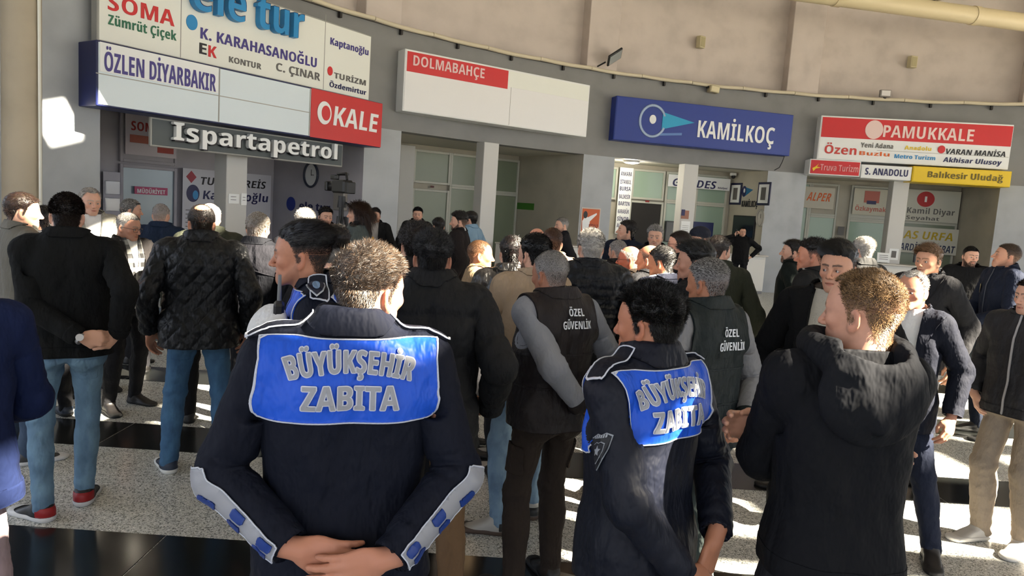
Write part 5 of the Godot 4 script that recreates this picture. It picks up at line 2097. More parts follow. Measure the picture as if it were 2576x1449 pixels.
var POSES := {
	"down": {"R": Vector3(0.285, 0.91, -0.03), "L": Vector3(-0.285, 0.91, -0.03), "Rp": Vector3(0.45, 0, 1), "Lp": Vector3(-0.45, 0, 1)},
	"wide": {"R": Vector3(0.33, 0.93, 0.0), "L": Vector3(-0.33, 0.93, 0.0), "Rp": Vector3(0.6, 0, 1), "Lp": Vector3(-0.6, 0, 1), "Rhand": "curled", "Lhand": "curled"},
	"behind": {"R": Vector3(0.105, 0.985, 0.185), "L": Vector3(-0.105, 0.965, 0.20), "Rp": Vector3(0.8, -0.5, -0.2), "Lp": Vector3(-0.8, -0.5, -0.2), "Rdir": Vector3(-0.95, -0.22, 0.05), "Ldir": Vector3(0.95, -0.12, 0.12), "Rpalm": Vector3(0, 0.1, -1), "Lpalm": Vector3(0, 0.0, -1), "Rhand": "relaxed", "Lhand": "relaxed"},
	"crossed": {"R": Vector3(-0.11, 1.205, -0.225), "L": Vector3(0.11, 1.165, -0.19), "Rp": Vector3(1, -0.55, -0.1), "Lp": Vector3(-1, -0.55, -0.1), "Rdir": Vector3(-1, 0.15, 0.2), "Ldir": Vector3(1, 0.1, 0.25), "Rpalm": Vector3(0, 0, 1), "Lpalm": Vector3(0, 0, 1)},
	"pockets": {"R": Vector3(0.235, 0.95, -0.07), "L": Vector3(-0.235, 0.95, -0.07), "Rp": Vector3(0.7, 0, 1), "Lp": Vector3(-0.7, 0, 1), "Rdir": Vector3(-0.45, -0.9, -0.2), "Ldir": Vector3(0.45, -0.9, -0.2)},
	"chin": {"R": Vector3(0.075, 1.34, -0.215), "L": Vector3(0.10, 1.14, -0.20), "Rp": Vector3(0.6, -0.8, -0.3), "Lp": Vector3(-1, -0.5, -0.1), "Rdir": Vector3(-0.25, 0.85, 0.35), "Ldir": Vector3(1, 0.1, 0.2), "Rpalm": Vector3(-0.5, 0.2, 0.8), "Lpalm": Vector3(0, 0, 1), "Rhand": "curled"},
	"phone": {"R": Vector3(0.165, 1.50, -0.12), "L": Vector3(-0.245, 1.03, 0.0), "Rp": Vector3(1, -0.7, 0.1), "Lp": Vector3(-1, 0, 0.35), "Rdir": Vector3(-0.35, 0.85, 0.35), "Ldir": Vector3(0.55, -0.6, -0.4), "Rpalm": Vector3(-1, 0.1, -0.1), "Lpalm": Vector3(0.8, 0.3, 0), "Rhand": "curled", "Lhand": "curled"},
	"front": {"R": Vector3(0.085, 1.03, -0.245), "L": Vector3(-0.085, 1.03, -0.245), "Rp": Vector3(1, -0.2, 0.8), "Lp": Vector3(-1, -0.2, 0.8), "Rdir": Vector3(-0.7, -0.1, -0.5), "Ldir": Vector3(0.7, -0.1, -0.5), "Rhand": "curled", "Lhand": "curled"},
	"mic": {"R": Vector3(0.10, 1.20, -0.29), "L": Vector3(-0.12, 1.14, -0.25), "Rp": Vector3(0.8, -0.8, 0.6), "Lp": Vector3(-0.8, -0.8, 0.6), "Rdir": Vector3(-0.4, 0.4, -0.7), "Ldir": Vector3(0.6, 0.3, -0.7), "Rhand": "curled", "Lhand": "curled"},
}

var SKIN := Color(0.74, 0.54, 0.44)
var BLACK := Color(0.06, 0.06, 0.065)
var NAVY := Color(0.06, 0.075, 0.125)


func begin(d: Dictionary) -> void:
	near = d.z < 3.8
	var yaw: float = deg_to_rad(d.a) + atan2(-d.x, d.z)
	who = thing("person", d.label, "person", Vector3(d.x, 0, -d.z), yaw)
	G = Rig.new()
	G.scale = (d.h + d.get("dh", 0.0)) / 1.712
	G.pivot += d.get("neck_at", Vector3.ZERO)
	G.wide = d.get("wide", 1.0)
	G.deep = d.get("deep", 1.0)
	G.belly = d.get("belly", 0.0)
	G.slim = d.get("slim", 1.0)
	G.head_k = d.get("head_k", 0.92 * lerpf(1.0, 1.0 / G.scale, 0.5))
	G.drop = Vector3(d.get("shift", 0.0), -0.010 - d.get("sink", 0.0), 0)
	G.qc = Quaternion(Vector3.UP, deg_to_rad(d.get("twist", 0.0))) * Quaternion(Vector3.RIGHT, -deg_to_rad(d.get("lean", 2.0))) * Quaternion(Vector3.BACK, deg_to_rad(d.get("tilt", 0.0)))
	G.q_h = Quaternion(Vector3.UP, deg_to_rad(d.ha - d.a)) * Quaternion(Vector3.RIGHT, -deg_to_rad(d.get("hp", 3.0))) * Quaternion(Vector3.BACK, deg_to_rad(d.get("hr", 0.0)))
	pose = POSES[d.get("pose", "down")].duplicate()
	pose.merge(d.get("arms", {}), true)
	var sr: float = d.get("shrug", 0.0)
	var back := Vector3(0, sr, 0.018 if d.get("pose", "") == "behind" else 0.0)
	set_arm(0, pose.R, pose.Rp, back)
	set_arm(1, pose.L, pose.Lp, back)
	var feet: Array = d.get("feet", [0.03, 0.0, -8.0, -0.03, 0.02, 8.0])
	set_leg(0, feet[0], feet[1], deg_to_rad(feet[2]))
	set_leg(1, feet[3], feet[4], deg_to_rad(feet[5]))


func lower_body(d: Dictionary) -> void:
	var l: Dictionary = d.get("legs", {})
	var m := paint(l.get("c", Color(0.10, 0.10, 0.11)), 0.85, l.get("m", "cloth"))
	var tt: Dictionary = T.trousers_near if near or d.get("fine_legs", false) else T.trousers
	var t := cut_by(tt, func(p): return 1.05 - p.y, 0.0, 0.0)
	var keep := G.slim
	G.slim = l.get("slim", 1.0)
	wear("trousers", t, m, true)
	if l.get("pockets", false):
		var b := cut_by(tt, func(p): return minf(minf(p.y - 0.62, 0.76 - p.y), 0.055 - absf(p.z - 0.0) - 0.2 * float(absf(p.x) < 0.12)), 0.012, 0.014)
		wear("cargo_pocket", b, m, true, null, true)
	if l.get("seat", false):
		for sx in [1.0, -1.0]:
			var b2 := cut_by(tt, func(p): return minf(minf(p.y - 0.745, 0.868 - p.y), 0.05 - absf(p.x - sx * 0.092)) if p.z > 0.02 else -0.05, 0.003, 0.004)
			wear("back_pocket", b2, m, true)
	G.slim = keep
	var s: Dictionary = d.get("shoes", {})
	var sc: Color = s.get("c", Color(0.07, 0.065, 0.06))
	var so: Color = s.get("sole", Color(0.05, 0.05, 0.05))
	var up := cut_by(T.shoe, func(p): return p.y - 0.027, 0.0, 0.0)
	var sole := cut_by(T.shoe, func(p): return 0.028 - p.y, 0.003, 0.0)
	var heel := cut_by(T.shoe, func(p): return minf(minf(p.y - 0.03, 0.075 - p.y), p.z - 0.028), 0.003, 0.004)
	for side in 2:
		var q := Quaternion(Vector3.UP, G.foot_turn[side])
		var a: Vector3 = G.ankle[side]
		var k: float = s.get("big", 1.0)
		var sh := MeshInstance3D.new()
		sh.name = "shoe"
		var f := func(t: Dictionary) -> ArrayMesh:
			var V: PackedVector3Array = t.v.duplicate()
			for j in V.size():
				V[j] = (Vector3(a.x, 0, a.z) + q * (V[j] * Vector3(k, 1, k) + Vector3(0, 0, -0.02))) * G.scale
			return to_mesh(relit({"v": V, "n": t.n, "i": t.i}))
		sh.mesh = f.call(up)
		sh.material_override = paint(sc, 0.5)
		who.add_child(sh, true)
		part("sole", f.call(sole), paint(so, 0.6), sh)
		if s.has("heel"):
			part("heel_patch", f.call(heel), paint(s.heel, 0.5), sh)


func near_neck(p: Vector3) -> float:
	return 0.104 - Vector2(p.x, p.z - 0.014).length()


func open_front(p: Vector3, top: float, w0: float, bottom: float, w1: float) -> float:
	if p.z > -0.01 and p.y < 1.48:
		return -0.05
	var t := clampf((p.y - bottom) / (top - bottom), 0.0, 1.2)
	return lerpf(w1, w0, t) - absf(p.x) if p.y > bottom - 0.02 else minf(-0.001, p.y - bottom)


func upper_body(d: Dictionary) -> void:
	var c: Dictionary = d.get("top", {})
	var kind: String = c.get("kind", "jacket")
	var col: Color = c.get("c", BLACK)
	var m := paint(col, c.get("r", 0.8), c.get("m", "cloth"))
	var hem: float = c.get("hem", 0.85)
	var neck: float = c.get("neck", 1.50)
	var tj: Dictionary = T.jacket_near if near or c.has("style") and d.z < 5.2 else T.jacket
	if c.get("style", "") == "diamond":
		tj = T.jacket_fine
	if c.has("style"):
		tj = quilted(tj, c.style)
	var top_at := func(p): return neck + 0.22 * p.z - p.y
	var side_open: float = -1.0
	if kind == "open" or kind == "buttoned":
		var bot: float = hem - 0.1 if kind == "open" else c.get("v", 1.14)
		var w0: float = c.get("w0", 0.07)
		var w1: float = c.get("w1", 0.055) if kind == "open" else 0.0
		var f := func(p): return open_front(p, 1.47, w0, bot, w1)
		var outer := cut_by(tj, func(p): return minf(minf(p.y - hem, top_at.call(p)), minf(-f.call(p), 0.565 - along_arm(p) if sleeve(p) > 0.0 else 1.0)), 0.004, 0.016)
		wear(c.get("called", "jacket"), outer, m)
		var shirt: Color = c.get("shirt", Color(0.85, 0.85, 0.84))
		var sm: Material = c.get("shirt_m", paint(shirt, 0.85, c.get("shirt_k", "cloth")))
		var inner := cut_by(tj, func(p): return minf(minf(f.call(p) + 0.03, p.y - 0.9), 1.505 + 0.22 * p.z - p.y), -0.010, 0.0)
		wear("shirt", inner, sm)
		# lapels, or the edges of an open coat
		if c.get("lapel", true):
			var lap := cut_by(tj, func(p): return minf(minf(0.045 + 0.35 * (p.y - 1.30) * float(p.y > 1.30) - (absf(p.x) - (lerpf(w1, w0, clampf((p.y - bot) / (1.47 - bot), 0.0, 1.2)))), -f.call(p)), minf(p.y - maxf(bot, 1.12), 1.47 - p.y)) if p.z < -0.01 else -0.05, 0.012, 0.014)
			wear("lapel", lap, m, false, null, true)
		var col_f := cut_by(tj, func(p): return minf(minf(minf(p.y - 1.474, near_neck(p)), neck + 0.01 + 0.22 * p.z - p.y), -f.call(p)), 0.010, 0.012)
		wear("collar", col_f, m, false, null, true)
		if c.has("scarf"):
			wear("scarf", cut_by(tj, func(p): return minf(0.026 - absf(absf(p.x) - w0 * 0.85 * clampf((p.y - 1.0) / 0.45, 0.55, 1.1)), minf(p.y - 1.0, 1.50 - p.y)) if p.z < 0.02 else minf(p.y - 1.47, 1.505 - p.y), 0.004, 0.008), c.scarf)
	elif kind == "vest":
		var vest := cut_by(tj, func(p): return minf(minf(p.y - hem, top_at.call(p)), -sleeve(p) - 0.010), 0.012, 0.02)
		wear("vest", vest, m)
		var sl := cut_by(tj, func(p): return minf(sleeve(p) + 0.03, 0.545 - along_arm(p)), 0.0, 0.01)
		wear("shirt_sleeve", sl, paint(c.sleeves, 0.85, "cloth"), false, null, true)
		wear("cuff", cut_by(tj, func(p): return minf(along_arm(p) - 0.515, 0.572 - along_arm(p)) if sleeve(p) > 0.0 else -0.05, 0.004, 0.01), m, false, null, true)
		wear("collar", cut_by(tj, func(p): return minf(minf(p.y - 1.476, near_neck(p)), neck + 0.012 + 0.22 * p.z - p.y), 0.016, 0.012), m)
		for y in [1.22, 1.06]:
			wear("seam", cut_by(tj, func(p): return minf(0.006 - absf(p.y - y), -sleeve(p)) if absf(p.y - y) < 0.03 else -0.02, 0.015, 0.004), m)
	else:
		var main := cut_by(tj, func(p): return minf(minf(p.y - hem, top_at.call(p)), 0.568 - along_arm(p) if sleeve(p) > 0.0 else 1.0), 0.0, 0.016)
		wear(c.get("called", "jacket"), main, m)
		if c.get("collar", true):
			wear("collar", cut_by(tj, func(p): return minf(minf(p.y - 1.474, near_neck(p)), neck + 0.008 + 0.22 * p.z - p.y), 0.008, 0.010), m)
		if c.get("rib", false):
			wear("hem_band", cut_by(tj, func(p): return minf(p.y - hem + 0.002, hem + 0.055 - p.y), 0.002, 0.012), m)
			wear("cuff", cut_by(tj, func(p): return minf(along_arm(p) - 0.52, 0.573 - along_arm(p)) if sleeve(p) > 0.0 else -0.05, 0.003, 0.01), m, false, null, true)
		if c.has("zip"):
			wear("zip", cut_by(tj, func(p): return minf(0.008 - absf(p.x), minf(p.y - hem, 1.49 - p.y)) if p.z < 0.0 else -0.05, 0.006, 0.004), paint(c.zip, 0.4))
		if c.has("yoke"):
			wear("yoke", cut_by(tj, func(p): return minf(p.y - 1.30 + 0.3 * absf(p.x), 1.47 - p.y), 0.006, 0.006), paint(c.yoke, 0.85, "cloth"))
		if c.has("inner"):
			wear("shirt_collar", cut_by(tj, func(p): return minf(p.y - 1.472, neck + 0.016 + 0.22 * p.z - p.y), -0.006, 0.004), paint(c.inner, 0.8))


func person(d: Dictionary) -> Node3D:
	begin(d)
	make_head(d)
	lower_body(d)
	upper_body(d)
	return who


# municipal officer: navy jacket with a blue yoke front and back
func officer_marks(with_text: bool, bands: bool) -> void:
	var tj: Dictionary = T.jacket_near
	var blue := paint(Color(0.12, 0.33, 0.80), 0.45, "cloth")
	var cord := paint(Color(0.75, 0.77, 0.82), 0.5)
	var silver := paint(Color(0.56, 0.57, 0.60), 0.5)
	var navy_m := paint(NAVY, 0.7, "cloth")
	var yoke := cut_by(tj, func(p): return minf(minf(p.y - (1.274 if p.z > 0.0 else 1.22), minf(-sleeve(p) + 0.012, 0.188 - absf(p.x))), 1.468 - p.y), 0.004, 0.005)
	wear("blue_panel", yoke, blue)
	wear("edging", piping(yoke, 0.0022, 0.001), cord, false, null, true)
	if with_text:
		back_word("BÜYÜKŞEHİR", 1.420, 0.305 / G.wide, 0.050, cord, 0.42, 0.0105, 0.0, false, "lettering_edge", 0.0026)
		back_word("ZABITA", 1.336, 0.225 / G.wide, 0.054, cord, 0.0, 0.0105, 0.0, false, "lettering_edge", 0.0026)
		back_word("BÜYÜKŞEHİR", 1.420, 0.305 / G.wide, 0.050, silver, 0.42, 0.0125, 0.0)
		back_word("ZABITA", 1.336, 0.225 / G.wide, 0.054, silver, 0.0, 0.0125, 0.0)
	# shoulder straps
	for sx in [1.0, -1.0]:
		var strap := cut_by(tj, func(p): return minf(minf(0.026 - absf(p.z - 0.004), sx * p.x - 0.085), minf(0.205 - sx * p.x, p.y - 1.36)), 0.010, 0.010)
		wear("shoulder_strap", strap, navy_m)
		wear("edging", piping(strap, 0.0026, 0.001), cord, false, null, true)
	if bands:
		var band := cut_by(tj, func(p): return minf(minf(along_arm(p) - 0.285, 0.562 - along_arm(p)), 0.036 - 0.06 * absf(round_arm(p) + 1.1)) if sleeve(p) > 0.0 else -0.05, 0.005, 0.006)
		wear("reflective_band", band, silver, false, null, true)
		wear("edging", piping(band, 0.002, 0.0), cord, false, null, true)
		for e in [[0.33, 0.37, -1.1, -0.6], [0.42, 0.46, -1.6, -1.15], [0.415, 0.455, -1.0, -0.6], [0.515, 0.553, -1.6, -1.15], [0.505, 0.545, -1.0, -0.6]]:
			var sq := cut_by(tj, func(p): return minf(minf(along_arm(p) - e[0], e[1] - along_arm(p)), 0.05 * minf(round_arm(p) - e[2], e[3] - round_arm(p))) if sleeve(p) > 0.0 else -0.05, 0.0085, 0.003)
			wear("blue_square", sq, paint(Color(0.05, 0.20, 0.50), 0.5), false, null, true)


func shield(w: float, h: float) -> PackedVector2Array:
	return PackedVector2Array([Vector2(-w, h * 0.62), Vector2(-w * 0.4, h * 0.78), Vector2(0, h * 0.70), Vector2(w * 0.4, h * 0.78), Vector2(w, h * 0.62), Vector2(w, 0), Vector2(w * 0.72, -h * 0.5), Vector2(0, -h), Vector2(-w * 0.72, -h * 0.5), Vector2(-w, 0)])


func star_points(r: float, n: int, inner := 0.5) -> PackedVector2Array:
	var o := PackedVector2Array()
	for k in n * 2:
		var a := PI / 2 + PI * k / n
		o.append(Vector2(cos(a), sin(a)) * (r if k % 2 == 0 else r * inner))
	return o


func build_people() -> void:
	var black_hair := {"c": Color(0.10, 0.085, 0.08), "len": 0.032, "side": 0.013, "comb": Vector3(0, 0.15, -0.5)}
	var dark_hair := {"c": Color(0.16, 0.12, 0.10), "len": 0.024, "side": 0.012, "comb": Vector3(0, 0.1, -0.6)}
	var grey_buzz := {"c": Color(0.22, 0.20, 0.19), "len": 0.006, "side": 0.004, "grey": 0.55, "lift": 1.0, "comb": Vector3(0, -0.1, -0.2), "fade": 0.7, "cover": 0.9}
	var white_hair := {"c": Color(0.55, 0.53, 0.50), "len": 0.026, "side": 0.012, "grey": 0.85, "comb": Vector3(0.1, 0.1, 0.5)}
	var denim := {"c": Color(0.42, 0.535, 0.62), "m": "denim", "seat": true, "slim": 0.9}
	var grey_top := Color(0.36, 0.35, 0.33)
	# --- left side
	person({"x": -3.157, "z": 4.55, "h": 1.764, "a": -72.0, "ha": -84.0, "pose": "crossed", "label": "man in olive grey jacket with folded arms at the far left, face in sunlight", "hair": dark_hair, "top": {"c": Color(0.40, 0.39, 0.36), "rib": true, "m": "cloth"}, "legs": {"c": Color(0.24, 0.30, 0.38), "m": "denim"}, "shoes": {"c": Color(0.2, 0.2, 0.2), "sole": Color(0.8, 0.8, 0.8)}, "beard": 0.45})
	person({"x": -3.514, "z": 5.35, "h": 1.642, "a": 28.0, "ha": 30.0, "label": "dark haired man mostly hidden behind the man in the black jacket", "hair": black_hair, "top": {"c": Color(0.16, 0.16, 0.17)}, "shoes": {"c": Color(0.10, 0.14, 0.2)}, "skin": Color(0.66, 0.48, 0.39)})
	person({"x": -2.409, "z": 3.84, "h": 1.798, "a": -4.0, "ha": -2.0, "pose": "behind", "fine_legs": true, "arms": {"Rp": Vector3(0.35, -0.1, 1), "R": Vector3(0.235, 0.985, 0.13), "L": Vector3(0.06, 0.985, 0.20), "Rdir": Vector3(-0.75, -0.3, 0.35), "Ldir": Vector3(0.95, -0.12, 0.0), "Rhand": "curled", "Lhand": "curled"}, "feet": [-0.035, -0.10, -10.0, 0.0, 0.06, 42.0], "wide": 1.06, "label": "man in black jacket and blue jeans with hands clasped behind his back", "hair": {"c": Color(0.13, 0.10, 0.09), "len": 0.018, "side": 0.013, "comb": Vector3(0, 0.0, 0.25), "n": 7000}, "top": {"c": Color(0.075, 0.078, 0.08), "hem": 0.875, "rib": true, "r": 0.9}, "legs": denim, "shoes": {"c": Color(0.05, 0.05, 0.055), "sole": Color(0.78, 0.78, 0.78), "heel": Color(0.55, 0.04, 0.06)}})
	wrist_watch("L", Color(0.7, 0.7, 0.72))
	person({"x": -3.663, "z": 6.15, "h": 1.804, "a": -165.0, "ha": -160.0, "label": "white haired man in pale grey blazer facing the sun", "hair": {"c": Color(0.62, 0.58, 0.53), "len": 0.02, "side": 0.012, "grey": 0.7, "rec": 0.02}, "top": {"kind": "buttoned", "c": Color(0.60, 0.59, 0.55), "shirt": Color(0.88, 0.88, 0.88), "hem": 0.80, "v": 1.0}, "beard": 0.1})
	person({"x": -3.943, "z": 7.30, "h": 1.700, "a": -75.0, "ha": -82.0, "label": "grey haired man in profile in front of the pink notice", "hair": {"c": Color(0.16, 0.14, 0.13), "len": 0.018, "side": 0.012, "grey": 0.35}, "top": {"c": Color(0.12, 0.12, 0.13)}, "beard": 0.2})
	var plaid := paint(Color(0.70, 0.70, 0.69), 0.9)
	plaid = plaid.duplicate()
	plaid.albedo_texture = checks()
	plaid.uv1_triplanar = true
	plaid.uv1_scale = Vector3(14, 14, 14)
	person({"x": -3.128, "z": 5.75, "h": 1.622, "a": -143.0, "ha": -128.0, "hp": 10.0, "pose": "front", "label": "elderly man in glasses with dark blazer, white shirt and checked scarf", "hair": {"c": Color(0.42, 0.40, 0.38), "len": 0.016, "side": 0.008, "grey": 0.5, "rec": 0.012}, "glasses": Color(0.12, 0.06, 0.04), "top": {"kind": "open", "c": Color(0.14, 0.13, 0.13), "shirt": Color(0.85, 0.85, 0.84), "hem": 0.80, "w0": 0.085, "w1": 0.07, "scarf": plaid}, "belly": 0.02, "shoes": {"c": Color(0.06, 0.05, 0.05)}, "feet": [0.06, -0.03, -18.0, -0.03, 0.04, 10.0], "beard": 0.12, "skin": Color(0.72, 0.53, 0.44)})
	person({"x": -3.446, "z": 6.95, "h": 1.682, "a": -12.0, "ha": -20.0, "label": "man with grey cropped hair in navy jacket before the white banner", "hair": grey_buzz, "top": {"c": Color(0.10, 0.15, 0.23), "hem": 0.86}})
	person({"x": -1.996, "z": 4.55, "h": 1.766, "a": -2.0, "ha": 2.0, "pose": "down", "wide": 1.13, "deep": 1.2, "belly": 0.02, "fine_legs": true, "feet": [0.05, 0.02, -12.0, -0.06, -0.02, 16.0], "label": "balding man in black quilted jacket and blue jeans seen from behind", "hair": {"c": Color(0.12, 0.10, 0.09), "len": 0.013, "side": 0.012, "bald": 0.055, "bald_z": 0.055, "lift": 1.0, "n": 5000}, "top": {"c": Color(0.075, 0.08, 0.09), "style": "diamond", "r": 0.42, "m": "cloth", "hem": 0.83, "neck": 1.515}, "legs": {"c": Color(0.27, 0.41, 0.53), "m": "denim", "seat": true}, "shoes": {"c": Color(0.13, 0.17, 0.24), "sole": Color(0.80, 0.80, 0.78)}, "skin": Color(0.70, 0.50, 0.40)})
	person({"x": -2.389, "z": 5.60, "h": 1.755, "a": 6.0, "ha": -20.0, "label": "balding man in olive jacket partly hidden by the quilted jacket", "hair": {"c": Color(0.5, 0.48, 0.45), "len": 0.006, "side": 0.005, "grey": 0.6, "bald": 0.07}, "top": {"c": Color(0.20, 0.21, 0.17)}, "wide": 1.1})
	person({"x": -1.859, "z": 5.15, "h": 1.718, "a": -22.0, "ha": -28.0, "wide": 1.08, "label": "man with sunlit pale hair in dark jacket with a grey shoulder yoke", "hair": {"c": Color(0.45, 0.40, 0.34), "len": 0.016, "side": 0.012, "grey": 0.4, "lift": 0.9}, "top": {"c": Color(0.085, 0.09, 0.11), "yoke": Color(0.13, 0.13, 0.15)}})
	person({"x": -1.679, "z": 5.70, "h": 1.759, "a": 0.0, "ha": 0.0, "label": "white haired man whose head shows above the officer in profile", "hair": white_hair, "top": {"c": Color(0.10, 0.10, 0.12)}})
	person({"x": -2.313, "z": 8.70, "h": 1.723, "a": 170.0, "ha": -158.0, "label": "smiling black haired man beside the video camera", "hair": black_hair, "top": {"c": Color(0.12, 0.12, 0.14)}, "beard": 0.5})
	person({"x": -1.688, "z": 7.70, "h": 1.822, "a": 78.0, "ha": 74.0, "pose": "front", "label": "long haired person in black leather jacket next to the video camera", "hair": {"c": Color(0.17, 0.11, 0.08), "len": 0.10, "side": 0.19, "long": true, "n": 5200, "lift": 0.3, "comb": Vector3(0, -0.3, 0.3)}, "top": {"c": Color(0.07, 0.07, 0.075), "m": "leather", "r": 0.32, "yoke": Color(0.28, 0.31, 0.31)}})
	person({"x": -2.164, "z": 11.00, "h": 1.719, "a": 178.0, "ha": 172.0, "pose": "mic", "label": "reporter in black jacket holding a yellow cube microphone", "hair": black_hair, "top": {"kind": "open", "c": Color(0.09, 0.09, 0.09), "shirt": Color(0.62, 0.60, 0.58), "w0": 0.06, "w1": 0.05}})
	var mic := thing("microphone", "yellow cube microphone held by the reporter in black", "microphone", in_hand(0, 0.10))
	part("cube", boxm(Vector3(0.11, 0.10, 0.11), 0.012), paint(Color(0.90, 0.66, 0.04), 0.5), mic)
	part("foam_head", Shape.new().ball(Vector3(0, 0.09, 0), Vector3(0.035, 0.05, 0.035), 8, 12).mesh(), paint(Color(0.06, 0.06, 0.06), 0.9), mic)
	part("stem", Shape.new().tube([Vector3(0, -0.14, 0.0), Vector3(0, -0.04, 0)], [0.017], 10).mesh(), paint(Color(0.06, 0.06, 0.06), 0.5), mic)
	# --- middle, behind the first officer
	person({"x": -1.118, "z": 4.50, "h": 1.687, "a": 0.0, "ha": 10.0, "label": "dark haired man hidden between the two nearest officers' heads", "hair": black_hair, "top": {"c": Color(0.09, 0.09, 0.10)}, "skin": Color(0.62, 0.46, 0.38)})
	person({"x": -0.861, "z": 3.50, "h": 1.600, "a": 165.0, "ha": 150.0, "label": "grey haired man glimpsed between two officers", "hair": {"c": Color(0.45, 0.44, 0.43), "len": 0.028, "side": 0.014, "grey": 0.6}, "top": {"c": Color(0.14, 0.14, 0.15)}})
	person({"x": -0.538, "z": 3.90, "h": 1.754, "a": 5.0, "ha": 8.0, "label": "curly dark haired man behind the broad black padded jacket", "hair": {"c": Color(0.11, 0.085, 0.075), "len": 0.05, "side": 0.03, "curly": true, "mess": 0.7, "lift": 1.0, "n": 6000}, "top": {"c": Color(0.12, 0.11, 0.11)}})
	person({"x": -1.625, "z": 11.80, "h": 1.768, "a": 175.0, "ha": 178.0, "label": "distant black haired man facing the crowd by the second office", "hair": black_hair, "top": {"c": Color(0.10, 0.10, 0.10)}})
	person({"x": -1.023, "z": 9.50, "h": 1.663, "a": 12.0, "ha": 20.0, "label": "distant dark haired man low between two heads", "hair": black_hair, "top": {"c": Color(0.13, 0.12, 0.12)}})
	person({"x": -0.677, "z": 8.70, "h": 1.779, "a": 80.0, "ha": 84.0, "label": "bearded young man in dark coat and white shirt looking left", "hair": {"c": Color(0.10, 0.08, 0.07), "len": 0.04, "side": 0.006, "comb": Vector3(0, 0.3, -0.3)}, "top": {"kind": "open", "c": Color(0.13, 0.11, 0.11), "shirt": Color(0.72, 0.72, 0.72), "hem": 0.62}, "beard": 0.95})
	person({"x": -0.643, "z": 10.30, "h": 1.775, "a": 55.0, "ha": 60.0, "label": "man in pale blue shirt behind the bearded young man", "hair": black_hair, "top": {"c": Color(0.46, 0.57, 0.66), "called": "shirt"}})
	person({"x": -0.268, "z": 5.30, "h": 1.615, "a": -92.0, "ha": -84.0, "pose": "chin", "wide": 1.05, "label": "sunlit man in beige blazer holding his chin", "hair": {"c": Color(0.34, 0.24, 0.17), "len": 0.007, "side": 0.005, "lift": 1.0, "rec": 0.02, "fade": 0.5}, "top": {"kind": "buttoned", "c": Color(0.55, 0.47, 0.37), "shirt": Color(0.32, 0.30, 0.30), "hem": 0.80}, "skin": Color(0.74, 0.51, 0.38)})
	person({"x": 0.117, "z": 4.05, "h": 1.735, "a": 24.0, "ha": 40.0, "pose": "front", "fine_legs": true, "label": "dark haired man in beige jacket and pale jeans turned away", "hair": {"c": Color(0.085, 0.075, 0.075), "len": 0.032, "side": 0.016, "comb": Vector3(0, 0.1, 0.5)}, "top": {"c": Color(0.64, 0.56, 0.47), "hem": 0.84, "neck": 1.49, "rib": true}, "legs": {"c": Color(0.48, 0.58, 0.66), "m": "denim", "seat": true, "slim": 0.95}, "shoes": {"c": Color(0.66, 0.65, 0.62), "sole": Color(0.30, 0.24, 0.20), "heel": Color(0.06, 0.06, 0.06), "big": 1.08}, "feet": [0.02, -0.1, -10.0, -0.04, 0.06, 62.0], "beard": 0.8})
	person({"x": 0.100, "z": 4.75, "h": 1.679, "a": 4.0, "ha": 0.0, "label": "man in black leather jacket half hidden by the beige jacket", "hair": black_hair, "top": {"c": Color(0.07, 0.065, 0.065), "m": "leather", "r": 0.3}, "wide": 1.05, "shift": -0.12})
	person({"x": 0.183, "z": 6.20, "h": 1.710, "a": 0.0, "ha": 10.0, "label": "bald man whose pink scalp shows behind the beige jacket", "hair": {"c": Color(0.3, 0.25, 0.2), "len": 0.004, "side": 0.004, "bald": 0.085}, "skin": Color(0.78, 0.55, 0.46)})
	person({"x": 0.292, "z": 5.60, "h": 1.736, "a": 10.0, "ha": 12.0, "label": "brown haired man behind the security guard with cropped hair", "hair": {"c": Color(0.26, 0.17, 0.11), "len": 0.015, "side": 0.011, "lift": 0.9}, "top": {"c": Color(0.56, 0.47, 0.40)}})
	person({"x": 0.682, "z": 10.50, "h": 1.775, "a": 105.0, "ha": 108.0, "label": "distant elderly man in dark suit near the orange poster", "hair": {"c": Color(0.3, 0.28, 0.27), "len": 0.014, "side": 0.007, "grey": 0.5, "rec": 0.01}, "top": {"kind": "buttoned", "c": Color(0.10, 0.10, 0.115), "shirt": Color(0.8, 0.8, 0.8)}})
	# --- the two security guards
	var guard_grey := Color(0.52, 0.53, 0.56)
	person({"x": 0.191, "z": 3.35, "h": 1.688, "a": 34.0, "ha": 42.0, "pose": "behind", "hp": 8.0, "wide": 1.0, "deep": 1.05, "neck_at": Vector3(-0.035, 0, 0), "shift": 0.03, "arms": {"R": Vector3(0.20, 0.99, 0.15), "L": Vector3(0.045, 0.985, 0.195), "Lp": Vector3(-0.8, 0, 1)}, "label": "security guard with cropped grey hair in brown black vest and grey sleeves", "hair": {"c": Color(0.25, 0.23, 0.21), "len": 0.005, "side": 0.004, "grey": 0.5, "lift": 1.0, "fade": 0.75, "comb": Vector3(0, -0.1, -0.1)}, "top": {"kind": "vest", "c": Color(0.135, 0.115, 0.115), "sleeves": guard_grey, "hem": 0.86, "r": 0.55}, "legs": {"c": Color(0.185, 0.155, 0.135), "pockets": true}, "feet": [0.02, -0.04, -8.0, -0.03, 0.03, 15.0], "skin": Color(0.62, 0.43, 0.34), "beard": 0.15})
	guard_marks(0.03, 1.425)
	holster()
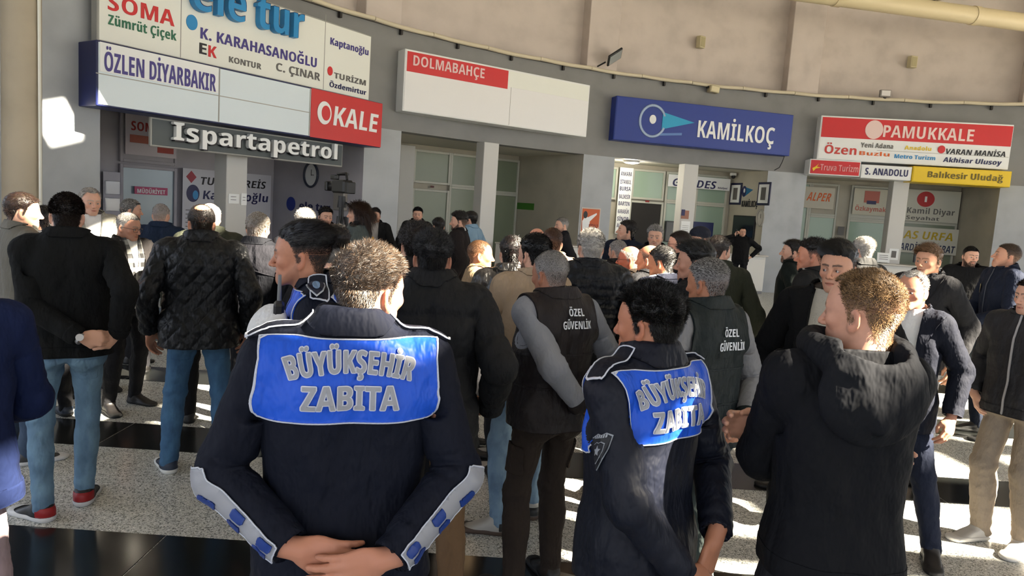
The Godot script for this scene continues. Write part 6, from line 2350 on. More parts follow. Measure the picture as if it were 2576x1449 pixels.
	person({"x": 0.888, "z": 3.20, "h": 1.711, "a": 48.0, "ha": 54.0, "pose": "behind", "hp": 4.0, "wide": 1.0, "label": "security guard in green black vest with a round sleeve badge", "hair": {"c": Color(0.17, 0.155, 0.15), "len": 0.013, "side": 0.006, "grey": 0.42, "lift": 0.8, "fade": 0.7}, "top": {"kind": "vest", "c": Color(0.10, 0.13, 0.13), "sleeves": Color(0.50, 0.50, 0.51), "hem": 0.87, "r": 0.6}, "legs": {"c": Color(0.27, 0.30, 0.29), "pockets": true}, "skin": Color(0.66, 0.45, 0.34), "beard": 0.15})
	guard_marks(0.02, 1.385)
	sleeve_badge()
	wrist_watch("R", Color(0.62, 0.62, 0.62))
	# --- behind the guards
	person({"x": 0.476, "z": 4.50, "h": 1.776, "a": 8.0, "ha": 16.0, "wide": 1.12, "deep": 1.1, "label": "white haired man in shiny black padded jacket", "hair": {"c": Color(0.56, 0.53, 0.48), "len": 0.034, "side": 0.022, "grey": 0.85, "comb": Vector3(-0.1, 0.1, 0.6)}, "top": {"c": Color(0.09, 0.10, 0.12), "style": "rows", "r": 0.4}})
	person({"x": 0.969, "z": 6.70, "h": 1.630, "a": 16.0, "ha": 40.0, "label": "grey haired man in dark quilted jacket behind the man with glasses", "hair": {"c": Color(0.36, 0.34, 0.32), "len": 0.012, "side": 0.007, "grey": 0.55, "lift": 0.9}, "top": {"c": Color(0.12, 0.11, 0.115), "style": "rows", "r": 0.6}, "wide": 1.1})
	person({"x": 0.978, "z": 6.00, "h": 1.612, "a": 68.0, "ha": 84.0, "label": "bald man with thin glasses and brown jacket in profile", "hair": {"c": Color(0.34, 0.31, 0.28), "len": 0.004, "side": 0.004, "grey": 0.5, "bald": 0.092, "fade": 0.5}, "glasses": Color(0.10, 0.08, 0.08), "top": {"c": Color(0.22, 0.18, 0.15), "neck": 1.485}, "skin": Color(0.78, 0.46, 0.36), "beard": 0.1})
	person({"x": 1.048, "z": 5.50, "h": 1.655, "a": 60.0, "ha": 66.0, "label": "bald man between the man with glasses and the white collar", "hair": {"c": Color(0.4, 0.3, 0.25), "len": 0.003, "side": 0.004, "bald": 0.10, "fade": 0.35}, "skin": Color(0.80, 0.54, 0.42), "top": {"c": Color(0.15, 0.15, 0.16)}})
	person({"x": 1.039, "z": 4.95, "h": 1.679, "a": 52.0, "ha": 64.0, "label": "dark haired man with white collar and navy suit turned left", "hair": {"c": Color(0.12, 0.115, 0.115), "len": 0.017, "side": 0.012, "grey": 0.12, "comb": Vector3(0, 0.1, 0.4)}, "top": {"c": Color(0.12, 0.13, 0.18), "inner": Color(0.85, 0.86, 0.88), "neck": 1.485}, "skin": Color(0.74, 0.50, 0.38), "hp": 10.0})
	person({"x": 1.273, "z": 8.30, "h": 1.810, "a": 150.0, "ha": 100.0, "hp": -8.0, "label": "black haired man in navy jersey looking up to the left", "hair": {"c": Color(0.13, 0.11, 0.10), "len": 0.045, "side": 0.022, "comb": Vector3(0.2, 0.1, 0.3)}, "top": {"c": Color(0.09, 0.11, 0.17), "called": "jersey"}, "beard": 0.4})
	person({"x": 1.499, "z": 7.70, "h": 1.784, "a": 174.0, "ha": 174.0, "label": "grey haired man facing the camera before the dark doorway", "hair": {"c": Color(0.30, 0.28, 0.27), "len": 0.035, "side": 0.02, "grey": 0.5, "comb": Vector3(0.3, 0.2, 0.3)}, "top": {"c": Color(0.11, 0.11, 0.12)}, "beard": 0.5, "beard_c": Color(0.3, 0.29, 0.28)})
	person({"x": 1.436, "z": 6.20, "h": 1.776, "a": 78.0, "ha": 84.0, "label": "short haired man with dark glasses in profile near the pillar", "hair": {"c": Color(0.15, 0.11, 0.09), "len": 0.014, "side": 0.011, "lift": 0.9}, "glasses": Color(0.05, 0.05, 0.05), "top": {"c": Color(0.11, 0.11, 0.12)}})
	person({"x": 1.774, "z": 6.90, "h": 1.809, "a": 150.0, "ha": 118.0, "label": "man in dark peaked cap behind the short haired man", "hair": {"c": Color(0.2, 0.18, 0.17), "len": 0.008, "side": 0.006}, "top": {"c": Color(0.10, 0.11, 0.13)}})
	cap_hat()
	person({"x": 1.016, "z": 3.95, "h": 1.759, "a": 72.0, "ha": 84.0, "label": "young black haired man in dark jacket looking left behind the guard", "hair": {"c": Color(0.07, 0.065, 0.065), "len": 0.05, "side": 0.009, "comb": Vector3(0.1, 0.3, -0.5)}, "top": {"c": Color(0.10, 0.10, 0.11), "zip": Color(0.5, 0.5, 0.5)}, "skin": Color(0.70, 0.51, 0.42)})
	person({"x": 1.505, "z": 5.30, "h": 1.772, "a": 14.0, "ha": -36.0, "label": "man in olive green jacket behind the green black vest", "hair": {"c": Color(0.20, 0.175, 0.16), "len": 0.022, "side": 0.012, "mess": 0.4}, "top": {"c": Color(0.17, 0.18, 0.14)}, "wide": 1.05})
	# --- right side
	person({"x": 5.482, "z": 17.40, "h": 1.750, "a": 176.0, "ha": -170.0, "pose": "phone", "hp": -4.0, "label": "man in black talking on a phone with a hand on his hip", "hair": {"c": Color(0.12, 0.10, 0.09), "len": 0.012, "side": 0.006, "rec": 0.02}, "glasses": Color(0.06, 0.06, 0.06), "top": {"c": Color(0.075, 0.075, 0.08), "hem": 0.90}, "beard": 0.55, "belly": 0.02})
	var ph := thing("phone", "dark phone held to the ear of the man in black", "phone", in_hand(0, 0.08))
	part("body", boxm(Vector3(0.012, 0.15, 0.075), 0.004), paint(Color(0.04, 0.04, 0.045), 0.3), ph)
	part("screen", boxm(Vector3(0.002, 0.14, 0.068), 0.0, Vector3(-0.007, 0, 0)), paint(Color(0.02, 0.02, 0.025), 0.1), ph)
	person({"x": 2.679, "z": 6.90, "h": 1.744, "a": 88.0, "ha": 94.0, "pose": "pockets", "hp": -3.0, "label": "bearded man in dark green hooded jacket looking left by the pillar", "hair": {"c": Color(0.10, 0.085, 0.08), "len": 0.035, "side": 0.014, "comb": Vector3(0, 0.1, -0.5)}, "top": {"c": Color(0.075, 0.10, 0.09), "hem": 0.82, "neck": 1.51}, "legs": {"c": Color(0.45, 0.50, 0.53), "m": "denim"}, "beard": 0.9})
	person({"x": 2.091, "z": 5.00, "h": 1.802, "a": 80.0, "ha": 84.0, "label": "man with a faded haircut behind the young man in the black coat", "hair": {"c": Color(0.08, 0.07, 0.07), "len": 0.034, "side": 0.004, "cut": 0.10, "fade": 0.55, "comb": Vector3(0, 0.3, 0.1), "mess": 0.35}, "top": {"c": Color(0.12, 0.12, 0.12), "inner": Color(0.6, 0.58, 0.55)}, "skin": Color(0.74, 0.51, 0.41)})
	person({"x": 3.010, "z": 6.20, "h": 1.830, "a": 40.0, "ha": 44.0, "label": "grey haired man just visible behind the young man's black hair", "hair": white_hair, "top": {"c": Color(0.2, 0.2, 0.2)}})
	person({"x": 1.544, "z": 3.40, "h": 1.819, "a": 170.0, "ha": 160.0, "pose": "pockets", "label": "young man in black coat over a cream ribbed sweater facing the camera", "arms": {"R": Vector3(0.20, 0.93, -0.10), "Rp": Vector3(1, 0, 0.8)}, "hair": {"c": Color(0.075, 0.068, 0.066), "len": 0.050, "side": 0.008, "cut": 0.10, "comb": Vector3(0.55, 0.25, 0.25), "lift": 0.5, "mess": 0.10, "n": 12000}, "top": {"kind": "open", "c": Color(0.06, 0.06, 0.062), "shirt": Color(0.62, 0.60, 0.55), "shirt_k": "knit", "hem": 0.70, "w0": 0.08, "w1": 0.09, "r": 0.95}, "skin": Color(0.74, 0.55, 0.45), "beard": 0.08, "face": {"wide": 0.96, "gaze": 0.003}})
	person({"x": 2.300, "z": 4.10, "h": 1.679, "a": 166.0, "ha": 158.0, "pose": "down", "label": "white haired old man in navy blazer over a white shirt in sunlight", "hair": {"c": Color(0.80, 0.78, 0.75), "len": 0.016, "side": 0.013, "grey": 0.5, "rec": 0.03, "cover": 0.6}, "top": {"kind": "open", "c": Color(0.10, 0.11, 0.15), "shirt": Color(0.86, 0.86, 0.85), "hem": 0.78, "w0": 0.085, "w1": 0.075}, "legs": {"c": Color(0.13, 0.15, 0.21)}, "shoes": {"c": Color(0.07, 0.06, 0.06)}, "feet": [0.09, -0.02, -15.0, -0.16, 0.0, 20.0], "sink": 0.012, "skin": Color(0.76, 0.54, 0.44), "beard": 0.1, "brow": Color(0.4, 0.38, 0.36)})
	person({"x": 3.124, "z": 5.40, "h": 1.811, "a": 152.0, "ha": 150.0, "label": "wavy haired youth in dark grey overshirt behind the white haired old man", "hair": {"c": Color(0.42, 0.31, 0.21), "len": 0.05, "side": 0.02, "comb": Vector3(0.5, 0.2, -0.3), "mess": 0.35}, "top": {"kind": "open", "c": Color(0.15, 0.15, 0.16), "shirt": Color(0.7, 0.7, 0.7), "w0": 0.05, "w1": 0.0, "hem": 0.82}, "skin": Color(0.78, 0.58, 0.47), "beard": 0.05})
	person({"x": 5.323, "z": 8.40, "h": 1.791, "a": -172.0, "ha": -155.0, "pose": "front", "wide": 1.08, "label": "bearded man in black jacket and ripped jeans holding a small camera", "hair": {"c": Color(0.09, 0.08, 0.075), "len": 0.012, "side": 0.004, "fade": 0.6}, "top": {"c": Color(0.08, 0.08, 0.085), "neck": 1.485}, "legs": {"c": Color(0.15, 0.17, 0.19), "m": "denim"}, "shoes": {"c": Color(0.06, 0.06, 0.065), "sole": Color(0.75, 0.75, 0.75)}, "feet": [0.12, 0.06, -25.0, -0.08, -0.04, 20.0], "beard": 0.98, "sink": 0.008})
	var hc := thing("hand_camera", "small black camera held low by the bearded man in ripped jeans", "camera", in_hand(0, 0.08) * 0.5 + in_hand(1, 0.08) * 0.5)
	part("body", boxm(Vector3(0.15, 0.10, 0.07), 0.012), paint(Color(0.05, 0.05, 0.055), 0.5), hc)
	part("lens", Shape.new().tube([Vector3(0, 0, 0.03), Vector3(0, 0, 0.10)], [0.036], 16).mesh(), paint(Color(0.04, 0.04, 0.04), 0.3), hc)
	part("strap", Shape.new().tube([Vector3(-0.08, 0.04, 0), Vector3(-0.13, -0.08, 0.03), Vector3(0.0, -0.16, 0.05), Vector3(0.12, -0.06, 0.03), Vector3(0.08, 0.04, 0)], [0.006], 6).mesh(), paint(Color(0.07, 0.07, 0.07), 0.7), hc)
	person({"x": 4.521, "z": 6.60, "h": 1.861, "a": 118.0, "ha": 100.0, "hp": -10.0, "pose": "front", "label": "police officer in navy sweatshirt with a chest badge at the right", "hair": {"c": Color(0.25, 0.19, 0.14), "len": 0.014, "side": 0.005}, "top": {"c": Color(0.10, 0.125, 0.19), "zip": Color(0.2, 0.22, 0.28)}, "legs": {"c": Color(0.10, 0.12, 0.17)}, "wide": 1.06, "skin": Color(0.78, 0.58, 0.48)})
	badge(shield(0.028, 0.045), Vector3(0.10, 1.30, 0), Vector3(0, 0, -1), Vector3.UP, paint(Color(0.55, 0.48, 0.30), 0.4), 0.008, "chest_badge")
	person({"x": 3.068, "z": 4.20, "h": 1.671, "a": 150.0, "ha": 140.0, "pose": "pockets", "wide": 1.05, "fine_legs": true, "label": "man in charcoal jacket and beige trousers cut off by the right edge", "hair": {"c": Color(0.1, 0.09, 0.085), "len": 0.02, "side": 0.007}, "top": {"c": Color(0.15, 0.15, 0.16), "r": 0.6, "rib": true, "hem": 0.86, "zip": Color(0.65, 0.65, 0.66)}, "legs": {"c": Color(0.56, 0.51, 0.45), "slim": 1.12}, "shoes": {"c": Color(0.72, 0.71, 0.69), "sole": Color(0.78, 0.77, 0.75), "big": 1.08}, "feet": [0.0, -0.03, -10.0, 0.0, 0.05, 12.0]})
	# --- nearest people
	person({"x": -0.348, "z": 3.05, "h": 1.757, "a": -4.0, "ha": -2.0, "wide": 1.13, "deep": 1.15, "pose": "front", "arms": {"R": Vector3(0.28, 0.95, -0.06), "Rp": Vector3(0.45, 0, 1)}, "label": "broad man in thick black padded jacket and tan trousers seen from behind", "hair": {"c": Color(0.09, 0.08, 0.08), "len": 0.030, "side": 0.013, "comb": Vector3(0, 0.2, -0.2), "mess": 0.35, "n": 9000}, "top": {"c": Color(0.085, 0.088, 0.095), "style": "wide_rows", "r": 0.7, "hem": 0.80, "neck": 1.525}, "legs": {"c": Color(0.42, 0.33, 0.24), "slim": 0.95}, "skin": Color(0.66, 0.47, 0.38), "feet": [0.06, 0.06, -10.0, -0.04, 0.0, 12.0]})
	person({"x": -1.757, "z": 2.15, "h": 1.696, "a": 0.0, "ha": 5.0, "pose": "front", "wide": 1.1, "label": "person in navy sweatshirt and pale mauve trousers at the left edge", "hair": dark_hair, "top": {"c": Color(0.09, 0.13, 0.26), "hem": 0.83, "r": 0.9, "rib": true}, "legs": {"c": Color(0.62, 0.54, 0.55), "slim": 1.1}})
	person({"x": -0.707, "z": 2.62, "h": 1.778, "a": 92.0, "ha": 80.0, "pose": "front", "neck_at": Vector3(0, 0, -0.05), "label": "municipal officer in profile holding a white cap, blue panel on his chest", "hair": {"c": Color(0.085, 0.07, 0.065), "len": 0.042, "side": 0.005, "cut": 0.095, "fade": 0.6, "comb": Vector3(0, 0.2, 0.55), "lift": 0.5, "mess": 0.14, "n": 12000}, "top": {"c": NAVY, "neck": 1.51, "zip": Color(0.4, 0.4, 0.42), "r": 0.75}, "legs": {"c": NAVY}, "skin": Color(0.68, 0.47, 0.37), "beard": 0.3, "face": {"jaw": 1.08}})
	officer_marks(false, false)
	strap_badge()
	cap_and_radio()
	person({"x": 0.410, "z": 2.02, "h": 1.688, "a": 52.0, "ha": 62.0, "pose": "behind", "label": "municipal officer turned left with a shield badge on his sleeve", "arms": {"R": Vector3(0.115, 1.0, 0.20), "L": Vector3(-0.04, 0.92, 0.20), "Rp": Vector3(0.5, -0.5, -0.1), "Lp": Vector3(-0.7, -0.4, 0.1), "Rdir": Vector3(-0.5, -0.85, 0.05), "Ldir": Vector3(0.9, -0.4, 0.1)}, "hair": {"c": Color(0.075, 0.065, 0.06), "len": 0.027, "side": 0.012, "comb": Vector3(0, 0.25, 0.0), "mess": 0.3, "lift": 0.7, "n": 14000}, "top": {"c": NAVY, "neck": 1.525, "r": 0.6}, "legs": {"c": NAVY}, "skin": Color(0.66, 0.45, 0.35), "beard": 0.35})
	officer_marks(true, false)
	arm_shield()
	person({"x": -0.397, "z": 1.83, "h": 1.745, "a": 3.0, "ha": -44.0, "pose": "behind", "wide": 1.12, "deep": 1.06, "label": "municipal officer with blue back panel and reflective sleeve bands, hands clasped behind", "arms": {"R": Vector3(0.10, 0.985, 0.235), "L": Vector3(-0.125, 1.0, 0.185), "Rdir": Vector3(-0.95, -0.22, 0.02), "Ldir": Vector3(0.95, -0.25, 0.08), "Rhand": "flat", "Lhand": "flat", "Lp": Vector3(-0.55, -0.55, -0.25), "Rp": Vector3(0.8, -0.5, -0.2)}, "neck_at": Vector3(0.042, -0.006, -0.01), "shift": -0.012, "dh": 0.02, "hair": {"c": Color(0.20, 0.165, 0.145), "tip": Color(0.42, 0.35, 0.29), "len": 0.026, "side": 0.011, "cut": 0.078, "grey": 0.12, "comb": Vector3(0.25, 0.2, -0.2), "lift": 0.85, "mess": 0.28, "n": 16000, "fade": 0.75}, "top": {"c": NAVY, "neck": 1.53, "r": 0.75}, "legs": {"c": NAVY}, "skin": Color(0.72, 0.50, 0.41), "beard": 0.15})
	officer_marks(true, true)
	person({"x": 0.949, "z": 1.90, "h": 1.782, "a": 28.0, "ha": 68.0, "pose": "crossed", "wide": 0.90, "deep": 0.98, "neck_at": Vector3(0.02, 0, 0), "shift": -0.02, "label": "fair haired man in black hooded sweatshirt with folded arms, nearest at right", "hair": {"c": Color(0.33, 0.25, 0.17), "tip": Color(0.56, 0.44, 0.30), "len": 0.011, "side": 0.0045, "lift": 1.0, "rec": 0.022, "comb": Vector3(0, 0.1, -0.2), "mess": 0.3, "n": 17000, "fade": 0.5, "cover": 0.8}, "top": {"c": Color(0.06, 0.064, 0.08), "hem": 0.90, "collar": false, "neck": 1.48, "rib": true, "called": "sweatshirt"}, "legs": {"c": Color(0.12, 0.125, 0.14), "m": "denim"}, "skin": Color(0.76, 0.57, 0.48), "beard": 0.06, "beard_c": Color(0.3, 0.2, 0.15), "brow": Color(0.3, 0.22, 0.16)})
	var hood := nets(hood_sdf, Vector3(-0.22, 1.24, -0.14), Vector3(0.22, 1.56, 0.24), 0.009)
	wear("hood", hood, paint(Color(0.085, 0.09, 0.105), 0.85, "cloth"))
	print("people done ", Time.get_ticks_msec(), " ms")


func checks() -> ImageTexture:
	var img := Image.create(64, 64, false, Image.FORMAT_RGB8)
	for y in 64:
		for x in 64:
			var a := (x / 32) % 2
			var b := (y / 32) % 2
			img.set_pixel(x, y, [Color(0.10, 0.10, 0.11), Color(0.42, 0.42, 0.43), Color(0.9, 0.9, 0.88)][a + b])
	return ImageTexture.create_from_image(img)


func wrist_watch(side: String, c: Color) -> void:
	var k := 0 if side == "R" else 1
	var w: Vector3 = G.wrist[k] + G.fore[k] * 0.012
	var d: Vector3 = G.fore[k]
	var s := Shape.new()
	s.tube([(w - d * 0.011) * G.scale, (w + d * 0.011) * G.scale], [0.033], 16)
	var o := part("watch_strap", s.mesh(), paint(c, 0.3, "", {"metallic": 0.7}), who)
	var n: Vector3 = (G.qc * Vector3(0, 0.25, 1)).normalized()
	var f := Shape.new()
	f.tube([(w + n * 0.030) * G.scale, (w + n * 0.042) * G.scale], [0.019], 16)
	part("watch_face", f.mesh(), paint(Color(0.8, 0.8, 0.8), 0.2, "", {"metallic": 0.6}), o)


func guard_marks(x: float, y: float) -> void:
	var w := paint(Color(0.85, 0.86, 0.88), 0.6)
	back_word("ÖZEL", y, 0.085, 0.034, w, 0.0, 0.022, x)
	back_word("GÜVENLİK", y - 0.058, 0.165, 0.036, w, 0.0, 0.022, x)


func holster() -> void:
	var s := Shape.new()
	s.box(Vector3(0.235, 0.96, 0.02) * G.scale, Vector3(0.05, 0.16, 0.09), Basis(Vector3.RIGHT, 0.15), 0.012)
	var o := part("holster", s.mesh(), paint(Color(0.05, 0.05, 0.05), 0.5), who)
	part("buckle", boxm(Vector3(0.012, 0.025, 0.02), 0.003, Vector3(0.262, 1.01, 0.05) * G.scale), paint(Color(0.8, 0.8, 0.8), 0.3), o)


func sleeve_badge() -> void:
	var at := Vector3(-1, 1, 1) * (SHOULDER + ARM * 0.115)
	var out := Vector3(-0.50, 0.42, 0.75).normalized()
	var up := Vector3(0.643, 0.766, 0.0)
	up = (up - out * up.dot(out)).normalized()
	badge(ellipse(0.046, 0.046), at, out, up, paint(Color(0.05, 0.05, 0.055), 0.6), 0.006, "badge")
	badge(ellipse(0.040, 0.040), at, out, up, paint(Color(0.42, 0.42, 0.44), 0.6), 0.0072, "badge_ring")
	badge(ellipse(0.037, 0.037), at, out, up, paint(Color(0.06, 0.06, 0.065), 0.6), 0.0084, "badge_field")
	badge(star_points(0.028, 8, 0.62), at, out, up, paint(Color(0.72, 0.70, 0.72), 0.5), 0.0096, "badge_star")
	badge(ellipse(0.013, 0.013), at, out, up, paint(Color(0.70, 0.06, 0.08), 0.5), 0.0110, "badge_centre")
	badge(ellipse(0.006, 0.006), at + up * 0.001, out, up, paint(Color(0.85, 0.8, 0.8), 0.5), 0.0124, "badge_moon")


func arm_shield() -> void:
	var at := Vector3(-1, 1, 1) * (SHOULDER + ARM * 0.15)
	var out := Vector3(-0.46, 0.38, 0.80).normalized()
	var up := Vector3(0.643, 0.766, 0.0)
	up = (up - out * up.dot(out)).normalized()
	var pale := paint(Color(0.55, 0.57, 0.60), 0.5)
	badge(shield(0.034, 0.054), at, out, up, pale, 0.006, "shield_edge")
	badge(shield(0.031, 0.050), at, out, up, paint(Color(0.06, 0.07, 0.10), 0.6), 0.0072, "shield")
	badge(shield(0.020, 0.032), at - up * 0.004, out, up, pale, 0.0084, "shield_edge")
	badge(shield(0.018, 0.029), at - up * 0.004, out, up, paint(Color(0.07, 0.08, 0.11), 0.6), 0.0096, "shield_field")
	badge(star_points(0.014, 5, 0.5), at - up * 0.002, out, up, pale, 0.0108, "emblem")
	for k in 6:
		badge(PackedVector2Array([Vector2(-0.0022, -0.004), Vector2(0.0022, -0.004), Vector2(0.0022, 0.004), Vector2(-0.0022, 0.004)]), at + up * 0.034 + up.cross(out) * (-0.0175 + 0.007 * k), out, up, pale, 0.0084, "shield_letter")


func strap_badge() -> void:
	var at := Vector3(-0.165, 1.45, -0.004)
	var out := Vector3(-0.25, 1.0, -0.05).normalized()
	var up := Vector3(1, 0.25, 0).normalized()
	badge(shield(0.030, 0.036), at, out, up, paint(Color(0.72, 0.74, 0.78), 0.5), 0.020, "strap_badge_edge")
	badge(shield(0.026, 0.031), at, out, up, paint(Color(0.06, 0.09, 0.18), 0.5), 0.0215, "strap_badge")
	badge(ellipse(0.012, 0.015), at, out, up, paint(Color(0.40, 0.50, 0.62), 0.5), 0.023, "emblem")


func cap_and_radio() -> void:
	var at := who.transform * (Vector3(-0.10, 1.315, -0.145) * G.scale)
	var hat := thing("peaked_cap", "white topped peaked cap carried by the officer in profile", "cap", at, who.rotation.y)
	var tilt := Transform3D(Basis(Vector3.UP, 0.7) * Basis(Vector3.RIGHT, -1.15), Vector3.ZERO)
	var white := paint(Color(0.80, 0.80, 0.80), 0.7, "cloth")
	part("crown", Shape.new().ball(Vector3(0, 0.04, 0), Vector3(0.088, 0.04, 0.094), 10, 24).mesh(), white, hat, tilt)
	part("band", Shape.new().tube([Vector3(0, -0.02, 0), Vector3(0, 0.03, 0)], [0.068, 0.076], 24).mesh(), paint(Color(0.05, 0.055, 0.08), 0.6), hat, tilt)
	part("peak", Shape.new().ball(Vector3(0, -0.02, -0.075), Vector3(0.065, 0.007, 0.045), 6, 20, Basis(Vector3.RIGHT, -0.4)).mesh(), paint(Color(0.03, 0.03, 0.035), 0.2), hat, tilt)
	part("strap", Shape.new().tube([Vector3(-0.08, 0.0, -0.02), Vector3(-0.05, -0.01, -0.085), Vector3(0.05, -0.01, -0.085), Vector3(0.08, 0.0, -0.02)], [0.007], 8).mesh(), paint(Color(0.04, 0.04, 0.04), 0.4), hat, tilt)
	var ra := thing("radio", "hand radio clipped to the chest of the officer in profile", "radio", who.transform * (Vector3(-0.13, 1.37, -0.135) * G.scale), who.rotation.y)
	var rb := paint(Color(0.10, 0.10, 0.105), 0.45)
	part("body", boxm(Vector3(0.055, 0.115, 0.035), 0.008), rb, ra, Transform3D(Basis(Vector3.BACK, 0.15), Vector3.ZERO))
	part("aerial", Shape.new().tube([Vector3(0.015, 0.05, 0), Vector3(0.005, 0.15, 0)], [0.008, 0.006], 10).mesh(), paint(Color(0.42, 0.43, 0.44), 0.4), ra)
	part("grille", boxm(Vector3(0.035, 0.05, 0.004), 0.001, Vector3(0, -0.01, -0.019)), paint(Color(0.22, 0.22, 0.21), 0.6), ra, Transform3D(Basis(Vector3.BACK, 0.15), Vector3.ZERO))


func cap_hat() -> void:
	var c := G.chest(G.pivot)
	var s := Shape.new()
	var m := paint(Color(0.13, 0.14, 0.18), 0.8, "cloth")
	var crown := Shape.new().ball(Vector3(0, 0.128, 0.008), Vector3(0.092, 0.078, 0.112), 10, 20)
	var r := relit({"v": scaled(pose_head(crown.v)), "n": crown.n, "i": crown.i})
	var o := part("cap", to_mesh(r), m, who)
	s.ball(Vector3(0, 0.118, -0.125), Vector3(0.075, 0.008, 0.06), 6, 20, Basis(Vector3.RIGHT, 0.2))
	part("peak", to_mesh(relit({"v": scaled(pose_head(s.v)), "n": s.n, "i": s.i})), m, o)


func in_hand(k: int, out := 0.09) -> Vector3:
	var key := "R" if k == 0 else "L"
	var d: Vector3 = G.qc * pose[key + "dir"] if pose.has(key + "dir") else G.fore[k]
	return who.transform * ((G.wrist[k] + d.normalized() * out) * G.scale)


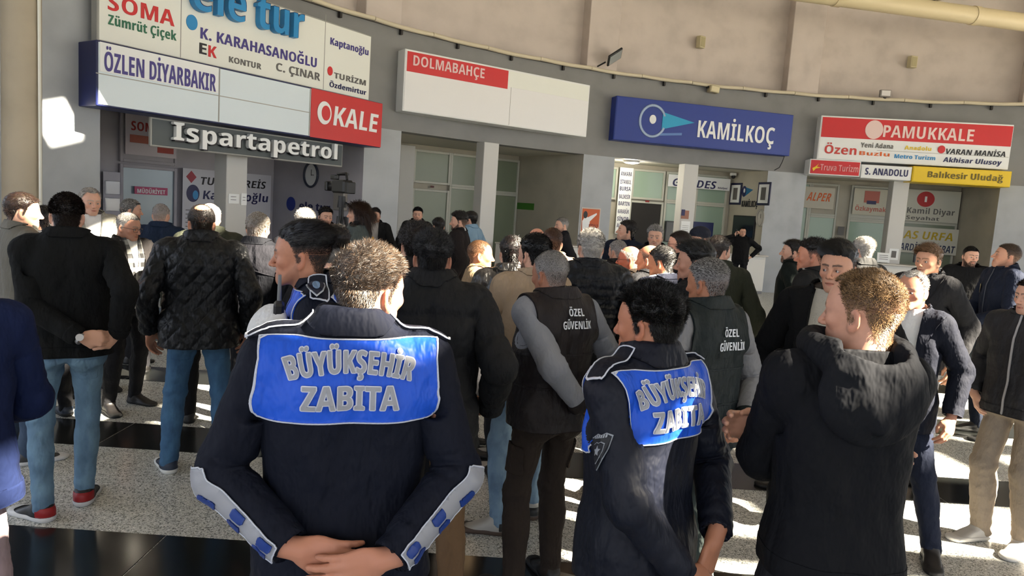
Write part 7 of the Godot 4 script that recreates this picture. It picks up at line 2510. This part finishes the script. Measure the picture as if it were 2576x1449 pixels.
func build_props() -> void:
	# video camera on a tripod, beside the long haired person
	var t := thing("video_camera", "black professional video camera with carry handle on a tripod", "camera", Vector3(-1.99, 1.955, -8.15), deg_to_rad(40))
	var blk := paint(Color(0.055, 0.055, 0.06), 0.45)
	part("body", boxm(Vector3(0.13, 0.15, 0.30), 0.02), blk, t)
	part("lens", Shape.new().tube([Vector3(0, 0.0, -0.14), Vector3(0, 0.0, -0.20), Vector3(0, 0.0, -0.27)], [0.045, 0.045, 0.055], 18).mesh(), blk, t)
	part("lens_hood", boxm(Vector3(0.14, 0.11, 0.06), 0.01, Vector3(0, 0, -0.29)), blk, t)
	part("handle", Shape.new().tube([Vector3(0, 0.07, -0.12), Vector3(0, 0.14, -0.11), Vector3(0, 0.15, 0.08), Vector3(0, 0.08, 0.11)], [0.014], 10).mesh(), blk, t)
	part("microphone", Shape.new().tube([Vector3(0.05, 0.145, -0.22), Vector3(0.05, 0.145, 0.02)], [0.018], 12).mesh(), blk, t)
	part("viewfinder", boxm(Vector3(0.05, 0.05, 0.12), 0.008, Vector3(-0.09, 0.10, -0.02)), blk, t)
	part("battery", boxm(Vector3(0.10, 0.13, 0.08), 0.01, Vector3(0, -0.01, 0.19)), paint(Color(0.10, 0.10, 0.10), 0.5), t)
	var tp := thing("tripod", "black tripod with pan handle carrying the video camera", "tripod", Vector3(-1.99, 0, -8.15), deg_to_rad(40))
	part("head", Shape.new().tube([Vector3(0, 1.72, 0), Vector3(0, 1.85, 0)], [0.05, 0.04], 14).mesh(), blk, tp)
	part("column", Shape.new().tube([Vector3(0, 1.1, 0), Vector3(0, 1.74, 0)], [0.028], 12).mesh(), blk, tp)
	for k in 3:
		var a := TAU * k / 3.0 + 0.4
		var leg := part("leg", Shape.new().tube([Vector3(0.05 * cos(a), 1.62, 0.05 * sin(a)), Vector3(0.24 * cos(a), 0.02, 0.24 * sin(a))], [0.022, 0.015], 10).mesh(), blk, tp)
		part("foot", Shape.new().ball(Vector3(0.24 * cos(a), 0.02, 0.24 * sin(a)), Vector3(0.025, 0.02, 0.025), 6, 10).mesh(), blk, leg)
	part("pan_handle", Shape.new().tube([Vector3(0.03, 1.78, 0.04), Vector3(0.16, 1.55, 0.34)], [0.011], 8).mesh(), blk, tp)
	# lamps and loudspeakers on the wall
	var fl := thing("floodlight", "slim floodlight tilted on an arm above the ledge", "lamp")
	fl.transform = wall_frame(-24.6, RADIUS - 0.3, 5.5)
	part("head", boxm(Vector3(0.44, 0.05, 0.34), 0.01), paint(Color(0.10, 0.10, 0.11), 0.4), fl, Transform3D(Basis(Vector3.BACK, 0.62) * Basis(Vector3.RIGHT, -0.7), Vector3(0.15, 0.12, 0)))
	part("lens", boxm(Vector3(0.38, 0.008, 0.28), 0.0, Vector3(0, -0.03, 0)), paint(Color(0.62, 0.64, 0.64), 0.2), fl, Transform3D(Basis(Vector3.BACK, 0.62) * Basis(Vector3.RIGHT, -0.7), Vector3(0.15, 0.12, 0)))
	part("arm", Shape.new().tube([Vector3(-0.18, -0.12, -0.22), Vector3(-0.08, -0.03, -0.02)], [0.02], 8).mesh(), paint(Color(0.10, 0.10, 0.11), 0.4), fl)
	var ivory := paint(Color(0.78, 0.74, 0.60), 0.5)
	for e in [[-14.1, 6.42, RADIUS + 0.22, "ivory wall loudspeaker high in the bay above the blue sign"], [6.9, 6.36, RADIUS + 0.22, "ivory wall loudspeaker high in the bay above the red sign"]]:
		var sp := thing("loudspeaker", e[3], "loudspeaker")
		sp.transform = wall_frame(e[0], e[2], e[1])
		part("cabinet", boxm(Vector3(0.20, 0.30, 0.16), 0.012), ivory, sp, Transform3D(Basis(Vector3.UP, 0.35), Vector3.ZERO))
		part("grille", boxm(Vector3(0.15, 0.24, 0.01), 0.004, Vector3(0, 0, 0.083)), paint(Color(0.66, 0.62, 0.48), 0.7), sp, Transform3D(Basis(Vector3.UP, 0.35), Vector3.ZERO))
	var s2 := thing("box_lamp", "small cream box lamp hanging under the ledge above the blue sign", "lamp")
	s2.transform = wall_frame(-13.0, RADIUS - 0.14, 5.2)
	part("housing", boxm(Vector3(0.26, 0.17, 0.20), 0.012), ivory, s2, Transform3D(Basis(Vector3.BACK, -0.1), Vector3.ZERO))
	part("face", boxm(Vector3(0.22, 0.12, 0.01), 0.002, Vector3(0, 0, 0.103)), paint(Color(0.86, 0.82, 0.68), 0.4), s2, Transform3D(Basis(Vector3.BACK, -0.1), Vector3.ZERO))
	part("bracket", boxm(Vector3(0.06, 0.06, 0.1), 0.004, Vector3(-0.13, 0.05, -0.05)), paint(Color(0.2, 0.18, 0.16), 0.5), s2)
	var s3 := thing("floodlight", "small white floodlight standing on the ledge above the red sign", "lamp")
	s3.transform = wall_frame(4.3, RADIUS - 0.1, 5.46)
	part("housing", boxm(Vector3(0.28, 0.18, 0.10), 0.012), paint(Color(0.62, 0.60, 0.58), 0.5), s3)
	part("face", boxm(Vector3(0.22, 0.13, 0.01), 0.002, Vector3(0, 0, 0.054)), paint(Color(0.90, 0.89, 0.88), 0.3), s3)
	part("foot", boxm(Vector3(0.06, 0.08, 0.06), 0.004, Vector3(0, -0.12, 0)), paint(Color(0.2, 0.18, 0.16), 0.5), s3)
	# the cable hanging from the blue sign
	var cb := thing("cable", "thin dark cable hanging from the right end of the blue sign", "cable")
	cb.transform = office_frame(2)
	part("wire", Shape.new().tube([Vector3(2.45, 3.70, 0.30), Vector3(2.44, 3.5, 0.22), Vector3(2.40, 3.36, 0.18), Vector3(2.30, 3.28, 0.12)], [0.012], 6).mesh(), paint(Color(0.2, 0.2, 0.2), 0.6), cb)
